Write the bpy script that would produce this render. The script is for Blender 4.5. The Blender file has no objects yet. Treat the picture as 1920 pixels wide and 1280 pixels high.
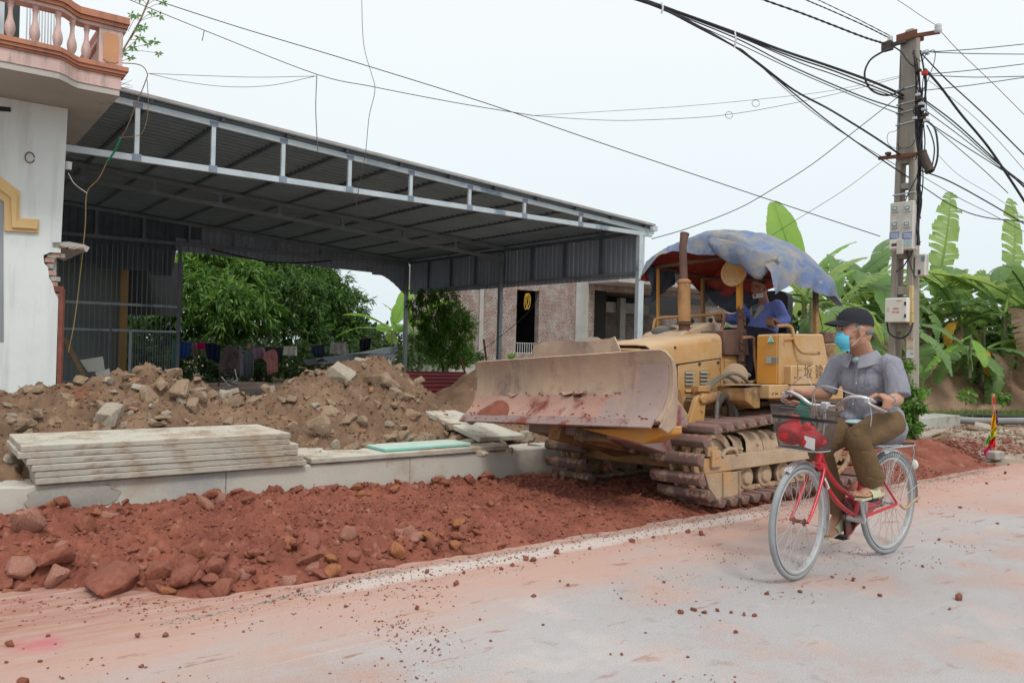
import bpy, bmesh, math, random
import numpy as np
from mathutils import Vector, Matrix, noise
random.seed(7); rng = np.random.RandomState(7)
SC = bpy.context.scene
COL = SC.collection
R = math.radians

# ---------------------------------------------------------------- camera
F = 1500.0; H = 1.3; PH = R(1.43); PT = R(0.3)
_f = Vector((0, math.cos(PT), math.sin(PT))); _u0 = Vector((0, -math.sin(PT), math.cos(PT))); _r0 = Vector((1, 0, 0))
_r = _r0*math.cos(PH) + _u0*math.sin(PH); _u = _u0*math.cos(PH) - _r0*math.sin(PH)
CAM = Vector((0, 0, H))
cd = bpy.data.cameras.new('camera'); cam = bpy.data.objects.new('camera', cd); COL.objects.link(cam)
cd.sensor_width = 36; cd.lens = F/1920*36; cd.clip_start = .05; cd.clip_end = 900
mw = Matrix.Identity(4)
for i in range(3):
    mw[i][0] = _r[i]; mw[i][1] = _u[i]; mw[i][2] = -_f[i]; mw[i][3] = CAM[i]
cam.matrix_world = mw
SC.camera = cam

# ---------------------------------------------------------------- world and sun
wd = bpy.data.worlds.new('World'); SC.world = wd; wd.use_nodes = True
nt = wd.node_tree; N = nt.nodes; L = nt.links
for n in list(N): N.remove(n)
out = N.new('ShaderNodeOutputWorld'); bg = N.new('ShaderNodeBackground')
sky = N.new('ShaderNodeTexSky'); sky.sky_type = 'NISHITA'; sky.sun_disc = False
SUN_EL, SUN_AZ = 50.0, 158.0
sky.sun_elevation = R(SUN_EL); sky.sun_rotation = R(SUN_AZ); sky.dust_density = 3; sky.air_density = 1
tc = N.new('ShaderNodeTexCoord'); sep = N.new('ShaderNodeSeparateXYZ'); L.new(tc.outputs['Generated'], sep.inputs[0])
ramp = N.new('ShaderNodeValToRGB'); L.new(sep.outputs['Z'], ramp.inputs[0])
e = ramp.color_ramp.elements
e[0].position = 0.0; e[0].color = (.79, .88, .935, 1)
e[1].position = 1.0; e[1].color = (1.35, 1.38, 1.40, 1)
x = ramp.color_ramp.elements.new(.16); x.color = (.865, .95, .985, 1)
x = ramp.color_ramp.elements.new(.42); x.color = (.98, 1.02, 1.03, 1)
cn = N.new('ShaderNodeTexNoise'); cn.inputs['Scale'].default_value = 1.6; cn.inputs['Detail'].default_value = 3
mpn = N.new('ShaderNodeMapping'); mpn.inputs['Scale'].default_value = (1, 1, 3); L.new(tc.outputs['Generated'], mpn.inputs[0]); L.new(mpn.outputs[0], cn.inputs[0])
cr = N.new('ShaderNodeMapRange'); cr.inputs[3].default_value = .975; cr.inputs[4].default_value = 1.025; L.new(cn.outputs[0], cr.inputs[0])
mu = N.new('ShaderNodeVectorMath'); mu.operation = 'SCALE'; L.new(ramp.outputs[0], mu.inputs[0]); L.new(cr.outputs[0], mu.inputs['Scale'])
sc_ = N.new('ShaderNodeVectorMath'); sc_.operation = 'SCALE'; sc_.inputs['Scale'].default_value = .1; L.new(sky.outputs[0], sc_.inputs[0])
mx = N.new('ShaderNodeMix'); mx.data_type = 'RGBA'; mx.inputs[0].default_value = .95
L.new(sc_.outputs[0], mx.inputs[6]); L.new(mu.outputs[0], mx.inputs[7]); L.new(mx.outputs[2], bg.inputs[0])
bg.inputs[1].default_value = 1.0; L.new(bg.outputs[0], out.inputs[0])
sd = bpy.data.lights.new('sun', 'SUN'); sd.energy = 1.5; sd.angle = R(13); sd.color = (1, .97, .92)
so = bpy.data.objects.new('sun', sd); COL.objects.link(so)
_d = Vector((math.sin(R(SUN_AZ))*math.cos(R(SUN_EL)), math.cos(R(SUN_AZ))*math.cos(R(SUN_EL)), math.sin(R(SUN_EL))))
so.rotation_euler = _d.to_track_quat('Z', 'Y').to_euler()
so.location = _d*60
SC.view_settings.view_transform = 'Standard'; SC.view_settings.look = 'None'; SC.view_settings.exposure = 0.0
SC.view_settings.gamma = 1; SC.view_settings.use_curve_mapping = False

# ---------------------------------------------------------------- frames
# a runs along the street (away to the right), b across it (away to the left), z up
TH = R(53)
UU = Vector((math.sin(TH), math.cos(TH), 0)); VV = Vector((-math.cos(TH), math.sin(TH), 0)); ZZ = Vector((0, 0, 1))
def frame(o, X, roll=0):
    X = Vector(X).normalized(); Y = ZZ.cross(X); c, s = math.cos(roll), math.sin(roll)
    Y, Z2 = Y*c + ZZ*s, ZZ*c - Y*s
    m = Matrix.Identity(4)
    for i in range(3): m[i][0] = X[i]; m[i][1] = Y[i]; m[i][2] = Z2[i]; m[i][3] = o[i]
    return m
ABZ = frame((0, 0, 0), UU)
ABZ = Matrix.Identity(4)
for i in range(3): ABZ[i][0] = UU[i]; ABZ[i][1] = VV[i]; ABZ[i][2] = ZZ[i]
def W(a, b, z=0): return UU*a + VV*b + ZZ*z
def ray(px, py): return _f + _r*((px-960)/F) - _u*((py-640)/F)
def at(px, py, Y):
    d = ray(px, py); return CAM + d*(Y/d[1])
def onb(px, py, b):
    d = ray(px, py); return CAM + d*((b - CAM.dot(VV))/d.dot(VV))
def onz(px, py, z):
    d = ray(px, py); return CAM + d*((z-H)/d.z)
def toab(p): return (p.dot(UU), p.dot(VV), p.z)

# ---------------------------------------------------------------- object helpers
def tag(o, label=None, cat=None, group=None, kind=None):
    if label: o['label'] = label
    if cat: o['category'] = cat
    if group: o['group'] = group
    if kind: o['kind'] = kind
    return o
def thing(name, label, cat, m=None, group=None):
    o = bpy.data.objects.new(name, None); COL.objects.link(o); o.empty_display_size = .2
    if m is None: m = Matrix.Identity(4)
    if isinstance(m, Vector): m = Matrix.Translation(m)
    o.matrix_world = m
    return tag(o, label, cat, group)
def wm(o):
    if o is None: return Matrix.Identity(4)
    return (wm(o.parent) @ o.matrix_basis)
def abm(a, b, z=0):
    m = ABZ.copy(); p = W(a, b, z)
    for i in range(3): m[i][3] = p[i]
    return m
def link(name, me, parent=None, m=None):
    o = bpy.data.objects.new(name, me); COL.objects.link(o)
    if parent is not None: o.parent = parent
    if m is not None: o.matrix_basis = m
    return o
def copy_tree(o, parent=None):
    c = o.copy(); COL.objects.link(c); c.parent = parent
    for ch in list(o.children): copy_tree(ch, c)
    return c
def finish(me, smooth=35):
    if smooth is not None and len(me.polygons):
        me.polygons.foreach_set('use_smooth', np.ones(len(me.polygons), bool))
        if smooth < 180: me.set_sharp_from_angle(angle=R(smooth))
def npmesh(name, v, f, mat=None, smooth=None):
    """v (n,3) array, f (m,k) array of equal-sized polygons"""
    me = bpy.data.meshes.new(name); v = np.asarray(v, np.float32); f = np.asarray(f, np.int32)
    me.vertices.add(len(v)); me.vertices.foreach_set('co', v.ravel())
    me.loops.add(f.size); me.loops.foreach_set('vertex_index', f.ravel())
    me.polygons.add(len(f)); me.polygons.foreach_set('loop_start', np.arange(len(f), dtype=np.int32)*f.shape[1])
    me.polygons.foreach_set('loop_total', np.full(len(f), f.shape[1], np.int32))
    me.update(calc_edges=True); me.validate()
    if mat: me.materials.append(mat)
    finish(me, smooth)
    return me

class MB:
    """collects shapes given in one frame and links them as ONE mesh object"""
    def __init__(s, T=None): s.v = []; s.f = []; s.T = T
    def add(s, vs, fs):
        n = len(s.v)
        for p in vs:
            p = Vector(p); s.v.append(s.T @ p if s.T is not None else p)
        s.f += [[i+n for i in q] for q in fs]; return s
    def box(s, x0, x1, y0, y1, z0, z1):
        x0, x1 = min(x0, x1), max(x0, x1); y0, y1 = min(y0, y1), max(y0, y1); z0, z1 = min(z0, z1), max(z0, z1)
        return s.add([(x0,y0,z0),(x1,y0,z0),(x1,y1,z0),(x0,y1,z0),(x0,y0,z1),(x1,y0,z1),(x1,y1,z1),(x0,y1,z1)],
                     [(0,3,2,1),(4,5,6,7),(0,1,5,4),(1,2,6,5),(2,3,7,6),(3,0,4,7)])
    def hexa(s, b4, t4):
        return s.add(list(b4)+list(t4), [(0,3,2,1),(4,5,6,7),(0,1,5,4),(1,2,6,5),(2,3,7,6),(3,0,4,7)])
    def prism(s, poly, ax, c0, c1):
        """polygon in the plane across axis ax: 'y' -> (x,z), 'x' -> (y,z), 'z' -> (x,y)"""
        def P(p, c): return {'y': (p[0], c, p[1]), 'x': (c, p[0], p[1]), 'z': (p[0], p[1], c)}[ax]
        n = len(poly)
        return s.add([P(p, c0) for p in poly]+[P(p, c1) for p in poly],
                     [list(range(n))[::-1], list(range(n, 2*n))]+[(i, (i+1) % n, n+(i+1) % n, n+i) for i in range(n)])
    def beam(s, p, q, w, h, up=(0, 0, 1)):
        p = Vector(p); q = Vector(q); d = (q-p).normalized(); x = d.cross(Vector(up))
        if x.length < 1e-4: x = d.cross(Vector((1, 0, 0)))
        x.normalize(); z = x.cross(d)
        c = [x*(-w/2)+z*(-h/2), x*(w/2)+z*(-h/2), x*(w/2)+z*(h/2), x*(-w/2)+z*(h/2)]
        return s.add([p+k for k in c]+[q+k for k in c], [(0,1,2,3),(7,6,5,4),(0,4,5,1),(1,5,6,2),(2,6,7,3),(3,7,4,0)])
    def tube(s, pts, r, n=8, closed=False, cap=True, flat=None):
        pts = [Vector(p) for p in pts]; m = len(pts)
        rs = r if isinstance(r, (list, tuple)) else [r]*m
        T = []
        for i in range(m):
            a = pts[(i-1) % m] if (closed or i > 0) else pts[0]; b = pts[(i+1) % m] if (closed or i < m-1) else pts[-1]
            d = (b-a); T.append(d.normalized() if d.length > 1e-9 else Vector((0, 0, 1)))
        x = T[0].orthogonal().normalized() if flat is None else Vector(flat)
        vs = []
        for i in range(m):
            x = (x - T[i]*x.dot(T[i]));
            x = x.normalized() if x.length > 1e-6 else T[i].orthogonal().normalized()
            y = T[i].cross(x)
            for k in range(n):
                t = 2*math.pi*k/n; vs.append(pts[i] + (x*math.cos(t) + y*math.sin(t))*rs[i])
        fs = []
        for i in range(m if closed else m-1):
            j = (i+1) % m
            for k in range(n): fs.append((i*n+k, i*n+(k+1) % n, j*n+(k+1) % n, j*n+k))
        if cap and not closed: fs += [list(range(n))[::-1], [(m-1)*n+k for k in range(n)]]
        return s.add(vs, fs)
    def cyl(s, p, q, r0, r1=None, n=20): return s.tube([p, q], [r0, r0 if r1 is None else r1], n)
    def lathe(s, prof, o, ax=(0, 0, 1), n=20):
        """prof list of (radius, height) along axis ax from o"""
        o = Vector(o); ax = Vector(ax).normalized(); x = ax.orthogonal().normalized(); y = ax.cross(x); vs = []; m = len(prof)
        for r_, h in prof:
            for k in range(n):
                t = 2*math.pi*k/n; vs.append(o + ax*h + (x*math.cos(t)+y*math.sin(t))*max(r_, 1e-4))
        fs = [(i*n+k, i*n+(k+1) % n, (i+1)*n+(k+1) % n, (i+1)*n+k) for i in range(m-1) for k in range(n)]
        fs += [list(range(n))[::-1], [(m-1)*n+k for k in range(n)]]
        return s.add(vs, fs)
    def ell(s, c, r, n=12, m=8, rot=None):
        c = Vector(c); r = Vector(r) if not isinstance(r, (int, float)) else Vector((r, r, r)); vs = []; 
        for i in range(1, m):
            a = math.pi*i/m
            for k in range(n):
                t = 2*math.pi*k/n; p = Vector((math.sin(a)*math.cos(t)*r.x, math.sin(a)*math.sin(t)*r.y, math.cos(a)*r.z))
                vs.append(c + (rot @ p if rot else p))
        top = Vector((0, 0, r.z)); vs += [c+(rot @ top if rot else top), c-(rot @ top if rot else top)]
        fs = [(i*n+k, (i+1)*n+k, (i+1)*n+(k+1) % n, i*n+(k+1) % n) for i in range(m-2) for k in range(n)]
        a, b = len(vs)-2, len(vs)-1
        fs += [(a, k, (k+1) % n) for k in range(n)] + [(b, (m-2)*n+(k+1) % n, (m-2)*n+k) for k in range(n)]
        return s.add(vs, fs)
    def sheet(s, grid, th=0):
        """grid [i][j] of points -> surface, closed with thickness th along the normal when th"""
        ni, nj = len(grid), len(grid[0]); g = [[Vector(p) for p in r_] for r_ in grid]
        vs = [p for r_ in g for p in r_]; q = lambda i, j: i*nj+j
        fs = [(q(i, j), q(i+1, j), q(i+1, j+1), q(i, j+1)) for i in range(ni-1) for j in range(nj-1)]
        if th:
            nn = []
            for i in range(ni):
                for j in range(nj):
                    du = g[min(i+1, ni-1)][j]-g[max(i-1, 0)][j]; dv = g[i][min(j+1, nj-1)]-g[i][max(j-1, 0)]
                    c = du.cross(dv); nn.append(c.normalized() if c.length > 1e-9 else Vector((0, 0, 1)))
            o = len(vs); vs += [vs[k]-nn[k]*th for k in range(o)]
            fs += [tuple(o+k for k in reversed(f_)) for f_ in fs]
            rim = [(i, 0) for i in range(ni)] + [(ni-1, j) for j in range(1, nj)] + [(i, nj-1) for i in range(ni-2, -1, -1)] + [(0, j) for j in range(nj-2, 0, -1)]
            rr = [q(*p) for p in rim]
            fs += [(rr[k], rr[k-1], o+rr[k-1], o+rr[k]) for k in range(len(rr))]
        return s.add(vs, fs)
    def mesh(s, name, mat, smooth=35, bevel=0, seg=1, pre=None, recalc=False):
        vs = [pre @ p for p in s.v] if pre is not None else s.v
        me = bpy.data.meshes.new(name); me.from_pydata([tuple(p) for p in vs], [], s.f); me.validate()
        if bevel or recalc:
            bm = bmesh.new(); bm.from_mesh(me)
            if recalc: bmesh.ops.recalc_face_normals(bm, faces=bm.faces)
            if bevel:
                es = [e_ for e_ in bm.edges if len(e_.link_faces) == 2 and e_.calc_face_angle(0) > .5]
                bmesh.ops.bevel(bm, geom=es, offset=bevel, segments=seg, affect='EDGES', profile=.6, clamp_overlap=True)
            bm.to_mesh(me); bm.free()
        if mat: me.materials.append(mat)
        finish(me, smooth); return me
    def build(s, name, mat, parent=None, smooth=35, bevel=0, seg=1, frame=None, recalc=False):
        """frame: the matrix of the shapes' own frame; None = the parent's own frame"""
        pre = None
        if frame is not None: pre = wm(parent).inverted() @ frame
        return link(name, s.mesh(name, mat, smooth, bevel, seg, pre, recalc), parent)

def curve_pts(p, n=8):
    """Catmull-Rom through the points"""
    p = [Vector(q) for q in p]; p = [p[0]*2-p[1]] + p + [p[-1]*2-p[-2]]; o = []
    for i in range(1, len(p)-2):
        for k in range(n):
            t = k/n; a, b, c, d = p[i-1], p[i], p[i+1], p[i+2]
            o.append(.5*((2*b) + (c-a)*t + (2*a-5*b+4*c-d)*t*t + (3*b-a-3*c+d)*t**3))
    o.append(p[-2]); return o

# numpy value noise
_NT = np.random.RandomState(3).rand(512, 512).astype(np.float32)
def vn(x, y, s=1.0, o=0):
    x = np.asarray(x)*s + 37.3*o + 200; y = np.asarray(y)*s + 91.7*o + 200
    xi = np.floor(x).astype(int); yi = np.floor(y).astype(int); fx = x-xi; fy = y-yi
    fx = fx*fx*(3-2*fx); fy = fy*fy*(3-2*fy); g = lambda i, j: _NT[i % 512, j % 512]
    return (g(xi, yi)*(1-fx)+g(xi+1, yi)*fx)*(1-fy)+(g(xi, yi+1)*(1-fx)+g(xi+1, yi+1)*fx)*fy
def fbm(x, y, s=1.0, oct=4, gain=.5, o=0):
    t = 0; a = 1; tot = 0
    for k in range(oct): t = t+a*vn(x, y, s*2**k, o+k*5); tot += a; a *= gain
    return t/tot
def lump(x, y, s, o=0, dens=1.0):
    """rounded clods: cellular bumps 0..1"""
    x = np.asarray(x)*s+50; y = np.asarray(y)*s+50; xi = np.floor(x).astype(int); yi = np.floor(y).astype(int); best = np.zeros(x.shape)
    for i in (-1, 0, 1):
        for j in (-1, 0, 1):
            cx = xi+i; cy = yi+j; r1 = _NT[(cx*7+o*31) % 512, (cy*13+o*17) % 512]; r2 = _NT[(cx*11+5+o) % 512, (cy*3+9) % 512]; r3 = _NT[(cx*5+90) % 512, (cy*19+o*7) % 512]
            d2 = (x-cx-r1)**2+(y-cy-r2)**2; rad = .25+.45*r3
            best = np.maximum(best, np.where(r3 < dens, np.sqrt(np.clip(rad**2-d2, 0, None))/.7, 0))
    return best
# ---------------------------------------------------------------- materials
MATS = {}
def mat(name, c1, c2=None, scale=2.0, rough=.85, bump=.25, bscale=30, metal=0, spots=None, top=None, coord='Object',
        stretch=(1, 1, 1), speck=.15, spec=.3, detail=8, streak=None, late=None, lo=.35, hi=.65):
    """two-tone noise, fine speckle, optional spots=(colour, scale, threshold, softness), top=(colour, amount) dust on up faces"""
    m = bpy.data.materials.new(name); m.use_nodes = True; t = m.node_tree; n = t.nodes; l = t.links
    b = n['Principled BSDF']; b.inputs['Roughness'].default_value = rough; b.inputs['Metallic'].default_value = metal
    b.inputs['Specular IOR Level'].default_value = spec
    tc = n.new('ShaderNodeTexCoord'); mp = n.new('ShaderNodeMapping'); mp.inputs['Scale'].default_value = stretch
    l.new(tc.outputs[coord], mp.inputs[0])
    def nz(sc, det=8, r_=.6, src=None):
        k = n.new('ShaderNodeTexNoise'); k.inputs['Scale'].default_value = sc; k.inputs['Detail'].default_value = det; k.inputs['Roughness'].default_value = r_
        l.new((src or mp).outputs[0], k.inputs['Vector']); return k.outputs[0]
    def mr(v, a0, a1, b0, b1):
        k = n.new('ShaderNodeMapRange'); l.new(v, k.inputs[0])
        for i, q in enumerate((a0, a1, b0, b1)): k.inputs[i+1].default_value = q
        return k.outputs[0]
    def mixc(fac, A, B, mode='MIX'):
        k = n.new('ShaderNodeMix'); k.data_type = 'RGBA'; k.blend_type = mode
        for s_, q in ((k.inputs[0], fac), (k.inputs[6], A), (k.inputs[7], B)):
            if isinstance(q, (int, float)): s_.default_value = q
            elif isinstance(q, tuple): s_.default_value = (q+(1,))[:4]
            else: l.new(q, s_)
        return k.outputs[2]
    c2 = c2 or tuple(q*.8 for q in c1)
    col = mixc(mr(nz(scale, detail), lo, hi, 0, 1), c1, c2)
    if spots:
        for sp in (spots if isinstance(spots, list) else [spots]):
            col = mixc(mr(nz(sp[1], 6, .65), sp[2]-sp[3], sp[2]+sp[3], 0, 1), col, sp[0])
    if streak:   # streaks along one axis: (colour, amount, stretch vector, scale, threshold)
        m2 = n.new('ShaderNodeMapping'); m2.inputs['Scale'].default_value = streak[2]; l.new(tc.outputs[coord], m2.inputs[0])
        f_ = mr(nz(streak[3], 6, .6, m2), streak[4]-.08, streak[4]+.12, 0, streak[1]); col = mixc(f_, col, streak[0])
    if top:
        g = n.new('ShaderNodeNewGeometry'); sx = n.new('ShaderNodeSeparateXYZ'); l.new(g.outputs['Normal'], sx.inputs[0])
        f1 = mr(sx.outputs['Z'], .25, .85, 0, top[1]); f2 = mr(nz(5, 6), .3, .6, .35, 1)
        mm = n.new('ShaderNodeMath'); mm.operation = 'MULTIPLY'; l.new(f1, mm.inputs[0]); l.new(f2, mm.inputs[1])
        col = mixc(mm.outputs[0], col, top[0])
    if late:
        col = mixc(mr(nz(late[1], 8, .7), late[2]-late[3], late[2]+late[3], 0, late[4]), col, late[0])
    if speck:
        col = mixc(1.0, col, mr_col(n, l, nz(bscale*2.2, 4, .8), 1-speck, 1+speck), 'MULTIPLY')
    l.new(col, b.inputs['Base Color'])
    if bump:
        bp = n.new('ShaderNodeBump'); bp.inputs['Strength'].default_value = bump; bp.inputs['Distance'].default_value = .6/bscale
        l.new(nz(bscale, 8, .7), bp.inputs['Height']); l.new(bp.outputs[0], b.inputs['Normal'])
    MATS[name] = m; return m
def mr_col(n, l, v, a, b_):
    k = n.new('ShaderNodeMapRange'); l.new(v, k.inputs[0]); k.inputs[1].default_value = .25; k.inputs[2].default_value = .75; k.inputs[3].default_value = a; k.inputs[4].default_value = b_
    return k.outputs[0]

RED1, RED2 = (.165, .048, .032), (.115, .032, .023)
BRN1, BRN2 = (.235, .148, .093), (.135, .082, .05)
M_white = mat('white_plaster', (.74, .78, .77), (.68, .72, .71), .7, .85, .08, 25, speck=.04, streak=((.40, .40, .375), .4, (5, 5, .45), 1.4, .58), spots=((.66, .69, .675), 2.2, .62, .08))
M_trimo = mat('orange_pink_trim', (.50, .215, .13), (.40, .175, .11), 2.5, .7, .08, 40, speck=.06, streak=((.16, .12, .10), .7, (3, 3, .8), 3, .6))
M_trimp = mat('pale_pink_trim', (.66, .47, .43), (.56, .40, .36), 2.5, .75, .08, 40, speck=.05, streak=((.25, .22, .20), .8, (4, 4, .8), 2.5, .58))
M_soffit = mat('grey_soffit', (.50, .47, .44), (.40, .38, .35), 1.0, .9, .1, 20, spots=((.2, .19, .17), 1.5, .64, .05), speck=.05)
M_yel_mould = mat('yellow_moulding', (.72, .50, .24), (.62, .42, .2), 2, .7, .08, 40, speck=.05)
M_orange_panel = mat('orange_panel', (.58, .30, .16), (.50, .25, .14), 2, .8, .05, 40, speck=.05)
M_brickred = mat('broken_brick', (.42, .16, .11), (.5, .42, .36), 14, .9, .5, 50)
M_mortar = mat('broken_mortar', (.46, .43, .39), (.30, .26, .23), 9, .95, .6, 40)
M_conc = mat('cast_concrete', (.44, .43, .385), (.34, .33, .30), 1.6, .9, .2, 45, speck=.12, spots=[((.24, .225, .20), 3.5, .62, .06), ((.50, .36, .28), 1.1, .66, .05)])
M_conc_edge = mat('slab_concrete', (.47, .45, .385), (.36, .345, .30), 2.5, .9, .25, 60, speck=.14, spots=[((.22, .20, .175), 6, .63, .05), ((.42, .30, .19), 2.0, .60, .08)], stretch=(1, 1, 3), top=((.56, .52, .43), .7), late=((.27, .19, .125), 4.5, .56, .07, .8))
M_turq = mat('turquoise_slab', (.20, .52, .44), (.26, .55, .47), 3, .85, .15, 50, top=((.50, .56, .49), 1.0))
M_conc_wall = mat('kerb_wall_concrete', (.54, .505, .44), (.45, .43, .38), 1.0, .88, .15, 35, speck=.08,
                  spots=[((.34, .335, .33), .9, .62, .06), ((.42, .23, .18), 7, .66, .04), ((.40, .34, .27), 2.4, .62, .08)])
M_galv = mat('galvanised_steel', (.54, .60, .63), (.44, .50, .54), 3, .55, .03, 30, metal=.25, speck=.05, spots=((.20, .26, .33), 1.2, .60, .04))
M_galv_d = mat('purlin_and_shaded_bay_steel', (.13, .16, .20), (.10, .12, .15), 2, .6, .03, 30, metal=.2, speck=.05)
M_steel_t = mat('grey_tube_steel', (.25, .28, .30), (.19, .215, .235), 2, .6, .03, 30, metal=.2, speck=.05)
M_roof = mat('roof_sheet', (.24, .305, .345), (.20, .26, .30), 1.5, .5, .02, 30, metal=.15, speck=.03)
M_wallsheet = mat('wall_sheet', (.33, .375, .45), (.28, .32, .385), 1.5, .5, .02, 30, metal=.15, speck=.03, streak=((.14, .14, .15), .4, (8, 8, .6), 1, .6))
M_ridge = mat('roof_edge_flashing', (.30, .28, .26), (.42, .41, .40), 6, .7, .1, 30, stretch=(1, 1, 4))
M_redsheet = mat('red_corrugated', (.15, .03, .035), (.11, .025, .03), 2, .5, .03, 30, speck=.05)
M_rustpaint = mat('rusty_frame', (.26, .09, .06), (.16, .06, .045), 8, .8, .2, 50)
M_rust = mat('rust', (.13, .05, .035), (.20, .085, .05), 8, .85, .3, 60)
M_wood = mat('weathered_wood', (.30, .20, .11), (.20, .13, .075), 4, .85, .2, 30, stretch=(1, 1, 8))
M_shade = mat('interior_shade', (.035, .037, .04), (.03, .03, .03), 2, .9, 0, 30, speck=0)  # near-black colour standing in for shade inside rooms and openings
M_greywall = mat('inner_grey_wall', (.22, .26, .26), (.18, .21, .21), 1, .9, .05, 20)
M_ochre = mat('ochre_pillar', (.45, .26, .08), (.36, .20, .07), 2, .85, .05, 20)
M_polec = mat('pole_concrete', (.34, .31, .26), (.26, .235, .195), 1.6, .9, .2, 40, speck=.12, streak=((.13, .12, .10), .6, (9, 9, .8), 1, .58))
M_cable = mat('black_cable', (.022, .022, .028), (.03, .03, .035), 5, .5, 0, speck=0)
M_wire = mat('thin_grey_wire', (.10, .09, .085), (.14, .12, .11), 5, .6, 0, speck=0)
M_boxgrey = mat('meter_box_grey', (.56, .54, .49), (.47, .45, .41), 3, .6, .03, 40, streak=((.22, .2, .17), .6, (7, 7, 1), 1, .58), speck=.04)
M_boxwhite = mat('pale_box_paint', (.70, .68, .60), (.64, .62, .55), 3, .5, .02, 40, streak=((.35, .30, .22), .4, (7, 7, 1), 1, .62), speck=.03)
M_porc = mat('white_porcelain', (.7, .72, .72), rough=.25, bump=0, speck=0)
M_black = mat('black_plastic', (.02, .02, .022), rough=.5, bump=0, speck=0)
M_blue = mat('blue_sticker', (.12, .22, .50), rough=.5, bump=0, speck=0)
M_glassy = mat('meter_window', (.16, .30, .33), rough=.2, bump=0, speck=0)
M_ochpipe = mat('ochre_conduit', (.55, .42, .18), (.48, .36, .15), 3, .5, 0, speck=.03)
M_yelcable = mat('yellow_cable', (.62, .38, .04), rough=.5, bump=0, speck=0)
M_green = mat('green_tape', (.03, .25, .14), rough=.5, bump=0, speck=0)
M_pipe = mat('grey_pipe', (.16, .165, .165), (.20, .20, .195), 2, .5, .05, 30, top=((.34, .33, .31), .5))
M_redrock = mat('red_rock', (.295, .11, .069), (.19, .06, .04), 5, .92, .45, 26, speck=.18, spots=[((.34, .15, .085), 4, .64, .06)], top=((.235, .085, .06), .5))
M_redrock2 = mat('pale_red_rock', (.36, .18, .13), (.25, .10, .07), 5, .92, .4, 26, speck=.18, spots=[((.44, .29, .24), 5, .62, .06)])
M_redrock3 = mat('orange_rock', (.36, .15, .055), (.22, .08, .045), 6, .9, .4, 26, speck=.15)
M_redsoil = mat('red_soil', (.275, .093, .058), (.18, .057, .038), 3.2, .95, .55, 55, speck=.22, spots=[((.32, .15, .11), 9, .64, .06)], detail=12)
M_brnsoil = mat('brown_soil', BRN1, BRN2, 2.2, .95, .6, 34, speck=.2, spots=[((.33, .225, .14), 6, .64, .06), ((.22, .085, .05), 1.3, .66, .05)], detail=12)
M_brnsoil2 = mat('clay_mound', (.33, .215, .15), (.24, .15, .10), 1.6, .95, .5, 20, speck=.15)
M_chunk = mat('dusty_concrete_chunk', (.32, .23, .155), (.215, .148, .098), 3, .93, .4, 30, speck=.12, spots=[((.42, .38, .32), 4.5, .63, .06)], top=((.29, .20, .13), .5))
M_chunk2 = mat('pale_concrete_chunk', (.39, .345, .28), (.30, .24, .18), 4, .93, .4, 30, speck=.12)
M_brickbit = mat('brick_bit', (.36, .15, .09), (.30, .18, .12), 6, .93, .4, 30)
M_gravel = mat('grey_gravel', (.30, .285, .265), (.42, .36, .32), 14, .95, .5, 90, speck=.2)
M_grass = mat('grass_green', (.07, .13, .03), (.11, .16, .045), 3, .8, 0, speck=.1)
M_ground = mat('bare_ground', (.34, .26, .19), (.27, .20, .14), .5, .95, .3, 12, spots=((.10, .13, .045), .35, .58, .08))

def leafmat(name, c1, c2, c3=None, trans=.35, rough=.5):
    """leaf blades: colour varies leaf by leaf, thin enough to let light through"""
    m = bpy.data.materials.new(name); m.use_nodes = True; t = m.node_tree; n = t.nodes; l = t.links
    b = n['Principled BSDF']; b.inputs['Roughness'].default_value = rough; b.inputs['Specular IOR Level'].default_value = .35
    g = n.new('ShaderNodeNewGeometry'); r_ = n.new('ShaderNodeValToRGB'); l.new(g.outputs['Random Per Island'], r_.inputs[0])
    e = r_.color_ramp.elements; e[0].color = c1+(1,); e[1].color = c2+(1,); e[1].position = .8
    if c3: q = r_.color_ramp.elements.new(.97); q.color = c3+(1,)
    tr = n.new('ShaderNodeBsdfTranslucent'); mxs = n.new('ShaderNodeMixShader'); mxs.inputs[0].default_value = trans
    hs = n.new('ShaderNodeHueSaturation'); hs.inputs['Value'].default_value = 1.7; hs.inputs['Hue'].default_value = .485; hs.inputs['Saturation'].default_value = 1.1
    l.new(r_.outputs[0], hs.inputs['Color']); l.new(r_.outputs[0], b.inputs['Base Color']); l.new(hs.outputs[0], tr.inputs[0])
    o = n['Material Output']; l.new(b.outputs[0], mxs.inputs[1]); l.new(tr.outputs[0], mxs.inputs[2]); l.new(mxs.outputs[0], o.inputs[0])
    return m
LF_mango = leafmat('mango_leaf', (.03, .07, .02), (.075, .16, .035), (.16, .27, .06))
LF_mango2 = leafmat('mango_leaf_young', (.045, .105, .025), (.12, .235, .045), (.24, .36, .08))
LF_shrub = leafmat('shrub_leaf', (.06, .14, .03), (.13, .27, .045), (.22, .36, .08))
LF_dark = leafmat('dark_leaf', (.03, .065, .022), (.05, .10, .03), (.09, .15, .04))
LF_papaya = leafmat('sapling_leaf', (.08, .19, .06), (.12, .26, .08), (.2, .3, .1))
LF_grass = leafmat('grass_blade', (.08, .15, .035), (.15, .22, .06), (.28, .25, .12))
M_trunk = mat('tree_bark', (.10, .08, .06), (.06, .05, .04), 5, .95, .5, 25, stretch=(1, 1, .3))
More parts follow.
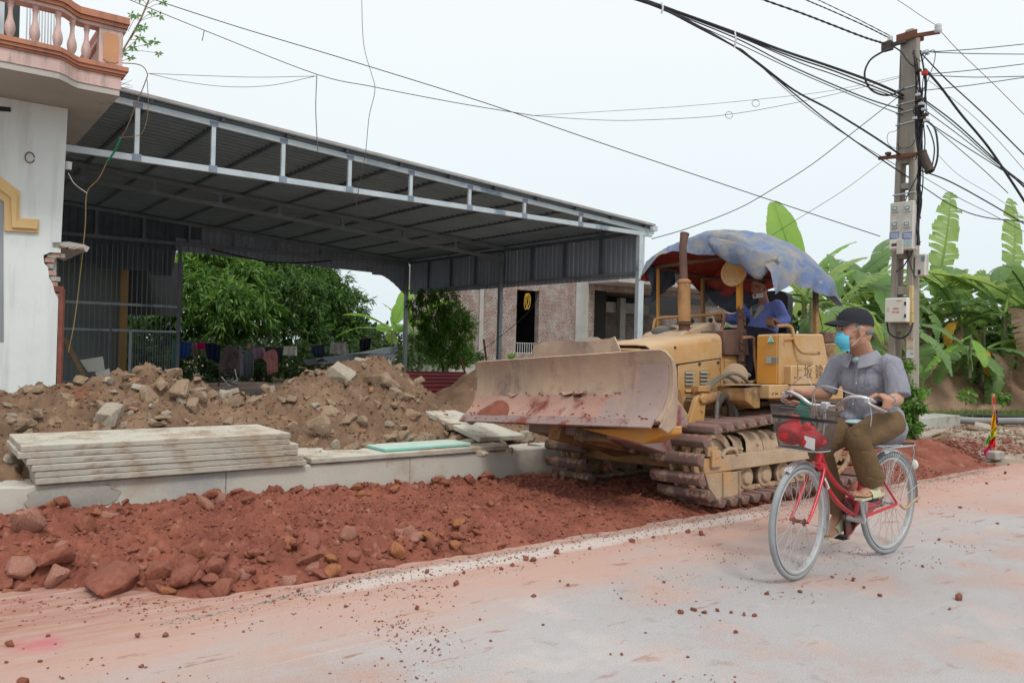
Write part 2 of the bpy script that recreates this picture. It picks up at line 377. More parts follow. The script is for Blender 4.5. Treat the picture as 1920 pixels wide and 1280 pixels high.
def banana_mat(name, c1, c2, rib=True):
    m = mat(name, c1, c2, 1.5, .45, .12, 10, speck=.05)
    n = m.node_tree.nodes; l = m.node_tree.links; b = n['Principled BSDF']
    src = b.inputs['Base Color'].links[0].from_socket
    tr = n.new('ShaderNodeBsdfTranslucent'); mxs = n.new('ShaderNodeMixShader'); mxs.inputs[0].default_value = .38
    hs = n.new('ShaderNodeHueSaturation'); hs.inputs['Value'].default_value = 1.9; hs.inputs['Hue'].default_value = .48
    l.new(src, hs.inputs['Color']); l.new(hs.outputs[0], tr.inputs[0]); o = n['Material Output']
    l.new(b.outputs[0], mxs.inputs[1]); l.new(tr.outputs[0], mxs.inputs[2]); l.new(mxs.outputs[0], o.inputs[0]); return m
BN_a = banana_mat('banana_leaf', (.28, .40, .11), (.19, .30, .085))
BN_b = banana_mat('banana_leaf_dark', (.155, .265, .085), (.10, .195, .06))
BN_c = banana_mat('banana_leaf_bright', (.22, .40, .06), (.17, .33, .06))
BN_y = banana_mat('banana_leaf_yellow', (.55, .33, .04), (.45, .28, .06))
BN_d = banana_mat('banana_leaf_dead', (.24, .17, .10), (.17, .11, .07))
M_bstem = mat('banana_stem', (.17, .19, .09), (.11, .10, .055), 3, .6, .1, 20, stretch=(1, 1, .3), spots=((.12, .08, .05), 3, .6, .08))
# ---------------------------------------------------------------- ground, road, soil
def smooth(t): t = np.clip(t, 0, 1); return t*t*(3-2*t)
def abgrid(name, A, B, hf, mt, kind='structure', smooth_=60, base=None):
    """height field in street coordinates; closed down to base when given"""
    AA, BB = np.meshgrid(A, B, indexing='ij'); ZZ_ = hf(AA, BB)
    v = np.stack([AA, BB, ZZ_], -1).reshape(-1, 3); na, nb = len(A), len(B)
    i, j = np.meshgrid(np.arange(na-1), np.arange(nb-1), indexing='ij'); q = (i*nb+j).ravel()
    f = np.stack([q, q+nb, q+nb+1, q+1], -1)
    me = npmesh(name, v, f, mt, smooth_)
    o = link(name, me, None, ABZ)
    if kind: o['kind'] = kind
    return o
def axis(*seg):
    o = []
    for a0, a1, st in seg: o += list(np.arange(a0, a1, st))
    o.append(seg[-1][1]); return np.array(o)

gm = MB(); gm.box(-450, 450, -450, 450, -.6, -.22)
g_ = gm.build('ground', M_ground, None, frame=ABZ); g_['kind'] = 'structure'

def road_mat():
    m = mat('dusty_road', (.425, .40, .395), (.36, .335, .33), .55, .92, .7, 75, speck=.34, detail=10,
            spots=[((.50, .46, .44), 2.2, .60, .08), ((.30, .265, .25), 5, .66, .06), ((.42, .27, .22), 1.1, .60, .1)])
    t = m.node_tree; n = t.nodes; l = t.links; b = n['Principled BSDF']; src = b.inputs['Base Color'].links[0].from_socket
    tc = n.new('ShaderNodeTexCoord'); sx = n.new('ShaderNodeSeparateXYZ'); l.new(tc.outputs['Object'], sx.inputs[0])
    def noise_(sc, st, det=6):
        mp = n.new('ShaderNodeMapping'); mp.inputs['Scale'].default_value = st; l.new(tc.outputs['Object'], mp.inputs[0])
        k = n.new('ShaderNodeTexNoise'); k.inputs['Scale'].default_value = sc; k.inputs['Detail'].default_value = det; k.inputs['Roughness'].default_value = .62; l.new(mp.outputs[0], k.inputs[0]); return k.outputs[0]
    def ma(op, a, b_=None, c=None):
        k = n.new('ShaderNodeMath'); k.operation = op
        for i_, q in enumerate((a, b_, c)):
            if q is None: continue
            if isinstance(q, (int, float)): k.inputs[i_].default_value = q
            else: l.new(q, k.inputs[i_])
        return k.outputs[0]
    def mr(v, a0, a1, b0, b1):
        k = n.new('ShaderNodeMapRange'); l.new(v, k.inputs[0])
        for i_, q in enumerate((a0, a1, b0, b1)): k.inputs[i_+1].default_value = q
        return k.outputs[0]
    def mix(f_, A, B):
        k = n.new('ShaderNodeMix'); k.data_type = 'RGBA'; l.new(f_, k.inputs[0]); l.new(A, k.inputs[6]); k.inputs[7].default_value = B+(1,); return k.outputs[2]
    a_, b2 = sx.outputs[0], sx.outputs[1]
    st = noise_(1.0, (.55, 2.6, 1), 10); bl = noise_(.8, (.8, 1, 1)); fi = noise_(7, (.5, 3, 1), 8)
    # pink dust: grows towards the dug-up strip, and everywhere near the left end
    d = ma('ADD', b2, ma('MULTIPLY', ma('SUBTRACT', st, .5), 1.6)); d = ma('ADD', d, ma('MULTIPLY', ma('SUBTRACT', bl, .5), 1.3))
    d = ma('SUBTRACT', d, ma('MULTIPLY', ma('MAXIMUM', ma('SUBTRACT', a_, 4.0), 0), -.04))
    f1 = ma('MULTIPLY', mr(d, 2.85, 3.6, 0, 1), mr(fi, .25, .6, .65, 1))
    col = mix(f1, src, (.485, .31, .25))
    d2 = ma('ADD', b2, ma('MULTIPLY', ma('SUBTRACT', st, .5), 1.2)); f2 = ma('MULTIPLY', mr(d2, 3.6, 4.2, 0, .85), mr(fi, .35, .6, .2, 1)); col = mix(f2, col, (.335, .155, .11))
    # drag streaks
    s3 = noise_(1.0, (.25, 9, 1)); f3 = ma('MULTIPLY', mr(s3, .56, .74, 0, .35), mr(b2, 1.8, 3.4, 0, 1)); col = mix(f3, col, (.50, .27, .205))
    s4 = noise_(1.3, (.3, 11, 1)); f4 = ma('MULTIPLY', mr(s4, .60, .74, 0, .4), mr(b2, 1.0, 2.2, .2, 1)); col = mix(f4, col, (.56, .52, .49))
    s7 = noise_(5, (.45, 1.6, 1), 8); f7 = ma('MULTIPLY', mr(s7, .615, .66, 0, .75), mr(b2, 1.2, 3.0, .1, 1)); col = mix(f7, col, (.32, .14, .10))
    # old cement haunch showing along the edge
    eb = ma('ADD', b2, ma('MULTIPLY', ma('SUBTRACT', noise_(3, (1, 1, 1)), .5), .16))
    f5 = ma('MULTIPLY', ma('MULTIPLY', mr(eb, 3.80, 3.85, 0, 1), mr(eb, 3.96, 4.02, 1, 0)), ma('MULTIPLY', mr(a_, 1.6, 2.0, 0, .8), mr(a_, 5.2, 6.0, 1, 0)))
    col = mix(f5, col, (.56, .50, .46))
    # magenta marking dust at the left
    vv = n.new('ShaderNodeVectorMath'); vv.operation = 'DISTANCE'; l.new(tc.outputs['Object'], vv.inputs[0]); vv.inputs[1].default_value = (.46, 3.86, 0)
    f6 = ma('MULTIPLY', mr(ma('ADD', vv.outputs['Value'], ma('MULTIPLY', fi, .16)), .12, .22, .6, 0), mr(noise_(9, (1, 1, 1)), .4, .6, .2, 1)); col = mix(f6, col, (.55, .10, .16))
    l.new(col, b.inputs['Base Color']); return m
M_road = road_mat()
M_roadedge = M_gravel

def edge_b(a):   # ragged edge of the road slab
    return 4.12 + .85*smooth((1.25-a)/.6) + .10*(fbm(a, a*0, 2.2, 4, o=3)-.5) + .05*(vn(a, a*0, 14, 9)-.5)
A = axis((-60, -2, 2), (-2, 14, .04), (14, 20, .25), (20, 300, 10)); nb = 14
v = []; 
for a in A:
    eb = float(edge_b(np.array(a))) if -2 < a < 20 else 4.12
    for b in list(np.linspace(-40, 3.2, 8)) + list(np.linspace(3.4, eb, 8)): v.append((a, b, 0))
    v.append((a, eb+.015, -.03)); v.append((a, eb+.02, -.2))
v = np.array(v); k = 18
z_add = .006*(fbm(v[:, 0], v[:, 1], 1.1, 3)-.5); v[:, 2] += np.where(v[:, 2] > -.01, z_add, 0)
i, j = np.meshgrid(np.arange(len(A)-1), np.arange(k-1), indexing='ij'); q = (i*k+j).ravel()
o = link('road', npmesh('road', v, np.stack([q, q+k, q+k+1, q+1], -1), M_road, 50), None, ABZ); o['kind'] = 'structure'

# verge: everything beyond the dug strip, lightly uneven
def h_site(a, b):
    z = np.where(b > 6.3, .10, -.10)*1.0
    far = smooth((a-10.2)/1.5)
    z = z*(1-far) + far*(.015+.05*smooth((b-4.6)/2))
    z = np.where((b < 6.4) & (a < 11.5), np.minimum(z, -.12*(1-far)+.02*far), z)
    z = z + .05*(fbm(a, b, .9, 4)-.5) + .05*(fbm(a, b, 5, 3, o=8)-.5)*smooth((b-4.3)/.4)
    return z
abgrid('verge', axis((-30, -2, 1), (-2, 30, .09), (30, 120, 2)), axis((4.1, 12, .07), (12, 30, .4), (30, 120, 3)), h_site,
       mat('verge_soil', (.34, .27, .21), (.23, .165, .12), .9, .95, .45, 24, speck=.18, spots=[((.47, .42, .37), 2.5, .60, .08), ((.24, .09, .06), .9, .62, .08)]))

# red rubble bed
def edge_red(a): return np.interp(a, [-2, .3, .7, 1.2, 1.8, 3, 5, 7, 9, 10.6], [4.80, 4.74, 4.50, 4.10, 4.06, 4.10, 4.14, 4.2, 4.3, 4.5]) + .10*(fbm(a, a*0, 2.0, 4, o=12)-.5)
def h_bed(a, b):
    e_ = edge_red(a); t = smooth((b-e_)/.35)
    flat = smooth((a-1.8)/2.2)
    z = -.05 + t*(.105-.05*flat)
    z = z + .028*smooth((b-5.5)/.6)*(1-.7*smooth((a-4.0)/1.0))
    z = z + .045*smooth((.9-a)/1.2)*t
    amp = (.055-.03*flat*smooth((6.0-b)/.4))*t
    z = z + amp*1.5*(fbm(a, b, 2.5, 3, o=1)-.5) + amp*.9*lump(a, b, 7, 1, .8) + amp*.6*lump(a, b, 15, 2) + .022*lump(a, b, 30, 3)*t + .02*(fbm(a, b, 45, 2, o=4)-.5)*t
    return z
abgrid('red_rubble_bed', axis((-1.2, 3.2, .014), (3.2, 6.5, .02), (6.5, 11.4, .04)), axis((3.85, 6.2, .014), (6.2, 6.25, .05)), h_bed, M_redsoil, 'structure', 40)

# brown spoil heap behind the kerb wall
CR = [(-3, .75), (.66, .71), (.9, .77), (1.1, .80), (1.5, .86), (1.8, .93), (2.2, .86), (2.5, .70), (2.84, .66), (3.42, .88), (3.92, 1.0), (4.25, 1.05), (4.6, .88), (5.05, .50), (5.45, .40), (6.3, .30), (7.0, .22), (9, .15)]
def h_heap(a, b):
    c = np.interp(a, [p[0] for p in CR], [p[1] for p in CR]); cb = 8.35
    t = np.where(b < cb, smooth((b-6.30)/(cb-6.30)*.93+.07), smooth((10.4-b)/(10.4-cb)))
    t = np.where(b < cb, .55*t+.45*np.clip((b-6.4)/(cb-6.4), 0, 1), t)
    z = .12 + .10*(b < cb) + (c-.2)*t
    amp = .4+.6*smooth((c-.25)/.4)
    z = z + amp*(.15*(fbm(a, b, 1.8, 4, o=5)-.5) + .075*lump(a, b, 4.5, 11, .7) + .05*lump(a, b, 10, 12) + .026*lump(a, b, 22, 13) + .022*(fbm(a, b, 34, 2, o=6)-.5))
    return z
abgrid('brown_spoil_heap', axis((-2.5, 8.8, .022)), axis((6.34, 8.6, .02), (8.6, 10.6, .06)), h_heap, M_brnsoil, None, 40)
tag(bpy.data.objects['brown_spoil_heap'], 'long brown heap of dug earth and rubble behind the kerb wall', 'soil heap')
bpy.data.objects['brown_spoil_heap']['kind'] = 'structure'
def mound(name, label, cx, cy, rx, ry, h, mt, ang=0, st=.05, amp=.06, skew=0, kind=None):
    def hf(a, b):
        x = ((a-cx)*math.cos(ang)+(b-cy)*math.sin(ang))/rx; y = ((b-cy)*math.cos(ang)-(a-cx)*math.sin(ang))/ry
        r_ = np.sqrt(x*x+y*y) + .25*(fbm(a, b, 1.2, 3, o=int(cx*3))-.5); k = np.clip(1-r_, 0, 1)
        return -.1 + (h+.1)*(.6*k+.4*smooth(k))*1.25*np.where(k > 0, 1, 1) + amp*(fbm(a, b, 2.4, 5, o=int(cy))-.5)*2*smooth(k*4) + .05*lump(a, b, 5, int(cx))*smooth(k*4)
    rr = max(rx, ry)*1.2
    o = abgrid(name, np.arange(cx-rr, cx+rr, st), np.arange(cy-rr, cy+rr, st), hf, mt, None, 40)
    return tag(o, label, 'soil mound')
mound('soil_mound', 'brown earth mound between the red sheets and the dozer blade', 8.6, 12.2, 2.0, 1.2, .66, M_brnsoil, st=.04)
mound('soil_mound', 'clay mound with a long right slope below the banana plants, left of the other', 19.2, 9.2, 2.5, 1.7, 1.02, M_brnsoil2, ang=-.45)
mound('soil_mound', 'clay bank running out of the picture at the right edge', 20.9, 7.7, 2.6, 1.5, .98, M_brnsoil2, ang=-.2)
mound('soil_mound', 'low spill of red soil around the foot of the utility pole', 10.6, 5.15, 1.9, .85, .13, M_redsoil, st=.02, amp=.10)

# kerb wall in cast sections
kw = thing('kerb_wall', 'low grey concrete kerb wall with a patched face along the red rubble strip', 'wall', abm(0, 6.15, 0))
for a0, a1 in ((-2.6, -.9), (-.9, .35), (.35, 1.95), (1.95, 3.55), (3.55, 5.4), (5.4, 7.1), (7.1, 8.8)):
    m_ = MB(); n_ = max(3, int((a1-a0)/.09)); prof = []
    for i in range(n_+1):
        a = a0+.003+(a1-a0-.006)*i/n_
        e1 = .02*(noise.noise(Vector((a*3.1, 2, 0)))) ; e2 = .010*noise.noise(Vector((a*9, 7, 0))) - .02*max(0, noise.noise(Vector((a*2.3, 4, 1)))-.15)
        prof.append([(a, 6.15+.01*noise.noise(Vector((a*2, 0, 5))), -.15), (a, 6.155+e1*.3, .12), (a, 6.16+e1*.4, .285+e2), (a, 6.175+e1*.4, .298+e2), (a, 6.36, .30+e2*.3), (a, 6.50, .295), (a, 6.51, -.15)])
    m_.sheet(prof)
    nn = len(prof[0]); m_.f.append(list(range(nn))); m_.f.append([(len(prof)-1)*nn+k for k in range(nn)][::-1])
    m_.build('wall_section', M_conc_wall, kw, frame=ABZ, smooth=30, recalc=True)
m_ = MB()
for i in range(14):
    pass
# mortar patch smeared on the face
pt = []
for i in range(11):
    rowp = []
    for j in range(6):
        u_, w_ = i/10*2-1, j/5*2-1
        rr = 1+.30*noise.noise(Vector((i*.9, j*1.1, 3)))
        rowp.append((.92+.30*u_*math.sqrt(1-.45*w_*w_)*rr, 6.149-.008*(1-u_*u_)*(1-w_*w_)-.002, .195+.085*w_*math.sqrt(1-.30*u_*u_)*rr))
    pt.append(rowp)
MB().sheet(pt, .01).build('mortar_patch', mat('mortar', (.38, .36, .325), (.33, .315, .285), 3, .8, .25, 30), kw, frame=ABZ, recalc=True)

# ---------------------------------------------------------------- rocks
def rockmesh(name, seed, n=15, fl=(1, 1, 1), sub=1, amp=.05, mt=None, sm=35, boxy=False, cut=.0):
    r_ = random.Random(seed); bm = bmesh.new(); pts = []
    if boxy:
        for sx_ in (-1, 1):
            for sy_ in (-1, 1):
                for sz_ in (-1, 1):
                    pts.append((sx_*r_.uniform(.7, 1), sy_*r_.uniform(.65, 1), sz_*r_.uniform(.75, 1)))
        for _ in range(4): pts.append((r_.uniform(-1.1, 1.1), r_.uniform(-1.1, 1.1), r_.uniform(-.9, .9)))
    else:
        for _ in range(n):
            p = Vector((r_.gauss(0, 1), r_.gauss(0, 1), r_.gauss(0, 1))).normalized()*r_.uniform(.8, 1.05); pts.append(tuple(p))
    for p in pts: bm.verts.new((p[0]*fl[0], p[1]*fl[1], p[2]*fl[2]))
    res = bmesh.ops.convex_hull(bm, input=bm.verts)
    for v_ in [v_ for v_ in bm.verts if not v_.link_faces]: bm.verts.remove(v_)
    if sub:
        bmesh.ops.bevel(bm, geom=list(bm.edges), offset=.09 if not boxy else .05, segments=1, affect='EDGES', clamp_overlap=True)
        bmesh.ops.triangulate(bm, faces=bm.faces)
        if sub > 1:
            bmesh.ops.subdivide_edges(bm, edges=[e_ for e_ in bm.edges if e_.calc_length() > .25], cuts=1, use_grid_fill=True)
            bmesh.ops.triangulate(bm, faces=bm.faces)
            if sub > 2:
                bmesh.ops.subdivide_edges(bm, edges=[e_ for e_ in bm.edges if e_.calc_length() > .18], cuts=1, use_grid_fill=True); bmesh.ops.triangulate(bm, faces=bm.faces)
        for v_ in bm.verts:
            q = v_.co*1.8 + Vector((seed*3.1, 0, 0)); d_ = noise.noise(q)*amp*2 + noise.noise(q*3)*amp
            v_.co += v_.co.normalized()*d_
    me = bpy.data.meshes.new(name); bm.to_mesh(me); bm.free()
    if mt: me.materials.append(mt)
    finish(me, sm); return me
RK = [rockmesh('red_rock', 10+i, 14+i % 4, (1, random.uniform(.7, .95), random.uniform(.55, .8)), 2, .05, [M_redrock, M_redrock, M_redrock2, M_redrock, M_redrock3, M_redrock][i % 6]) for i in range(12)]
RK0 = [rockmesh('red_stone', 50+i, 11, (1, .85, .7), 1, .05, M_redrock) for i in range(6)]
CK = [rockmesh('concrete_chunk', 80+i, 12, (1, random.uniform(.6, .9), random.uniform(.35, .7)), 2, .085, [M_chunk, M_chunk, M_chunk, M_chunk2][i % 4], boxy=(i % 3 == 0)) for i in range(14)]
BK = rockmesh('brick_bit', 120, 10, (1, .5, .33), 1, .03, M_brickbit, boxy=True)

def hitpt(px, py, hf, Y0=3.0, Y1=16, st=.02):
    prev = None
    Y = Y0
    d = ray(px, py)
    while Y < Y1:
        p = CAM + d*(Y/d[1]); a, b, z = toab(p)
        if z < float(hf(np.array(a), np.array(b))): return p, Y
        Y += st
    return None, None
def place(me, name, p, size, label, cat, group=None, rot=None, sink=.3, flat=1.0, rnd=random):
    o = link(name, me)
    e_ = rot or (rnd.uniform(-.35, .35), rnd.uniform(-.35, .35), rnd.uniform(0, 6.28))
    if isinstance(size, (int, float)): size = (size, size*rnd.uniform(.8, 1.1), size*flat*rnd.uniform(.85, 1.1))
    o.location = Vector(p) + Vector((0, 0, size[2]*(.5-sink))); o.rotation_euler = e_; o.scale = size
    tag(o, label, cat, group); return o
rr_ = random.Random(4)
# the big red rocks the photograph shows along the near edge
for px, py, s, k, lab in (
    (40, 1062, 40, 2, 'pale topped red rock at the left edge of the rubble strip'),
    (5, 1090, 36, 0, 'dark red rock cut by the left picture edge'),
    (105, 1078, 36, 8, 'flat pinkish rock left of the big square red rock'),
    (208, 1090, 62, 1, 'biggest square red rock at the near edge of the rubble'),
    (108, 1045, 42, 5, 'rounded dark red rock behind the flat pinkish rock'),
    (300, 1070, 34, 3, 'slanting red slab of rock right of the biggest rock'),
    (290, 1100, 24, 7, 'pointed red stone at the foot of the slanting slab rock'),
    (345, 1085, 36, 9, 'broad red rock in the middle of the near row'),
    (400, 1065, 36, 11, 'red rock with a flat top behind the paired stones'),
    (392, 1088, 24, 5, 'left of two paired round red stones'),
    (430, 1082, 24, 6, 'right of two paired round red stones'),
    (420, 1110, 20, 1, 'lone red stone rolled onto the road by the grey grit'),
    (190, 1110, 16, 4, 'small orange stone in front of the biggest red rock'),
    (365, 1040, 30, 0, 'red rock half buried behind the near row'),
    (620, 1073, 30, 4, 'long orange rock at the right end of the near row'),
    (540, 1020, 22, 4, 'flat orange stone lying out on the rubble bed'),
    (55, 975, 42, 8, 'large orange red rock leaning to the kerb wall at far left'),
    (160, 985, 34, 3, 'dark red rock by the kerb wall next to the large orange one')):
    p, Y = hitpt(px, py+s*.3, h_bed)
    if p is None: continue
    r_m = s*Y/1500*.92
    place(RK[k], 'red_rock', p, r_m*1.12, lab, 'rock', 'large rocks of the red rubble strip', sink=.12, rnd=rr_)
# clods heaped along the kerb wall and the near edge
def zone_rocks(n, fa, fb, smin, smax, hf, meshes, name, label, cat, group, sink=.3, rnd=rr_, pw=2.0):
    for _ in range(n):
        a = fa(); b = fb(a); s = smin+(smax-smin)*rnd.random()**pw
        z = float(hf(np.array(a), np.array(b)))
        me_ = rnd.choice(meshes); place(me_, name, W(a, b, z), s, label(a, b, me_, s) if callable(label) else label, cat, group, (rnd.uniform(-.6, .6), rnd.uniform(-.6, .6), rnd.uniform(0, 6.3)), sink, .9, rnd)
sz = lambda s: 'big ' if s > .07 else 'small ' if s < .045 else ''
def hue(m): n_ = m.materials[0].name; return {'pale_red_rock': 'pale red', 'orange_rock': 'orange', 'pale_concrete_chunk': 'pale'}.get(n_, 'dark red' if 'red' in n_ else 'dusty tan')
def heap_lab(a, b, m, s): return '%s%s chunk %s the brown heap %s' % (sz(s), hue(m), 'low on the front of' if b < 7.3 else 'halfway up' if b < 8.0 else 'near the crest of', 'by the house corner' if a < 1.4 else 'behind the slab stack' if a < 2.4 else 'in its middle dip' if a < 3.1 else 'on its right top' if a < 4.5 else 'at the right end')
zone_rocks(105, lambda: rr_.uniform(.35, 5.2), lambda a: 6.08-.22*rr_.random()**1.3, .035, .10, h_bed, RK, 'red_clod', lambda a, b, m, s: '%s%s clod at the kerb wall foot %s' % (sz(s), hue(m), 'under the slab stack' if a < 2.55 else 'below the long flat slab' if a < 3.4 else 'below the turquoise slab' if a < 4.3 else 'by the far dozer track'), 'clod', 'clods along the kerb wall', .28)
zone_rocks(105, lambda: rr_.uniform(.3, 3.2), lambda a: float(edge_red(np.array(a)))+.05+.45*rr_.random()**1.2, .03, .095, h_bed, RK, 'red_stone', lambda a, b, m, s: '%s%s stone in the rubble fringe %s' % (sz(s), hue(m), 'around the big rocks at the left' if a < 1.1 else 'right of the biggest rock' if a < 1.8 else 'along the gritty road edge'), 'stone', 'stones in the near fringe of the rubble', .15)
zone_rocks(120, lambda: .3+rr_.random()**1.5*6, lambda a: rr_.uniform(4.4, 5.9), .02, .06, h_bed, RK, 'red_stone', lambda a, b, m, s: '%s%s stone pressed into the rubble bed %s' % (sz(s), hue(m), 'behind the big left rocks' if a < 1.5 else 'in front of the slab stack' if a < 2.6 else 'in front of the long flat slab' if a < 4.5 else 'ahead of the dozer tracks'), 'stone', 'stones pressed into the rubble bed', .3)
# loose stones on the road, at the places the photograph shows
h0 = lambda a, b: a*0
for px, py, s in ((258, 1190, 9), (310, 1189, 8), (782, 1137, 10), (1000, 1115, 7), (1018, 1170, 4), (1045, 1031, 12), (1105, 1027, 6), (1185, 1012, 8), (855, 1092, 9), (1065, 1095, 6), (1050, 1088, 5), (1395, 1150, 7), (1415, 1152, 7), (1275, 1145, 9), (1300, 1140, 10), (1320, 1146, 7), (1345, 1143, 6), (1370, 1146, 6),
                  (1438, 1110, 8), (1380, 1183, 7), (75, 1238, 6), (170, 1235, 5), (265, 1247, 7), (90, 1190, 6), (118, 1270, 5), (20, 1205, 13), (45, 1275, 17), (12, 1240, 5), (730, 1060, 6), (800, 1070, 8), (870, 1072, 6), (985, 1045, 10), (1000, 1048, 9), (960, 1058, 7), (940, 1065, 6), (905, 1062, 5), (1290, 995, 7), (1315, 998, 10), (1225, 1006, 5), (1600, 1085, 8), (1650, 1115, 6), (1780, 1140, 5),
                  (1798, 1118, 12), (1620, 1100, 5), (1730, 1060, 5), (1560, 1080, 5), (1885, 885, 6), (1850, 905, 4), (1800, 950, 5), (1760, 1010, 5), (1870, 980, 5), (560, 1105, 7), (505, 1115, 6), (1165, 1120, 5), (1245, 1090, 5), (1290, 1230, 5), (1166, 1225, 5), (1145, 1225, 4), (900, 1160, 4), (920, 1200, 4), (648, 1135, 5), (1500, 1108, 6), (1210, 1185, 4)):
    p = onz(px, py+s*.5, 0); Y = p.y; r_m = s*Y/1500*.95
    place(rr_.choice(RK0), 'loose_stone', p, r_m, 'small rust red stone lying loose on the dusty road', 'stone', 'loose stones on the road', sink=.08, rnd=rr_)

# crumbs too many to count: one mesh each
def scatter(name, n, fa, fb, hf, smin, smax, mt, pw=3, seed=1, kind='stuff', sink=.2):
    r_ = np.random.RandomState(seed); base = []
    for i in range(5):
        me = rockmesh('tmp', 200+i, 8, (1, .85, .7), 0, 0, None); me.calc_loop_triangles()
        base.append((np.array([v_.co[:] for v_ in me.vertices]), np.array([t_.vertices[:] for t_ in me.loop_triangles]))); bpy.data.meshes.remove(me)
    a = fa(r_, n); b = fb(r_, a); s = smin+(smax-smin)*r_.rand(n)**pw; z = hf(a, b)
    V_, F_ = [], []; off = 0
    for k in range(n):
        bv, bf = base[k % 5]; t = r_.rand()*6.28; c, s_ = math.cos(t), math.sin(t)
        q = bv*s[k]*np.array([1, 1, .8]); q = np.stack([q[:, 0]*c-q[:, 1]*s_, q[:, 0]*s_+q[:, 1]*c, q[:, 2]], -1)+np.array([a[k], b[k], z[k]+s[k]*(.5-sink)])
        V_.append(q); F_.append(bf+off); off += len(bv)
    o = link(name, npmesh(name, np.concatenate(V_), np.concatenate(F_), mt, 30), None, ABZ)
    if kind: o['kind'] = kind
    return o
o = scatter('red_crumbs', 16000, lambda r_, n: r_.rand(n)**.8*9.6, lambda r_, a: edge_red(a)-.02+(6.15-edge_red(a))*r_.rand(len(a)), h_bed, .005, .026, M_redrock)
tag(o, 'crumbled red stone covering the rubble strip', 'rubble')
def fb_edge(r_, a): return edge_red(a) - .02 - np.abs(r_.randn(len(a)))*.22
o = scatter('road_crumbs', 4200, lambda r_, n: .3+r_.rand(n)*9.5, fb_edge, h0, .0025, .012, M_redrock, 4, 3)
tag(o, 'fine red crumbs spilled over the road edge', 'crumbs')
def fa_c(r_, n):
    c = r_.rand(34)*8+.3; s_.__class__; return c[r_.randint(0, 34, n)]+r_.randn(n)*.22
s_ = 0
def fb_c(r_, a):
    c = 1.4+r_.rand(40)*2.6; return c[(a*3).astype(int) % 40]+r_.randn(len(a))*.2
o = scatter('scattered_grit', 3600, fa_c, fb_c, h0, .0015, .010, M_redrock, 4, 5)
tag(o, 'red grit scattered in drifts across the road', 'grit')
o = scatter('grey_grit', 3200, lambda r_, n: .9+r_.rand(n)**.9*9, lambda r_, a: edge_b(np.maximum(a, 1.3))-.07-np.abs(r_.randn(len(a)))*.035 + np.where(a < 2.2, -.14*smooth((2.2-a)/1), 0), h0, .003, .013, M_gravel, 2.5, 6)
tag(o, 'grey grit along the broken road edge', 'grit')
o = scatter('heap_crumbs', 7000, lambda r_, n: r_.rand(n)*7.2, lambda r_, a: 6.55+2.0*r_.rand(len(a)), h_heap, .006, .026, M_brnsoil, 3, 8)
tag(o, 'crumbs of earth and mortar covering the brown heap', 'crumbs')
o = scatter('slab_dirt', 500, lambda r_, n: .62+1.75*r_.rand(n)**1.3, lambda r_, a: 6.84-.55*r_.rand(len(a))**.7, lambda a, b: a*0+.566, .001, .005, M_brnsoil, 3, 12)
tag(o, 'brown dirt crumbs on top of the slab stack', 'dirt')
o = scatter('verge_rubble', 2500, lambda r_, n: 9.5+r_.rand(n)*8, lambda r_, a: 4.5+2.2*r_.rand(len(a)), h_site, .008, .05, M_chunk, 3, 9)
tag(o, 'broken stone and rubble strewn over the verge by the pole', 'rubble')

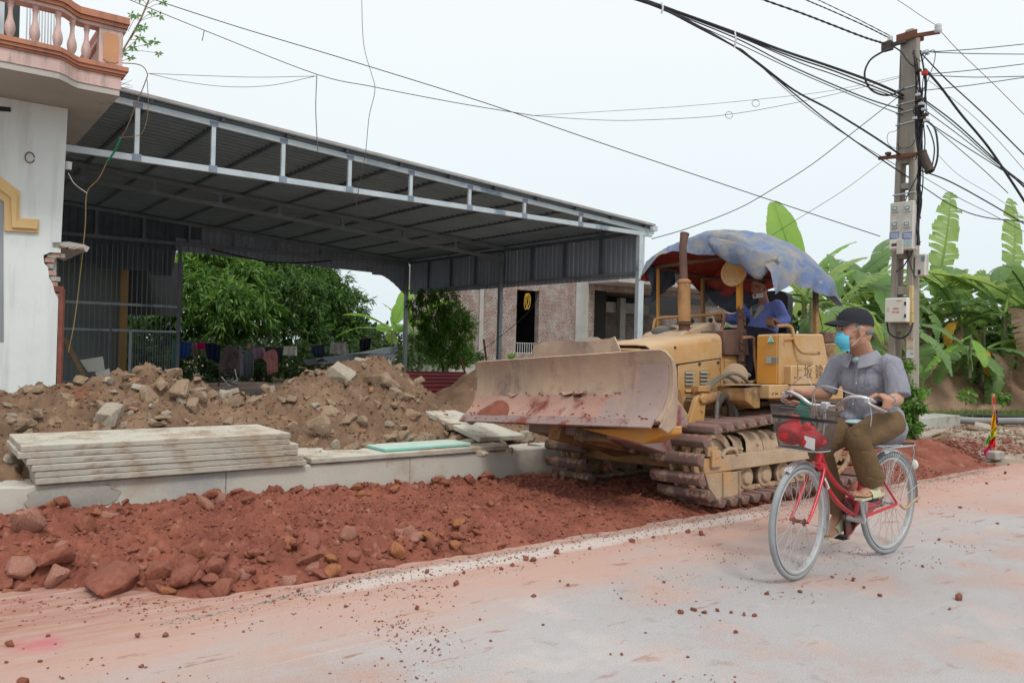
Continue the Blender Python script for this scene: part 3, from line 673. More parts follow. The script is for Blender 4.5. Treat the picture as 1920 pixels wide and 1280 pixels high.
# chunks on the brown heap at the places the photograph shows
UQ = {(205, 778): 'pale rounded concrete slab on the lower front of the left heap', (598, 805): 'large tall tan boulder low on the middle of the heap',
      (262, 697): 'pale chunk standing on the very top of the left heap', (640, 702): 'long speckled slab near the crest of the right heap',
      (700, 712): 'broad dark chunk below the crest of the right heap', (733, 718): 'long block leaning down the right shoulder of the heap',
      (440, 752): 'flat squared slab leaning in the dip between the two heaps', (629, 838): 'narrow pale slab standing on edge beside the stacked slabs',
      (212, 733): 'small white tile fragment on the left heap', (150, 708): 'flat wedge of concrete at the left foot of the heap by the house'}
for px, py, s, k, fl in ((205, 778, 28, 3, 1), (598, 805, 33, 1, 1.3), (262, 697, 15, 1, 1.2), (240, 705, 20, 5, 1), (640, 702, 26, 3, 1), (700, 712, 27, 5, 1), (733, 718, 30, 4, 1), (742, 738, 17, 6, 1), (440, 752, 26, 2, 1), (629, 838, 15, 7, 1.6),
                         (212, 733, 11, 11, .6), (150, 708, 30, 8, .6), (205, 715, 15, 11, 1), (280, 740, 30, 2, 1), (300, 720, 26, 4, 1), (340, 730, 26, 0, 1), (235, 725, 18, 5, 1), (375, 748, 22, 1, 1.2), (360, 760, 18, 6, 1), (395, 740, 18, 2, 1), (370, 712, 16, 4, 1), (325, 700, 14, 9, 1), (300, 695, 12, 2, 1),
                         (475, 752, 22, 5, 1), (470, 728, 18, 0, 1), (500, 730, 18, 8, 1), (430, 738, 16, 3, 1), (545, 712, 12, 8, .6), (775, 782, 22, 1, 1.2), (755, 765, 14, 5, 1), (740, 760, 12, 0, 1), (730, 820, 20, 5, 1), (760, 818, 20, 1, 1.1), (785, 825, 18, 2, 1), (800, 822, 16, 9, 1), (690, 835, 18, 4, 1), (660, 838, 14, 0, 1), (678, 790, 22, 1, 1), (620, 770, 14, 5, 1), (590, 760, 14, 7, 1),
                         (730, 795, 12, 11, 1), (285, 762, 10, 11, 1), (283, 790, 12, 11, .8), (190, 760, 14, 0, 1), (235, 795, 10, 3, 1), (130, 722, 12, 4, 1), (70, 728, 9, 5, 1), (30, 738, 8, 2, 1), (15, 760, 14, 4, 1), (70, 775, 16, 6, 1), (110, 790, 12, 4, 1), (430, 790, 14, 0, 1), (350, 790, 12, 5, 1), (310, 775, 14, 7, 1), (245, 760, 14, 9, 1),
                         (870, 835, 18, 3, 1), (910, 815, 14, 5, 1), (935, 832, 22, 4, 1), (985, 818, 20, 3, 1), (1010, 825, 16, 2, 1), (960, 845, 14, 1, 1), (905, 850, 14, 7, 1), (850, 825, 12, 0, 1), (835, 812, 14, 5, 1), (1000, 838, 12, 0, 1), (850, 800, 14, 6, 1)):
    p, Y = hitpt(px, py+s*.35, h_heap, 5)
    if p is None: continue
    r_m = s*Y/1500*1.08
    lab = UQ.get((px, py), heap_lab(*toab(p)[:2], CK[k], r_m) if px < 820 else 'broken stone in the spill of earth under the dozer blade')
    me_ = CK[k]
    rot = (rr_.uniform(-.3, .3), rr_.uniform(-.5, .1), rr_.uniform(0, 3.1))
    if (px, py) == (733, 718): rot = (.2, .75, -.3)
    if (px, py) == (640, 702): rot = (.5, .5, -.2)
    if (px, py) == (629, 838): rot = (.3, 1.35, .3)
    place(me_, 'concrete_chunk', p, (r_m, r_m*.8, r_m*fl), lab, 'chunk', 'broken chunks on the brown heap' if (px, py) not in UQ else None, rot, .15, 1, rr_)
zone_rocks(150, lambda: rr_.uniform(.3, 5.4), lambda a: rr_.uniform(6.7, 8.5), .03, .11, h_heap, CK, 'concrete_chunk', lambda a, b, m, s: heap_lab(a, b, m, s), 'chunk', 'broken chunks on the brown heap', .3)
for i in range(10):
    a, b = rr_.uniform(.5, 4.8), rr_.uniform(6.8, 8.2)
    place(BK, 'brick_bit', W(a, b, float(h_heap(np.array(a), np.array(b)))), .055, 'broken red brick end among the chunks of the heap', 'brick', 'brick ends on the heap', sink=.2, rnd=rr_)
for (px, py, s, me_) in ((1745, 800, 0, 0),):
    pass
zone_rocks(26, lambda: rr_.uniform(10.8, 16), lambda a: rr_.uniform(4.9, 6.3), .05, .16, h_site, CK+RK[:4], 'rubble_stone', 'broken stone on the verge between the pole and the flagged stake', 'stone', 'stones strewn on the verge', .3)

zone_rocks(34, lambda: rr_.uniform(9.2, 12.0), lambda a: rr_.uniform(4.5, 5.8), .025, .09, lambda a, b: h_site(a, b)+.10*np.exp(-((a-10.6)/1.2)**2-((b-5.15)/.5)**2), RK, 'red_stone', 'red stone lying on the spill of soil round the pole foot', 'stone', 'red stones by the pole foot', .2)
o = scatter('spill_crumbs', 3500, lambda r_, n: 10.4+r_.randn(n)*1.1, lambda r_, a: 5.1+r_.randn(len(a))*.42, lambda a, b: h_site(a, b)+.02+.12*np.clip(1-np.sqrt(((a-10.6)/1.9)**2+((b-5.15)/.85)**2), 0, 1), .008, .04, M_redrock, 3, 14)
tag(o, 'red crumbs on the spill of soil by the pole foot', 'crumbs')
# stacked slabs
r_ = random.Random(5)
names = ['topmost slab of the stack, its top dusted with pale soil', 'second slab down, with a small red ring sprayed on its left end', 'third slab down, pushed further right than the two above', 'fourth slab from the top of the concrete slab stack', 'fifth slab down, next to the bottom of the stack', 'bottom slab of the stack, resting on the kerb wall']
ra = [2.43, 2.425, 2.50, 2.49, 2.545, 2.57]; la = [.60, .585, .635, .665, .685, .69]; zt = .566
def slab(name, lab, a0, a1, b0, b1, z0, z1, mt, rot=0, m=None, seed=0):
    mb = MB(); nA, nB = 12, 4; g = []
    for i in range(nA+1):
        g.append([((a1-a0)*(i/nA-.5)+.004*noise.noise(Vector((i, j, seed))), (b1-b0)*(j/nB-.5)+.006*noise.noise(Vector((i*.8, j+9, seed))), (z1-z0)/2) for j in range(nB+1)])
    mb.sheet(g, z1-z0)
    M_ = m if m is not None else abm((a0+a1)/2, (b0+b1)/2, (z0+z1)/2) @ Matrix.Rotation(rot, 4, 'Z')
    o = link(name, mb.mesh(name, mt, 30, .005, 1, recalc=True), None, M_); return tag(o, lab, 'slab')
for i in range(6):
    z1 = zt - i*.0445; z0 = z1-.0425
    off = r_.uniform(-.004, .004)
    o = slab('concrete_slab', names[i], la[i], ra[i], 6.10+off, 6.86+off, z0, z1, M_conc_edge, r_.uniform(-.002, .002), seed=i)
    o['group'] = 'slabs in the stack on the kerb wall'
    if i == 1:
        mb = MB(); c = Vector((-(ra[1]-la[1])/2+.10, -.3795, 0))
        mb.tube([c+Vector((.028*math.cos(t), 0, .012*math.sin(t))) for t in np.linspace(0, 5.6, 14)], .0022, 5)
        mb.build('red_ring_mark', mat('red_spray', (.45, .06, .08), bump=0, speck=0), o)
slab('concrete_slab', 'long single slab lying flat on the kerb wall right of the stack', 2.62, 4.62, 6.13, 6.80, .303, .346, M_conc_edge, seed=11)
slab('concrete_slab', 'turquoise edged slab lying on the long flat slab', 3.32, 4.24, 6.22, 6.55, .350, .378, M_turq, .03, seed=12)
cs = [onb(797, 770, 7.15), onb(900, 820, 6.36), onb(985, 815, 6.52), onb(852, 768, 7.40)]
mb = MB(); nrm = (cs[1]-cs[0]).cross(cs[3]-cs[0]).normalized();
if nrm.z < 0: nrm = -nrm
mb.hexa([c-nrm*.05 for c in cs], cs)
o = mb.build('concrete_slab', M_conc_edge, None, 30, .006, frame=Matrix.Identity(4), recalc=True); tag(o, 'white slab tipped down from the heap below the dozer blade', 'slab')
# right verge: kerb pieces, pipe, flagged stake
slab('kerb_block', 'grey concrete kerb block in front of the pipe right of the pole', 13.2, 15.0, 6.55, 7.0, -.05, .26, M_conc, .02, seed=21)
slab('kerb_block', 'long pale kerb piece lying askew by the pole foot', 11.6, 13.4, 5.85, 6.05, -.02, .12, M_chunk2, .22, seed=22)
mb = MB(); mb.tube(curve_pts([onz(1640, 770, .2), onz(1700, 780, .19), onz(1760, 784, .18), onz(1830, 789, .15), onz(1925, 789, .16), onz(2100, 789, .16)], 8), .065, 12)
tag(mb.build('grey_pipe', M_pipe, None, 60), 'thick grey pipe lying across the verge behind the stake', 'pipe')
mb = MB(); mb.tube(curve_pts([onz(1800, 778, .16), onz(1860, 780, .16), onz(1930, 781, .16), onz(2080, 781, .16)], 8), .03, 8)
tag(mb.build('thin_pipe', M_cable, None, 60), 'thin black pipe behind the thick grey one', 'pipe')
# ---------------------------------------------------------------- white house with balcony
hs = thing('white_house', 'white plastered house with a pink and orange balustraded balcony at the left edge', 'house', abm(-1, 10.8, -.1))
poly = [(-6, -.1), (1.395, -.1), (1.40, 1.72), (1.36, 1.80), (1.335, 1.90), (1.30, 1.96), (1.285, 2.08), (1.245, 2.13), (1.235, 2.22), (1.30, 2.26), (1.41, 2.265), (1.445, 3.98), (-6, 3.98)]
m_ = MB(); m_.prism(poly, 'y', 10.8, 11.02); m_.build('wall', M_white, hs, frame=ABZ, smooth=20)
m_ = MB(); m_.box(1.2, 1.40, 11.02, 19.0, -.1, 3.98); m_.box(-6, 1.2, 18.8, 19, -.1, 3.98); m_.build('side_wall', M_white, hs, frame=ABZ)
m_ = MB(); m_.box(1.02, 1.16, 11.3, 11.45, -.1, 3.9); m_.box(-6, 1.02, 11.3, 11.4, 0, 3.9); m_.build('inner_wall', M_greywall, hs, frame=ABZ)
# torn brickwork in the notch
r_ = random.Random(9)
for k, (a, z) in enumerate([(1.375, 1.76), (1.355, 1.83), (1.335, 1.885), (1.33, 1.95), (1.30, 2.02), (1.285, 2.10), (1.27, 2.17), (1.29, 2.22), (1.34, 2.235), (1.39, 2.235)]):
    m_ = MB(); w = .06+.035*r_.random(); m_.box(a-w*.2, a+w, 10.82+.02*r_.random(), 10.98, z-.03, z+.028)
    mt = M_brickred if k % 2 == 0 else M_mortar
    m_.build('brick', mt, hs, frame=ABZ, bevel=.008)
m_ = MB(); m_.prism([(1.36, 1.6), (1.43, 1.6), (1.425, 1.80), (1.385, 1.92), (1.35, 2.03), (1.335, 2.2), (1.30, 2.2), (1.29, 2.0)], 'y', 10.86, 11.0); m_.build('mortar_core', M_mortar, hs, frame=ABZ)
# rusty door frame left standing at the corner
m_ = MB(); m_.box(1.405, 1.455, 10.80, 10.87, -.1, 1.86); m_.box(1.36, 1.455, 10.801, 10.869, 1.80, 1.87); m_.box(1.455, 1.475, 10.84, 10.87, -.1, 1.84); m_.build('door_frame', M_rustpaint, hs, frame=ABZ, bevel=.004)
# broken canopy slab
g = []
for i in range(9):
    b = 10.80+i*.2; e_ = 1.66+.05*noise.noise(Vector((i*.9, 2, 2)))+.03*(i == 0)
    g.append([(1.33, b, 2.315), (1.50, b, 2.34+.01*noise.noise(Vector((i, 1, 5)))), (e_-.05, b, 2.325), (e_, b, 2.30)])
MB().sheet(g, .065).build('broken_canopy', M_soffit, hs, frame=ABZ, recalc=True)
for k in range(7):
    a = 1.42+.035*k; o = link('canopy_rubble', CK[k], hs); o.matrix_basis = wm(hs).inverted() @ ABZ @ Matrix.Translation((a, 10.80+.02*(k % 3), 2.335)) @ Matrix.Scale(.032+.012*(k % 2), 4)
# balcony
def bfront(a): return 9.62+.22*float(smooth(np.array((a-1.18)/.24)))
def ring(off, a1=1.82, b1=15.5):
    pts = [(-6, bfront(-6)-off)] + [(a, bfront(a)-off) for a in np.linspace(.2, 1.6, 22)] + [(a1+off, bfront(1.8)-off), (a1+off, b1), (-6, b1)]
    return pts
def slabring(off, z0, z1, inner=None): m_ = MB(); m_.prism(ring(off), 'z', z0, z1); return m_
slabring(0, 3.985, 4.05).build('balcony_soffit', M_soffit, hs, frame=ABZ, smooth=25, recalc=True)
m_ = slabring(.012, 4.052, 4.19); m_.build('fascia', M_trimp, hs, frame=ABZ, smooth=25, recalc=True)
for off, z0, z1 in ((.03, 4.192, 4.215), (.055, 4.217, 4.25), (.075, 4.252, 4.30)):
    slabring(off, z0, z1).build('ledge_moulding', M_trimo, hs, frame=ABZ, smooth=25, recalc=True)
def rail(off, z0, z1, wid, nm, mt):
    a_s = [-6] + list(np.linspace(.2, 1.6, 22)) + [1.86+off*.4]
    m_ = MB(); g = []
    for a in a_s:
        b = bfront(a); g.append([(a, b-off, z0), (a, b-off, z1), (a, b+wid, z1), (a, b+wid, z0), (a, b-off, z0)])
    m_.sheet(g); n_ = len(m_.v); m_.f.append([0, 1, 2, 3]); m_.f.append([n_-5, n_-4, n_-3, n_-2])
    m_.box(1.66, 1.86+off*.4, bfront(1.8)+wid+.002, 15.4, z0, z1)
    m_.build(nm, mt, hs, frame=ABZ, smooth=25, recalc=True)
rail(.02, 4.70, 4.735, .14, 'rail_moulding', M_trimp); rail(.055, 4.737, 4.775, .16, 'top_rail', M_trimo); rail(.085, 4.777, 4.85, .18, 'top_rail', M_trimo)
MB().box(1.63, 1.83, 9.90, 10.1, 4.852, 4.88).build('rail_cap', M_mortar, hs, frame=ABZ, bevel=.01)
prof = [(.036, 0), (.036, .02), (.026, .03), (.03, .045), (.044, .075), (.05, .12), (.044, .165), (.03, .21), (.022, .26), (.021, .31), (.027, .345), (.034, .355), (.024, .365), (.033, .385), (.038, .4)]
bm_ = MB(); bm_.lathe(prof, (0, 0, 0), n=16); bme = bm_.mesh('baluster', M_trimp, 50)
for px in (-75, -30, 18, 65, 108, 135, 162):
    p = onb(px, 75, 9.75); a = toab(p)[0]; b = bfront(a)+.05; p = onb(px, 75, b); a = toab(p)[0]
    link('baluster', bme, hs, wm(hs).inverted() @ ABZ @ Matrix.Translation((a, b, 4.301)))
m_ = MB(); m_.box(1.60, 1.84, bfront(1.8)-.01, bfront(1.8)+.14, 4.301, 4.699); m_.box(1.70, 1.84, bfront(1.8)+.142, 14, 4.301, 4.699)
m_.build('end_pier', M_trimp, hs, frame=ABZ)
bb = bfront(1.8)-.011
pan = [(1.645, 4.35), (1.665, 4.35), (1.665, 4.335), (1.775, 4.335), (1.775, 4.35), (1.795, 4.35), (1.795, 4.64), (1.775, 4.64), (1.775, 4.655), (1.665, 4.655), (1.665, 4.64), (1.645, 4.64)]
m_ = MB(); m_.prism(pan, 'y', bb-.012, bb); m_.build('pier_panel', M_orange_panel, hs, frame=ABZ)
m_ = MB(); m_.box(-6, .95, 11.0, 11.2, 4.30, 7.2); m_.build('upper_wall', mat('dark_green_shutter', (.05, .075, .07), (.04, .055, .05), 2, .6, .05, 20), hs, frame=ABZ)
for k in range(12):
    MB().box(.98+.03*k, .993+.03*k, 10.6, 10.62, 4.31, 5.6).build('steel_tube', M_galv, hs, frame=ABZ)
MB().box(.55, .75, 10.35, 10.42, 4.31, 5.3).build('screen_panel', M_galv, hs, frame=ABZ)
MB().box(1.34, 1.42, 10.9, 10.98, 4.31, 4.70).build('brick_stub', M_brickred, hs, frame=ABZ)
MB().box(-.2, -.05, 10.3, 10.36, 4.31, 5.3).build('screen_panel', M_galv, hs, frame=ABZ)
# window surround, vent slot, ring
def pxpoly(pts, b): return [(toab(onb(x, y, b))[0], toab(onb(x, y, b))[2]) for x, y in pts]
out_ = pxpoly([(-60, 250), (0, 332), (37, 360), (36, 410), (73, 412), (71, 437), (8, 433), (7, 379), (-60, 330)], 10.80)
m_ = MB(); m_.prism(out_, 'y', 10.765, 10.80); m_.build('window_moulding', M_yel_mould, hs, frame=ABZ, recalc=True)
in_ = pxpoly([(-60, 270), (0, 344), (31, 366), (30, 416), (70, 418), (69, 430), (22, 427), (20, 372), (0, 356), (-60, 310)], 10.78)
m_ = MB(); m_.prism(in_, 'y', 10.735, 10.764); m_.build('window_moulding', M_yel_mould, hs, frame=ABZ, recalc=True)
m_ = MB(); q = pxpoly([(-60, 335), (6, 380), (7, 640), (-60, 640)], 10.8); m_.prism(q, 'y', 10.79, 10.799); m_.build('window_pane', mat('window_grey', (.30, .32, .34), rough=.15, bump=0, speck=0), hs, frame=ABZ)
q = pxpoly([(-10, 199), (20, 202), (20, 210), (-10, 208)], 10.8); m_ = MB(); m_.prism(q, 'y', 10.785, 10.799); m_.build('vent_slot', M_shade, hs, frame=ABZ)  # near-black plate painted as the shade inside the slot
c = toab(onb(56, 295, 10.78)); m_ = MB(); m_.tube([(c[0]+.045*math.cos(t)*(1-.1*math.sin(t)), 10.785, c[2]+.06*math.sin(t)) for t in np.linspace(0, 6.0, 22)], .006, 6); m_.build('iron_ring', M_rust, hs, frame=ABZ, smooth=60)
m_ = MB(); m_.cyl(tuple(ABZ.inverted() @ onb(128, 318, 10.85)), tuple(ABZ.inverted() @ (onb(128, 318, 10.85)+Vector((0, 0, .09)))), .035, .04, 12)
m_.build('white_insulator', M_porc, hs, frame=ABZ)

M_zinc = mat('zinc_paint', (.24, .29, .37), bump=0, speck=0)
# ---------------------------------------------------------------- steel shed
sh = thing('steel_shed', 'open grey steel shed with a corrugated roof on exposed trusses', 'shed', abm(11.66, 11.3, 0))
ztop = lambda a: 4.335-.0655*(a-2)
def corr_sheet(name, mt, O, du, dv, nu, width, depth=.018, pitch=.2, vsteps=1, parent=sh, edge=None):
    """trapezoid-ribbed sheet: ribs repeat along du, run along dv"""
    nr = max(1, int(round(width/pitch))); g = []; O = Vector(O); du = Vector(du); dv = Vector(dv); nrm = du.cross(dv).normalized()
    us = []
    for k in range(nr):
        for f_, h in ((0, 0), (.55, 0), (.65, 1), (.9, 1)): us.append(((k+f_)*width/nr, h))
    us.append((width, 0))
    for u_, h in us:
        L_ = edge(u_) if edge else None
        g.append([O+du*u_+(dv*(j/vsteps) if L_ is None else dv.normalized()*(L_*j/vsteps))+nrm*(h*depth) for j in range(vsteps+1)])
    m_ = MB(); m_.sheet(g, .002); return m_.build(name, mt, parent, smooth=None, frame=ABZ)
nb_ = 10; b0, b1 = 11.2, 20.95
for k in range(nb_):
    w = (b1-b0)/nb_; a0 = -2.5; a1 = 11.95
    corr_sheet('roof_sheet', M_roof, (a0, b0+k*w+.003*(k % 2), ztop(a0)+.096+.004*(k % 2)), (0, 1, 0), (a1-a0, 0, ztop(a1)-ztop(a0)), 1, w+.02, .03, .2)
m_ = MB(); m_.beam((-2.5, 11.18, ztop(-2.5)+.118), (11.97, 11.18, ztop(11.97)+.118), .03, .04); m_.build('edge_flashing', M_ridge, sh, frame=ABZ)
k = 0; a = 2.46-.93*5
while a < 12:
    m_ = MB(); m_.beam((a, 11.22, ztop(a)+.068), (a, 20.95, ztop(a)+.068), .05, .05); m_.build('purlin', M_galv_d, sh, frame=ABZ); a += .93
def truss(b, zb, posts, mt, a0=-2.5, a1=11.7, ht=.085, wd=.05, bot=None):
    m_ = MB(); m_.beam((a0, b, ztop(a0)), (a1+.35, b, ztop(a1+.35)), wd, ht); m_.build('top_chord', mt, sh, frame=ABZ, bevel=.004)
    m_ = MB(); zb0 = (zb(a0), zb(a1+.3)) if callable(zb) else (zb, zb); m_.beam((a0, b, zb0[0]), (a1+(.3 if b < 12 else 0), b, zb0[1]), wd, ht); m_.build('bottom_chord', mt, sh, frame=ABZ, bevel=.004)
    for a in posts:
        z0 = (zb(a) if callable(zb) else zb)+ht/2; z1 = ztop(a)-ht/2
        if z1-z0 < .01: continue
        m_ = MB(); m_.box(a-.028, a+.028, b-.024, b+.024, z0, z1); m_.build('strut', mt, sh, frame=ABZ)
        for q0, q1 in ((z0-ht*.9, z0+.012), (z1-.005, z1+ht*.8)): MB().box(a-.058, a+.058, b-wd/2-.004, b-wd/2-.001, q0, q1).build('weld_patch', M_zinc, sh, frame=ABZ)
truss(11.3, 3.615, [1.35, 2.31, 3.28, 4.27, 5.32, 6.39, 7.53, 8.71, 10.05], M_galv)
truss(16.0, lambda a: ztop(a)-.24, [1.2, 2.4, 3.6, 4.8, 6.0, 7.4, 8.9, 10.3], M_steel_t)
truss(20.7, 3.60, [2.1, 3.42, 4.45, 5.5, 6.6, 7.75, 9.0], M_steel_t)
for b in (11.3, 16.0, 20.7):
    m_ = MB(); m_.box(11.61, 11.71, b-.05, b+.05, -.1, 3.57); m_.build('post', M_galv if b < 12 else M_steel_t, sh, frame=ABZ, bevel=.004)
m_ = MB(); m_.tube([(11.78, 11.32, 3.6), (11.78, 11.32, .0)], .035, 10); m_.build('downpipe', M_galv, sh, frame=ABZ, smooth=60)
m_ = MB(); m_.box(11.9, 12.12, 11.25, 20.9, 3.70, 3.80); m_.build('gutter', M_galv, sh, frame=ABZ)
# side cladding
for k in range(9):
    w = (20.7-11.35)/9; b = 11.35+k*w
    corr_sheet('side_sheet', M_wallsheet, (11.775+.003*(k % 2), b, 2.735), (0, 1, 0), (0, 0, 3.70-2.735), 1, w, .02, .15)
for b in np.arange(12.5, 20.5, 1.18):
    m_ = MB(); m_.box(11.70, 11.75, b-.02, b+.02, 2.86, 3.62); m_.build('stud', M_galv_d, sh, frame=ABZ)
m_ = MB(); m_.box(11.70, 11.752, 11.36, 20.65, 2.81, 2.858); m_.build('side_rail', M_steel_t, sh, frame=ABZ)
m_ = MB(); m_.box(11.70, 11.752, 11.36, 20.65, 3.622, 3.68); m_.build('side_rail', M_galv_d, sh, frame=ABZ)
# back cladding with the curved right corner
def back_len(u_, tot=6.5):
    a = 5.2+u_; base = 3.72-(3.40-.025*(a-5.2)); q = max(0., (a-10.55)/1.2); return base + (1.25*q*q*.55 if q < .75 else .39+ (q-.75)*.9) if True else base
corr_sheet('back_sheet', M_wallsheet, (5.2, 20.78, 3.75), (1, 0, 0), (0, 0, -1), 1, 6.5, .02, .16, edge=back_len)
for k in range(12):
    a = -2.5+k*1.19; corr_sheet('back_sheet', M_wallsheet if a > 5.2 else M_galv_d, (a, 20.83, ztop(a+.6)+.13), (1, 0, 0), (0, 0, -1), 1, 1.19, .02, .17, edge=(lambda u_: .62) if a > 5.2 else (lambda u_, a=a: 1.45 if a+u_ < 5.22 else .62))  # left sheets take a darker steel in place of the deep bay's shade
m_ = MB(); m_.tube(curve_pts([(6.0, 20.6, 3.52), (7.3, 20.5, 3.33), (8.2, 20.5, 3.36), (9.2, 20.55, 3.50)], 6), .018, 6); m_.build('hanging_hose', M_cable, sh, frame=ABZ)

# barred partition at the back left
gt = thing('steel_bar_screen', 'tall screen of thin vertical steel bars at the back left of the shed', 'gate', abm(4, 20.45, 0))
m_ = MB(); m_.box(5.19, 5.26, 20.40, 20.47, 0, 3.56); m_.build('post', M_steel_t, gt, frame=ABZ)
m_ = MB(); m_.box(3.70, 3.75, 20.40, 20.45, 0, 2.02); m_.build('post', M_steel_t, gt, frame=ABZ)
m_ = MB(); m_.box(4.12, 4.18, 20.36, 20.40, 0, 1.42); m_.build('post', M_galv, gt, frame=ABZ)
for z, h in ((2.04, .06), (1.43, .05)): m_ = MB(); m_.box(2.2, 5.18, 20.41, 20.45, z-h/2, z+h/2); m_.build('rail', M_galv, gt, frame=ABZ)
bar = MB().box(-.009, .009, -.009, .009, 0, 1).mesh('bar', M_steel_t)
a = 2.3
gi = wm(gt).inverted() @ ABZ
while a < 5.15:
    thin = a > 4.1
    link('bar', bar, gt, gi @ Matrix.Translation((a, 20.46, .1)) @ Matrix.Diagonal((1, 1, 3.3, 1)))
    if thin: link('bar', bar, gt, gi @ Matrix.Translation((a+.055, 20.46, .1)) @ Matrix.Diagonal((1, 1, 1.3, 1)))
    a += .11
m_ = MB(); m_.box(2.0, 4.55, 23.6, 23.7, 0, 3.4); tag(m_.build('back_room_wall', M_greywall, None, frame=ABZ), 'dim grey green wall behind the steel bars', 'wall')
m_ = MB(); m_.box(4.5, 4.66, 23.3, 23.55, 0, 3.4); tag(m_.build('ochre_pillar', M_ochre, None, frame=ABZ), 'dull ochre pillar behind the steel bars', 'pillar')
m_ = MB(); m_.box(1.0, 5.2, 20.9, 24, 3.42, 3.5); m_.box(4.66, 6.2, 23.9, 24, 1.9, 3.42); tag(m_.build('back_room_roof', M_shade, None, frame=ABZ), 'dark low lean-to roof and added dark backing panel behind the steel bars', 'roof')  # upright near-black panel added to cover the sky and darken the gap
# boards and junk leaning inside
m_ = MB(); m_.hexa([(2.45, 14.2, .1), (2.53, 14.2, .1), (2.53, 14.26, .1), (2.45, 14.26, .1)], [(1.95, 14.6, 1.25), (2.03, 14.6, 1.25), (2.03, 14.66, 1.25), (1.95, 14.66, 1.25)])
tag(m_.build('wooden_plank', M_wood, None, frame=ABZ), 'brown plank leaning behind the house corner', 'plank')
for k, (pts, b, lab) in enumerate((([(150, 675), (193, 668), (197, 695), (165, 697)], 13.2, 'white board propped up behind the left heap, upper of two'), ([(178, 698), (205, 691), (210, 715), (188, 720)], 12.9, 'white board behind the left heap, lower of two'))):
    m_ = MB(); m_.prism(pxpoly(pts, b), 'y', b, b+.03); tag(m_.build('white_board', mat('board%d' % k, (.50, .50, .48), bump=0), None, frame=ABZ, recalc=True), lab, 'board')

# ---------------------------------------------------------------- unfinished brick building
def brickmat():
    m = mat('bare_brickwork', (.26, .19, .165), (.20, .145, .13), 1.3, .95, .2, 25, speck=.1, spots=[((.33, .315, .295), 1.7, .56, .12), ((.45, .30, .24), 12, .6, .05)])
    t = m.node_tree; n = t.nodes; l = t.links; b = n['Principled BSDF']; src = b.inputs['Base Color'].links[0].from_socket
    tc = n.new('ShaderNodeTexCoord'); sx = n.new('ShaderNodeSeparateXYZ'); l.new(tc.outputs['Object'], sx.inputs[0]); cb = n.new('ShaderNodeCombineXYZ')
    ad = n.new('ShaderNodeMath'); ad.operation = 'ADD'; l.new(sx.outputs[0], ad.inputs[0]); l.new(sx.outputs[1], ad.inputs[1]); l.new(ad.outputs[0], cb.inputs[0]); l.new(sx.outputs[2], cb.inputs[1])
    br = n.new('ShaderNodeTexBrick'); l.new(cb.outputs[0], br.inputs[0]); br.inputs['Scale'].default_value = 1; br.inputs['Brick Width'].default_value = .22; br.inputs['Row Height'].default_value = .085; br.inputs['Mortar Size'].default_value = .014
    br.inputs[1].default_value = (1, 1, 1, 1); br.inputs[2].default_value = (.72, .72, .72, 1); br.inputs[3].default_value = (1.25, 1.28, 1.3, 1)
    k = n.new('ShaderNodeMix'); k.data_type = 'RGBA'; k.blend_type = 'MULTIPLY'; k.inputs[0].default_value = 1; l.new(src, k.inputs[6]); l.new(br.outputs[0], k.inputs[7])
    # open ends of hollow bricks, the shade inside them painted as dark dots
    b2 = n.new('ShaderNodeTexBrick'); l.new(cb.outputs[0], b2.inputs[0]); b2.inputs['Scale'].default_value = 1; b2.inputs['Brick Width'].default_value = .11; b2.inputs['Row Height'].default_value = .17; b2.inputs['Mortar Size'].default_value = .036
    b2.inputs[1].default_value = (1, 1, 1, 1); b2.inputs[2].default_value = (1, 1, 1, 1); b2.inputs[3].default_value = (0, 0, 0, 1); b2.inputs['Mortar Smooth'].default_value = 0
    nz = n.new('ShaderNodeTexNoise'); nz.inputs['Scale'].default_value = 1.1; l.new(cb.outputs[0], nz.inputs[0]); mr_ = n.new('ShaderNodeMapRange'); l.new(nz.outputs[0], mr_.inputs[0]); mr_.inputs[1].default_value = .42; mr_.inputs[2].default_value = .52; mr_.inputs[3].default_value = 0; mr_.inputs[4].default_value = .8
    k2 = n.new('ShaderNodeMath'); k2.operation = 'MULTIPLY'; l.new(b2.outputs[0], k2.inputs[0]); l.new(mr_.outputs[0], k2.inputs[1])
    wv = n.new('ShaderNodeTexChecker'); wv.inputs['Scale'].default_value = 9; l.new(cb.outputs[0], wv.inputs[0])
    k4 = n.new('ShaderNodeMath'); k4.operation = 'MULTIPLY'; l.new(k2.outputs[0], k4.inputs[0]); l.new(wv.outputs['Fac'], k4.inputs[1])
    k3 = n.new('ShaderNodeMix'); k3.data_type = 'RGBA'; l.new(k4.outputs[0], k3.inputs[0]); l.new(k.outputs[2], k3.inputs[6]); k3.inputs[7].default_value = (.06, .045, .04, 1)
    l.new(k3.outputs[2], b.inputs['Base Color']); return m
M_brick = brickmat()
M_beam = mat('bare_concrete_beam', (.40, .39, .37), (.31, .30, .28), 1.2, .9, .2, 20)
M_railing = mat('pale_railing', (.5, .5, .5), bump=0, speck=0)
bd = thing('brick_building', 'unfinished bare brick building with concrete columns and open dark windows', 'building', abm(26, 30, 0))
BB_ = 30.0
def bx(name, x0, x1, z0, z1, mt, dy0=0, dy1=.3, **kw):
    a0 = toab(onb(x0, 600, BB_))[0]; a1 = toab(onb(x1, 600, BB_))[0]
    return MB().box(a0, a1, BB_+dy0, BB_+dy1, z0, z1).build(name, mt, bd, frame=ABZ, **kw)
ztopb = 6.4
bx('wall', 768, 968, -.2, ztopb, M_brick)
bx('wall', 968, 1010, -.2, .95, M_brick, .01, .29)
bx('wall', 968, 1010, 3.95, ztopb, M_brick, .01, .29)
bx('wall', 1010, 1080, -.2, ztopb, M_brick)
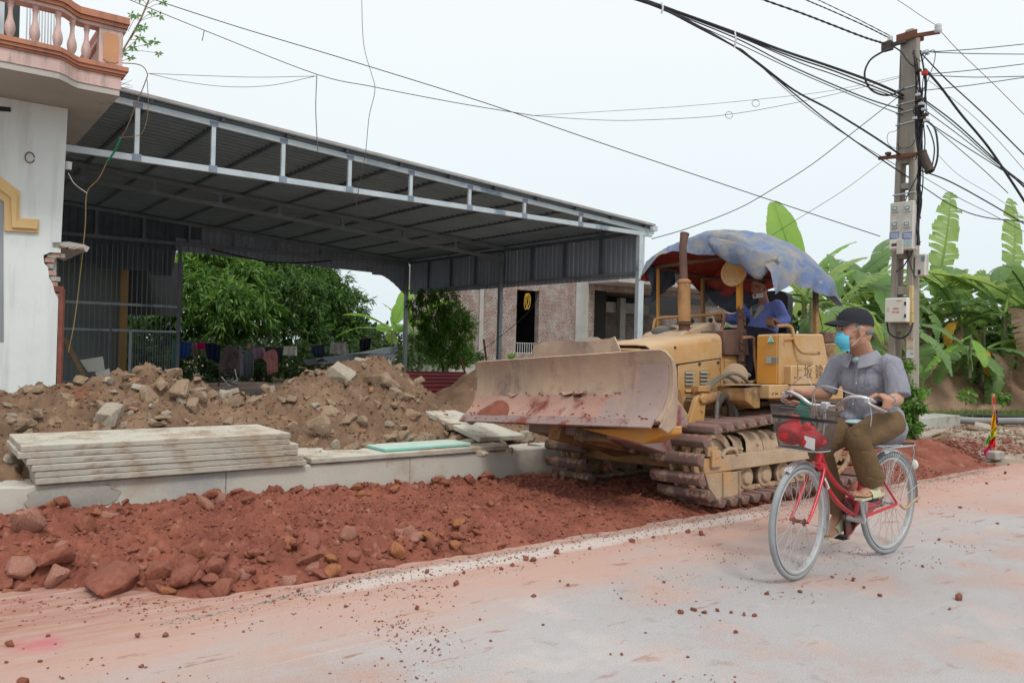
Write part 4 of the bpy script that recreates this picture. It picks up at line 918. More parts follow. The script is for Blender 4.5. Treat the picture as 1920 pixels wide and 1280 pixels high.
bx('wall', 1080, 1114, -.2, ztopb, M_brick, .01, .31)
bx('wall', 1114, 1420, 4.25, 4.5, M_brick, .02, .28)
bx('column', 766, 774, -.2, ztopb, M_beam, -.05, .1)
bx('column', 898, 905, -.2, ztopb, M_beam, -.05, .1)
bx('column', 1078, 1101, -.2, ztopb, M_beam, -.06, .2)
bx('column', 1236, 1246, -.2, 4.2, M_beam, 3.0, 3.3)
bx('inner_wall', 1090, 1190, -.2, 4.5, M_shade, 2.2, 2.4)  # wall coloured near-black as shade within the opening
bx('wall', 1225, 1420, -.2, 3.4, M_brick, 4.0, 4.3)
bx('wall', 1290, 1460, -.2, 3.9, M_brick, .5, .8)
bx('ring_beam', 1190, 1300, 3.35, 3.95, M_beam, 3.4, 3.9)
m_ = MB(); a0 = toab(onb(1100, 600, BB_))[0]; a1 = toab(onb(1335, 600, BB_))[0]; m_.box(a0, a1, BB_-2.2, BB_+6, 4.52, 4.75); m_.build('floor_slab', M_beam, bd, frame=ABZ)
m_ = MB(); m_.box(a0-6.5, a1+8, BB_+6, BB_+6.2, -.2, 6.4); m_.box(a0-6.5, a0-6.3, BB_+.3, BB_+6, -.2, 6.4); m_.build('inner_wall', M_shade, bd, frame=ABZ)  # inner walls, slab and floor coloured near-black so the openings look shaded
m_ = MB(); m_.box(a0-6.4, a0, BB_+.31, BB_+5.9, 4.4, 4.6); m_.build('floor_slab', M_shade, bd, frame=ABZ)
m_ = MB(); m_.box(a0-6.4, a1, BB_+.31, BB_+5.9, -.15, 0.0); m_.build('inner_floor', M_shade, bd, frame=ABZ)
for x0, x1, z0, z1 in ((968, 1010, .95, 1.45), (1114, 1300, .9, 1.75)):
    a0 = toab(onb(x0, 600, BB_))[0]; a1 = toab(onb(x1, 600, BB_))[0]; m_ = MB(); m_.box(a0, a1, BB_+.1, BB_+.13, z1-.03, z1); m_.box(a0, a1, BB_+.1, BB_+.13, z0, z0+.03)
    a = a0+.05
    while a < a1: m_.box(a, a+.035, BB_+.11, BB_+.12, z0, z1); a += .14
    m_.build('railing', M_railing, bd, frame=ABZ)
# low block wall at its foot
m_ = MB(); m_.box(toab(onb(750, 690, 25))[0], toab(onb(1300, 690, 25))[0], 25, 25.15, -.2, .55); tag(m_.build('garden_wall', M_conc, None, frame=ABZ), 'low pale block wall in front of the brick building', 'wall')
# yellow cable coil hung from a wire
p0 = onb(988, 546, 17.5)
m_ = MB(); ai = ABZ.inverted()
for k in range(5):
    c = ai @ onb(988+random.uniform(-3, 3), 565, 17.5); ww = .05+.02*random.random(); hh = .20+.03*random.random(); ph = random.uniform(-.2, .2)
    m_.tube([(c.x+ww*1.3*math.sin(t)*(1 if t < 3.14 else .8)+ph*.3*math.cos(t), c.y+.02*k-.05, c.z+hh*math.cos(t)) for t in np.linspace(0, 6.28, 18)], .0065, 5)
tag(m_.build('cable_coil', M_yelcable, None, frame=ABZ, smooth=60), 'coil of yellow cable hanging in front of the tall dark window', 'cable coil')
# ---------------------------------------------------------------- bulldozer (x forward, y to the street side, z up)
DUST = (.50, .37, .25)
M_yel = mat('dozer_yellow', (.46, .255, .09), (.38, .20, .07), 1.6, .65, .1, 30, speck=.08, spots=[((.15, .085, .05), 8, .65, .03), ((.50, .35, .20), 1.5, .54, .12)], top=(DUST, .85))
M_yel2 = mat('clean_orange_yellow', (.54, .24, .035), (.48, .21, .04), 1.5, .5, .05, 30, speck=.04, spots=((.42, .27, .12), 2, .6, .1), top=(DUST, .8))
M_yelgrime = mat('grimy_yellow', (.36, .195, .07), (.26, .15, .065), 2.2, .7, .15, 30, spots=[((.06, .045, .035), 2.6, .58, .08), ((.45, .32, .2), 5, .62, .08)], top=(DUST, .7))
M_mud = mat('dried_mud_tan', (.46, .34, .235), (.37, .265, .175), 3, .95, .5, 30, spots=((.50, .28, .13), 2.2, .63, .06), speck=.12)
M_shoe = mat('track_shoe_steel', (.20, .14, .12), (.13, .09, .082), 4, .75, .35, 40, spots=[((.24, .085, .06), 6, .58, .06), ((.40, .31, .235), 8, .59, .05)], top=((.26, .13, .11), .55))
M_blade = mat('worn_blade_steel', (.47, .335, .235), (.30, .21, .165), 1.3, .75, .2, 22, spots=[((.18, .125, .115), 2.1, .57, .07), ((.47, .30, .14), 3.2, .68, .05), ((.30, .12, .085), 2.6, .66, .05)], streak=((.47, .36, .26), .45, (5, 5, .8), 1.6, .55), speck=.1)
M_blade2 = mat('blade_lining_red_dust', (.45, .275, .215), (.36, .205, .16), 1.7, .8, .25, 24, spots=[((.20, .055, .035), 3.5, .60, .05), ((.44, .30, .23), 4, .62, .06)], speck=.1)
M_wear = mat('wear_plate_steel', (.38, .275, .24), (.30, .22, .20), 2, .7, .12, 24, spots=[((.40, .26, .20), 3.5, .6, .08), ((.24, .09, .06), 7, .67, .03)], speck=.08)
M_edge = mat('cutting_edge_steel', (.32, .22, .20), (.26, .185, .18), 4, .65, .15, 30, spots=[((.22, .06, .04), 6, .58, .05)], speck=.08)
M_grease_recess = mat('grease_and_recess_shade', (.04, .032, .028), (.09, .065, .05), 4, .7, .2, 30)  # greasy parts, also the painted shade of holes and gaps
M_exh = mat('exhaust_rust', (.16, .085, .06), (.10, .06, .05), 5, .8, .2, 40)
M_muf = mat('muffler_scorched', (.42, .24, .10), (.26, .13, .06), 3, .7, .15, 30, spots=((.13, .07, .05), 3, .6, .06))
M_hose = mat('dusty_hose', (.17, .15, .125), (.10, .09, .08), 5, .7, .05, 40)
M_rubber = mat('black_rubber', (.03, .03, .03), rough=.7, bump=0, speck=0)
M_drum = mat('dusty_black_drum', (.10, .10, .095), (.07, .07, .07), 3, .8, .1, 30, top=((.35, .30, .25), .5))
M_plate = mat('name_plate', (.30, .29, .23), (.24, .23, .19), 5, .5, .02, 40)
M_white = MATS['white_plaster']
RD = frame(W(6.3, 5.12, -.03), -UU, R(2.5))
bz = thing('bulldozer', 'yellow crawler bulldozer with a blue tarp canopy and worn raised blade', 'bulldozer', RD)
RDi = RD.inverted()
def d_onx(px, py, x):
    d = ray(px, py); n = RD.to_3x3() @ Vector((1, 0, 0)); o = RD @ Vector((x, 0, 0)); return RDi @ (CAM + d*((o-CAM).dot(n)/d.dot(n)))
def d_ony(px, py, y):
    d = ray(px, py); n = RD.to_3x3() @ Vector((0, 1, 0)); o = RD @ Vector((0, y, 0)); return RDi @ (CAM + d*((o-CAM).dot(n)/d.dot(n)))
def D(name, mt, mb, parent=bz, bevel=.008, smooth=35, **k): return mb.build(name, mt, parent, smooth, bevel, **k)

# tracks
def track_path(n):
    cI, rI, cS, rS = Vector((.93, .352)), .285, Vector((-.98, .43)), .335
    pts = []
    def arc(c, r_, a0, a1, k):
        for i in range(k+1): t = a0+(a1-a0)*i/k; pts.append(c+Vector((math.cos(t), math.sin(t)))*r_)
    arc(cI, rI, R(-91), R(94), 40); arc(cS, rS, R(94), R(269), 40)
    pts.append(pts[0]); L_ = [0]
    for i in range(1, len(pts)): L_.append(L_[-1]+(pts[i]-pts[i-1]).length)
    o = []
    for k in range(n):
        s = (k+.35)*L_[-1]/n; i = next(i for i in range(1, len(L_)) if L_[i] >= s); t = (s-L_[i-1])/(L_[i]-L_[i-1])
        p = pts[i-1].lerp(pts[i], t)
        def P(s2):
            s2 %= L_[-1]; i2 = next(i for i in range(1, len(L_)) if L_[i] >= s2); return pts[i2-1].lerp(pts[i2], (s2-L_[i2-1])/(L_[i2]-L_[i2-1]))
        tg = (P(s+.06)-P(s-.06)).normalized(); o.append((p, tg))
    return o
shoe_m = MB()
h_ = .275
pr = lambda y, k: [(-.050, y, -.006), (.050, y, -.006), (.055, y*k, .018), (.036, y*k*.985, .060), (.0, y*k*.98, .066), (-.036, y*k*.985, .060), (-.055, y*k, .018)]
shoe_m.add(pr(-h_, .985)+pr(h_, .985), [list(range(7))[::-1], list(range(7, 14))]+[(i, (i+1) % 7, 7+(i+1) % 7, 7+i) for i in range(7)])
shoe_me = shoe_m.mesh('track_shoe', M_shoe, 50, .009, 2, recalc=True)
lk = MB()
for y in (-.075, .075): lk.box(-.075, .07, y-.016, y+.016, -.05, -.006); lk.ell((0.03, y*1.15, -.03), (.028, .02, .024), 8, 5)
lk.cyl((0, -.09, -.03), (0, .09, -.03), .022, n=8)
link_me = lk.mesh('track_link', M_mud, 35, .006)
for sgn in (1, -1):
    cy = .695*sgn
    tr = thing('track', None, None, Matrix.Identity(4)); tr.parent = bz; tr.matrix_basis = Matrix.Translation((0, cy, 0))
    for k, (p, tg) in enumerate(track_path(38)):
        X = Vector((tg.x, 0, tg.y)); Zv = Vector((X.z, 0, -X.x)); Y = Zv.cross(X)
        m = Matrix.Identity(4)
        for i in range(3): m[i][0] = X[i]; m[i][1] = Y[i]; m[i][2] = Zv[i]
        m[0][3], m[2][3] = p.x, p.y
        link('track_shoe', shoe_me, tr, m); link('track_link', link_me, tr, m)
    # wheels
    wl = MB(); wl.lathe([(.05, -.05), (.10, -.045), (.19, -.03), (.195, -.06), (.235, -.06), (.235, -.03), (.215, -.028), (.215, .028), (.25, .03), (.25, .06), (.195, .06), (.19, .03), (.10, .045), (.05, .05)], (.93, cy+.085*sgn, .37), (0, 1, 0), 40)
    D('idler_wheel', M_mud, wl, tr, 0, pre=None) if False else wl.build('idler_wheel', M_mud, tr, 40, 0, frame=RD)
    hw = MB()
    for t in (30, 150, 270): hw.cyl((.93+.13*math.cos(R(t)), cy+.085*sgn-.052, .37+.13*math.sin(R(t))), (.93+.13*math.cos(R(t)), cy+.085*sgn+.053, .37+.13*math.sin(R(t))), .032, n=12)
    hw.build('idler_hole', M_grease_recess, tr, 40, 0, frame=RD)  # dark plugs coloured as the shade inside the holes
    sp = MB(); sp.lathe([(.06, -.08), (.16, -.07), (.25, -.035), (.25, .035), (.16, .07), (.06, .08)], (-.98, cy, .43), (0, 1, 0), 30)
    for t in range(13):
        q = 2*math.pi*t/13; c, s = math.cos(q), math.sin(q); sp.prism([(-.98+.24*c-.03*s, .43+.24*s+.03*c), (-.98+.24*c+.03*s, .43+.24*s-.03*c), (-.98+.30*c+.012*s, .43+.30*s-.012*c), (-.98+.30*c-.012*s, .43+.30*s+.012*c)], 'y', cy-.03, cy+.03)
    sp.build('sprocket', M_mud, tr, 40, 0, frame=RD)
    for x in (.44, .17, -.10, -.37, -.62):
        rl = MB(); rl.lathe([(.03, -.11), (.07, -.105), (.10, -.10), (.10, -.075), (.08, -.07), (.08, .07), (.10, .075), (.10, .10), (.07, .105), (.055, .125), (.03, .13)], (x, cy, .20), (0, 1, 0), 20); rl.build('track_roller', M_mud, tr, 40, 0, frame=RD)
    m_ = MB(); m_.lathe([(.03, -.08), (.06, -.08), (.06, .08), (.03, .08)], (-.05, cy, .60), (0, 1, 0), 16); m_.build('carrier_roller', M_grease_recess, tr, 40, 0, frame=RD)
    o_ = sgn; y0, y1 = cy-.15, cy+.16*o_ if o_ > 0 else cy+.15
    yo = cy+.175*o_; yi = cy-.15*o_
    m_ = MB(); m_.prism([(1.10, .405), (1.09, .30), (1.06, .28), (-.80, .315), (-.80, .43), (.78, .42)], 'y', yi, yo); m_.build('track_frame', M_mud, tr, 30, .008, frame=RD)
    m_ = MB(); m_.prism([(1.085, .295), (1.03, .17), (.95, .085), (.88, .055), (.64, .075), (.625, .27)], 'y', yo-.025*o_, yo-.005*o_)
    m_.prism([(1.10, .295), (1.05, .16), (.96, .07), (.88, .038), (.62, .058), (.62, .078), (.88, .060), (.95, .09), (1.03, .175), (1.083, .30)], 'y', yo-.10*o_, yo+.02*o_)
    m_.box(.625, .64, yo-.08*o_, yo+.012*o_, .075, .28); m_.box(.845, .855, yo-.02*o_, yo+.012*o_, .06, .28)
    m_.build('roller_guard', M_mud, tr, 30, .006, frame=RD)
    m_ = MB(); m_.box(.92, 1.05, yo-.03*o_, yo+.012*o_, .42, .50); m_.box(.90, 1.02, yo, yo+.03*o_, .33, .47); m_.box(.93, .98, yo+.022*o_, yo+.034*o_, .40, .44); m_.build('yoke_bracket', M_mud, tr, 30, .015, frame=RD)
    m_ = MB(); m_.tube(curve_pts([(.86, yo+.0, .41), (.82, yo, .455), (.74, yo, .47), (.68, yo, .455), (.66, yo, .42)], 4), .018, 8); m_.tube([(.87, yo-.02*o_, .44), (.70, yo-.02*o_, .45)], .013, 8); m_.build('tension_hook', M_mud, tr, 60, 0, frame=RD)
    # mud-caked recoil housing
    for x0, x1, r_ in ((.50, .62, .10), (.26, .49, .13), (-.60, .25, .125)):
        g = []; n_ = max(6, int((x1-x0)/.02))
        for i in range(n_+1):
            x = x0+(x1-x0)*i/n_; g.append([(x, cy+.02*o_+(r_+.02*noise.noise(Vector((x*20, j*.6, cy))))*math.cos(R(t)), .44+(r_+.03*abs(noise.noise(Vector((x*25, j*.9, cy+3)))))*math.sin(R(t))*1.15) for j, t in enumerate(range(-20, 201, 14))])
        MB().sheet(g).build('caked_housing', M_mud, tr, 50, 0, frame=RD, recalc=True)
    # clods of dried mud
    m_ = MB()
    for k in range(60):
        x = random.uniform(-.6, .85); m_.ell((x, cy+o_*random.uniform(.0, .15), .44+.02*random.random()+(.10 if x < .5 else 0)*random.random()), (random.uniform(.012, .035), random.uniform(.012, .03), random.uniform(.01, .03)), 6, 4)
    o = m_.build('mud_clods', M_mud, tr, None, 0, frame=RD); o['kind'] = 'stuff'

# chassis
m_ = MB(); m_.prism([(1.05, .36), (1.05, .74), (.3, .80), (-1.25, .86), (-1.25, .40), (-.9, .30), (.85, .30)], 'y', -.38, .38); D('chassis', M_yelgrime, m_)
m_ = MB(); m_.prism([(.98, .62), (.80, .92), (.72, .92), (.66, .62)], 'y', .40, .44); D('lift_bracket', M_yelgrime, m_)
m_ = MB(); m_.prism([(1.01, .62), (.90, .86), (.86, .92), (.79, .92), (.76, .86), (.80, .62)], 'y', .58, .63); m_.cyl((.825, .56, .885), (.825, .66, .885), .035, n=14); D('trunnion_plate', M_yel, m_, bevel=.005)
m_ = MB(); m_.prism([(1.0, .50), (.80, .50), (.80, .66), (1.0, .66)], 'y', .38, .62); D('trunnion_base', M_yelgrime, m_)
# hood
hz = lambda x: 1.475-.115*(x-.28)
m_ = MB(); g = []
for x in (.29, .6, .9, 1.20, 1.23):
    z = hz(x); dd = .0 if x < 1.21 else .02
    g.append([(x, .42, 1.25-.1*(x-.29)), (x, .42, z-.07-dd), (x, .405, z-.03-dd), (x, .37, z-.01-dd), (x, .25, z-dd), (x, 0, z+.008-dd), (x, -.25, z-dd), (x, -.37, z-.01-dd), (x, -.405, z-.03-dd), (x, -.42, z-.07-dd), (x, -.42, 1.25-.1*(x-.29))])
MB().sheet(g, .012).build('hood_top', M_yel, bz, 40, 0, recalc=True)
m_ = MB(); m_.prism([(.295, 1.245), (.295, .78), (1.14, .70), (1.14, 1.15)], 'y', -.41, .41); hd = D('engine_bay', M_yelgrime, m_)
m_ = MB(); m_.prism([(.305, 1.238), (.305, .86), (.88, .80), (.88, 1.175)], 'y', .41, .424); pn = D('side_panel', M_yel, m_, bevel=.005)
# louvres in two columns; a blank gap with a small pressed handle
for cx_, w in ((.745, .105), (.545, .10)):
    for j, z in enumerate((1.115, 1.082, 1.049, 1.016, .955, .905, .872)):
        zz = z+.02*(.75-cx_)
        m_ = MB(); m_.box(cx_-w/2, cx_+w/2, .422, .4262, zz-.012, zz+.011); m_.build('louvre_gap', M_grease_recess, pn, 30, 0)  # dark strip painted as the shade between louvres
        m_ = MB(); m_.hexa([(cx_-w/2-.004, .424, zz-.013), (cx_+w/2+.004, .424, zz-.013), (cx_+w/2+.004, .447, zz-.013), (cx_-w/2-.004, .447, zz-.013)], [(cx_-w/2-.004, .424, zz+.009), (cx_+w/2+.004, .424, zz+.009), (cx_+w/2+.004, .429, zz+.006), (cx_-w/2-.004, .429, zz+.006)])
        m_.build('louvre', M_yel2 if j == 4 else M_plate, pn, 30, 0)
for x, z in ((.60, 1.19), (.34, 1.205), (.93, 1.33)):
    m_ = MB(); m_.cyl((x, .42, z), (x, .436, z), .014, n=8); D('latch', M_grease_recess, m_, bevel=0)
m_ = MB(); a = d_ony(1310, 641, .424); b = d_ony(1344, 657, .424); m_.box(a.x, b.x, .4195, .4245, b.z, a.z+.005); D('grey_plate', M_plate, m_, bevel=.002)
for k, x in enumerate((.86, .845, .83, .812)):
    m_ = MB(); m_.box(x-.003, x+.003, .4105, .413, 1.16, 1.18); m_.build('painted_mark', M_grease_recess, hd, None, 0)
m_ = MB(); m_.prism([(1.14, .60), (1.14, 1.33), (1.28, 1.30), (1.30, .60)], 'y', -.43, .43); D('radiator_guard', M_yel2, m_, bevel=.02, smooth=30)
m_ = MB(); m_.prism([(.90, .66), (.86, .80), (.90, .95), (1.0, 1.05), (1.13, 1.05), (1.2, .9), (1.2, .66)], 'y', .43, .47); D('guard_gusset', M_yelgrime, m_)
m_ = MB(); m_.box(1.26, 1.5, -.30, .34, 1.30, 1.318); D('hood_visor', M_yel, m_, bevel=.003)
# cowl, column, dash
m_ = MB(); m_.box(-.02, .285, .05, .42, .90, 1.27); m_.box(-.02, .285, -.42, .05, .90, 1.27); D('cowl', M_yel, m_, bevel=.008)
m_ = MB(); m_.box(.02, .245, .421, .432, .96, 1.23); D('cowl_cover', M_yel, m_, bevel=.006)
m_ = MB(); m_.cyl((.13, .43, 1.18), (.13, .445, 1.18), .02, n=10); m_.cyl((.20, .43, .99), (.20, .442, .99), .014, n=8); D('cover_bolt', M_rust, m_, bevel=0)
m_ = MB(); m_.prism([(.285, 1.275), (.29, 1.50), (-.05, 1.53), (-.09, 1.27)], 'y', .18, .46); D('rusty_cowl_box', M_exh, m_, bevel=.008)
m_ = MB(); m_.prism([(.55, 1.44), (.50, 1.50), (.10, 1.60), (.02, 1.59), (.02, 1.44)], 'y', -.36, .16); D('dash_panel', M_mud, m_, bevel=.02)
m_ = MB(); m_.tube(curve_pts([(.36, -.36, 1.42), (.34, -.36, 1.60), (.27, -.35, 1.66), (.1, -.1, 1.67), (.05, .18, 1.68), (.08, .30, 1.66), (.14, .31, 1.50)], 5), .016, 8); D('grab_rail', M_muf, m_, bevel=0, smooth=60)
m_ = MB(); m_.tube([(.02, .45, 1.0), (.03, .45, 1.3), (.035, .45, 1.72)], [.035, .04, .028], 10); 
for k in range(70):
    t = random.random(); m_.ell((.03+random.uniform(-.025, .035), .45+random.uniform(-.02, .035), 1.05+.7*t), (.018, .018, .028), 6, 4)
D('crusted_column', M_exh, m_, bevel=0, smooth=60)
m_ = MB(); m_.box(.015, .065, .425, .475, 1.70, 2.24); D('canopy_post', M_yel2, m_, bevel=.006)
m_ = MB(); m_.lathe([(.0, .0), (.04, .0), (.10, .03), (.135, .05), (.135, .07), (.12, .072), (.11, .055), (.03, .035), (0, .035)], (.03, .42, 2.05), (1, .1, .12), 30); D('work_lamp', M_yel, m_, bevel=0, smooth=50)
m_ = MB(); m_.box(-.70, -.655, .77, .815, 1.45, 2.10); D('canopy_post', M_yelgrime, m_, bevel=.006)
m_ = MB(); m_.box(.02, .05, -.60, -.57, 1.0, 2.22); D('canopy_post', M_yel2, m_, bevel=.004)
m_ = MB(); m_.box(-.70, -.66, -.60, -.56, 1.45, 2.18); D('canopy_post', M_yelgrime, m_, bevel=.004)
# exhaust
m_ = MB(); m_.lathe([(.0, 1.36), (.115, 1.36), (.10, 1.42), (.07, 1.48), (.06, 1.50)], (.42, .10, 0), (0, 0, 1), 20); D('exhaust_base', M_muf, m_, bevel=0)
m_ = MB(); m_.lathe([(.052, 1.49), (.055, 1.565), (.082, 1.57), (.084, 1.58), (.056, 1.587)], (.42, .10, 0), (0, 0, 1), 20); D('exhaust_collar', M_exh, m_, bevel=0)
m_ = MB(); m_.lathe([(.04, 1.587), (.060, 1.595), (.061, 1.95), (.060, 1.96), (.068, 1.965), (.068, 1.98), (.045, 2.0), (.04, 2.0)], (.42, .10, 0), (0, 0, 1), 20); D('muffler', M_muf, m_, bevel=0)
m_ = MB(); p_ = [(.42, .10, 1.99), (.432, .10, 2.31), (.425, .10, 2.34), (.405, .10, 2.43)]; m_.tube(p_, [.038, .036, .036, .042], 14); m_.tube([(.405, .10, 2.425), (.40, .10, 2.44)], [.045, .045], 14); D('stack_pipe', M_exh, m_, bevel=0)
m_ = MB(); m_.lathe([(0, 1.36), (.09, 1.36), (.09, 1.40), (.135, 1.44), (.135, 1.51), (.11, 1.55), (.05, 1.57), (0, 1.57)], (.38, -.18, 0), (0, 0, 1), 20); D('air_cleaner', M_drum, m_, bevel=0)
# tank on the street side, fender, platform
m_ = MB(); m_.prism([(.075, 1.46), (.095, 1.0), (-.74, 1.0), (-.70, 1.17), (-.615, 1.475)], 'y', .66, .91); tk = D('side_tank', M_yel, m_, bevel=.014, smooth=30)
m_ = MB(); m_.prism([(.079, 1.445), (.097, 1.01), (.085, 1.01), (.067, 1.445)], 'y', .672, .885)
for i_, v_ in enumerate(m_.v): v_.x += .008
m_.build('front_door', M_yel2, tk, 30, .004)
def tri(name, pts, mt, par, off=0): m_ = MB(); m_.add(pts, [list(range(len(pts)))]); return m_.build(name, mt, par, None, 0, recalc=False)
def onface(px, py, x): p = d_onx(px, py, x); return (x, p.y, p.z)
xf = .1065
q = [onface(*p, xf) for p in ((1438, 643), (1453, 643), (1445, 627))]; tri('sticker_border', q, M_porc, tk)
q = [onface(*p, xf+.002) for p in ((1440.5, 640.5), (1450.5, 640.5), (1445, 631))]; tri('sticker_mark', q, MATS['turquoise_slab'], tk)
q = [onface(*p, xf+.003) for p in ((1438.5, 643), (1452.5, 643), (1452, 641), (1439, 641))]; tri('sticker_mark', q, M_green, tk)
m_ = MB(); m_.add([onface(*p, xf) for p in ((1436, 681), (1457, 681), (1457, 668), (1436, 668))], [(0, 1, 2, 3)]); pl_ = m_.build('data_plate', mat('grey_metal_label', (.36, .37, .35), rough=.45, bump=0, speck=0), tk, None, 0)
for k in range(5):
    y_ = 670.5+k*2.1; tri('plate_line', [onface(*p, xf+.001) for p in ((1446, y_+1), (1455.5, y_+.8), (1455.5, y_), (1446, y_+.2))], M_grease_recess, tk)
m_ = MB(); m_.prism([(.02, 1.175), (.03, 1.0), (-.78, 1.0), (-.77, 1.175)], 'y', .70, .985); sb = D('battery_box', M_yel, m_, bevel=.01)
m_ = MB(); m_.box(-.80, .05, .74, .99, .86, .993); D('fender_skirt', M_yel, m_, bevel=.008)
m_ = MB(); m_.box(.055, .34, .74, .975, .885, 1.005); D('step_beam', M_yel, m_, bevel=.008)
m_ = MB(); m_.prism([(.34, .995), (.55, .975), (.55, .87), (.42, .80), (.34, .80)], 'y', .60, .88); m_.box(.34, .57, .60, .90, .997, 1.01); D('fender_bracket', M_yelgrime, m_, bevel=.008)
m_ = MB(); m_.box(-1.2, .3, -.95, .65, .90, .94); D('platform', M_grease_recess, m_)
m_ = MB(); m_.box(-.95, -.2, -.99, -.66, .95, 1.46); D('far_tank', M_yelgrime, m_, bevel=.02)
m_ = MB(); m_.box(-1.05, -.30, -.9, .64, 1.475, 1.50) if False else m_.box(-1.0, -.72, .20, .86, 1.40, 1.50); D('rear_deck', M_exh, m_, bevel=.008)
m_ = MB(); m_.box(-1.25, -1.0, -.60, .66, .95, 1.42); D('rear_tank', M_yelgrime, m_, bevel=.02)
m_ = MB(); m_.tube(curve_pts([(.05, .86, 1.53), (-.06, .90, 1.535), (-.11, .91, 1.50), (-.12, .93, 1.38), (-.15, .97, 1.30), (-.26, 1.0, 1.285), (-.40, .99, 1.29)], 5), .0155, 8); m_.tube([(.02, .905, 1.40), (-.11, .925, 1.42)], .012, 6); D('handrail', M_muf, m_, bevel=0, smooth=60)
m_ = MB(); m_.tube(curve_pts([(.20, .60, 1.43), (.10, .62, 1.435), (.06, .62, 1.40), (.05, .62, 1.25), (.02, .62, 1.08), (.05, .62, 1.03), (.22, .60, 1.02)], 5), .016, 8); D('handrail', M_muf, m_, bevel=0, smooth=60)
m_ = MB(); m_.lathe([(.0, 0), (.10, 0), (.115, .02), (.115, .04), (.10, .05), (0, .05)], (.16, .48, 1.08), (.75, .6, .1), 24); D('pedal_drum', M_mud, m_, bevel=0)
# painted characters on the box
def text_obj(s, size, mt, name, parent, M_, ext=.0008, sx=1.0):
    cu = bpy.data.curves.new(name, 'FONT'); cu.body = s; cu.size = size; cu.extrude = ext; cu.align_x = 'LEFT'
    to = bpy.data.objects.new(name+'_src', cu); COL.objects.link(to); bpy.context.view_layer.update()
    me = bpy.data.meshes.new_from_object(to.evaluated_get(bpy.context.evaluated_depsgraph_get())); bpy.data.objects.remove(to)
    me.materials.clear(); me.materials.append(mt); me.name = name
    o = link(name, me, parent, M_ @ Matrix.Diagonal((sx, 1, 1, 1))); return o
M_paint = mat('faded_black_paint', (.10, .075, .05), (.20, .13, .07), 14, .8, 0, 30, spots=((.45, .27, .12), 22, .56, .04))
# text frame on the outer face: reading direction -x, up z, normal +y
TM = Matrix(((-1, 0, 0, 0), (0, 0, 1, 0), (0, 1, 0, 0), (0, 0, 0, 1)))
for ch, px in (('上', 1489), ('坂', 1508), ('建', 1529)):
    p = d_ony(px, 712, .99); t_ = text_obj(ch, .145, M_paint, 'painted_character', sb, Matrix.Translation((p.x+.0, .9865, p.z+.02)) @ TM, .001, .95)
    me = t_.data; v_ = np.array([q.co[:] for q in me.vertices]); 
    # heavier strokes
    t2 = t_.copy(); t2.data = me; COL.objects.link(t2); t2.parent = sb; t2.matrix_basis = Matrix.Translation((-.004, .0012, .003)) @ t_.matrix_basis
    bpy.data.objects.remove(t2)
m_ = MB()
for k in range(26):
    x = .30-.22*random.random(); z = .915+.015*random.random(); m_.box(x, x+.004+.014*random.random(), .9755, .977, z, z+.004+.004*random.random())
o = m_.build('paint_chips', M_grease_recess, bz, None, 0); o['kind'] = 'stuff'
# tilt cylinder, hoses
m_ = MB(); m_.tube([(.80, .60, .885), (.30, .60, .905)], [.052, .058], 16); m_.tube([(.84, .60, .883), (.76, .60, .886)], .062, 16); D('lift_cylinder', M_muf, m_, bevel=0)
m_ = MB(); m_.box(.72, .88, .56, .65, .945, 1.0); D('hose_block', M_muf, m_, bevel=.006)
for k, pts in enumerate(([(.72, .62, .97), (.60, .64, 1.05), (.48, .66, 1.10), (.36, .68, 1.09), (.22, .70, 1.0), (.10, .72, .96)], [(.74, .60, .98), (.62, .60, 1.04), (.5, .61, 1.08), (.38, .62, 1.05), (.26, .64, .96)],
                         [(.60, .64, .93), (.68, .68, .80), (.72, .70, .62)], [(.58, .64, .93), (.55, .68, .88), (.47, .70, .80), (.44, .72, .64)], [(.62, .60, .95), (.60, .60, .86), (.63, .62, .70)], [(.52, .64, .92), (.42, .66, .82), (.38, .68, .66)], [(.70, .56, .92), (.55, .58, .97), (.42, .58, .97), (.30, .58, 1.0)])):
    m_ = MB(); m_.tube(curve_pts(pts, 6), .016 if k < 2 else .019, 8); D('hydraulic_hose', M_hose if k != 6 else M_muf, m_, bevel=0, smooth=60)
m_ = MB(); m_.tube(curve_pts([(.66, .66, .66), (.66, .66, .80), (.58, .68, .90), (.50, .68, .82), (.48, .68, .64)], 6), .03, 10); D('hose_guard', M_grease_recess, m_, bevel=0, smooth=60)

# ---- blade
BLM = Matrix.Rotation(R(1.5), 4, 'X')
bl = thing('blade', None, None, Matrix.Identity(4)); bl.parent = bz; bl.matrix_basis = Matrix.Translation((0, 0, .985)) @ BLM
prof_b = [(2.045, -.295), (2.0, -.245), (1.955, -.205), (1.90, -.145), (1.865, -.075), (1.845, .0), (1.838, .08), (1.845, .16), (1.868, .245), (1.88, .265)]
def bprof(z):
    zs = [p[1] for p in prof_b]; return float(np.interp(z, zs, [p[0] for p in prof_b]))
def bsheet(y0, y1, z0, z1, off, th, mt, name, ny=2, nz=12, rag=0, ragb=0, topf=None, seed=0):
    g = []
    for i in range(ny+1):
        y = y0+(y1-y0)*i/ny; zt_ = (topf(y) if topf else z1)+rag*noise.noise(Vector((y*6, seed, 1)))*2+rag*noise.noise(Vector((y*21, seed, 2))); row = []
        for j in range(nz+1):
            z = z0+(zt_-z0)*j/nz; w = .012*noise.noise(Vector((y*1.8, z*3, 8.5)))
            row.append((bprof(z)+off+w, y, z))
        g.append(row)
    return MB().sheet(g, th).build(name, mt, bl, 40, 0, recalc=True)
def btop(y):
    z = .265
    if y > 1.12: z -= .07*((y-1.12)/.10)**2.5
    if y < -1.27: z -= .01
    return z
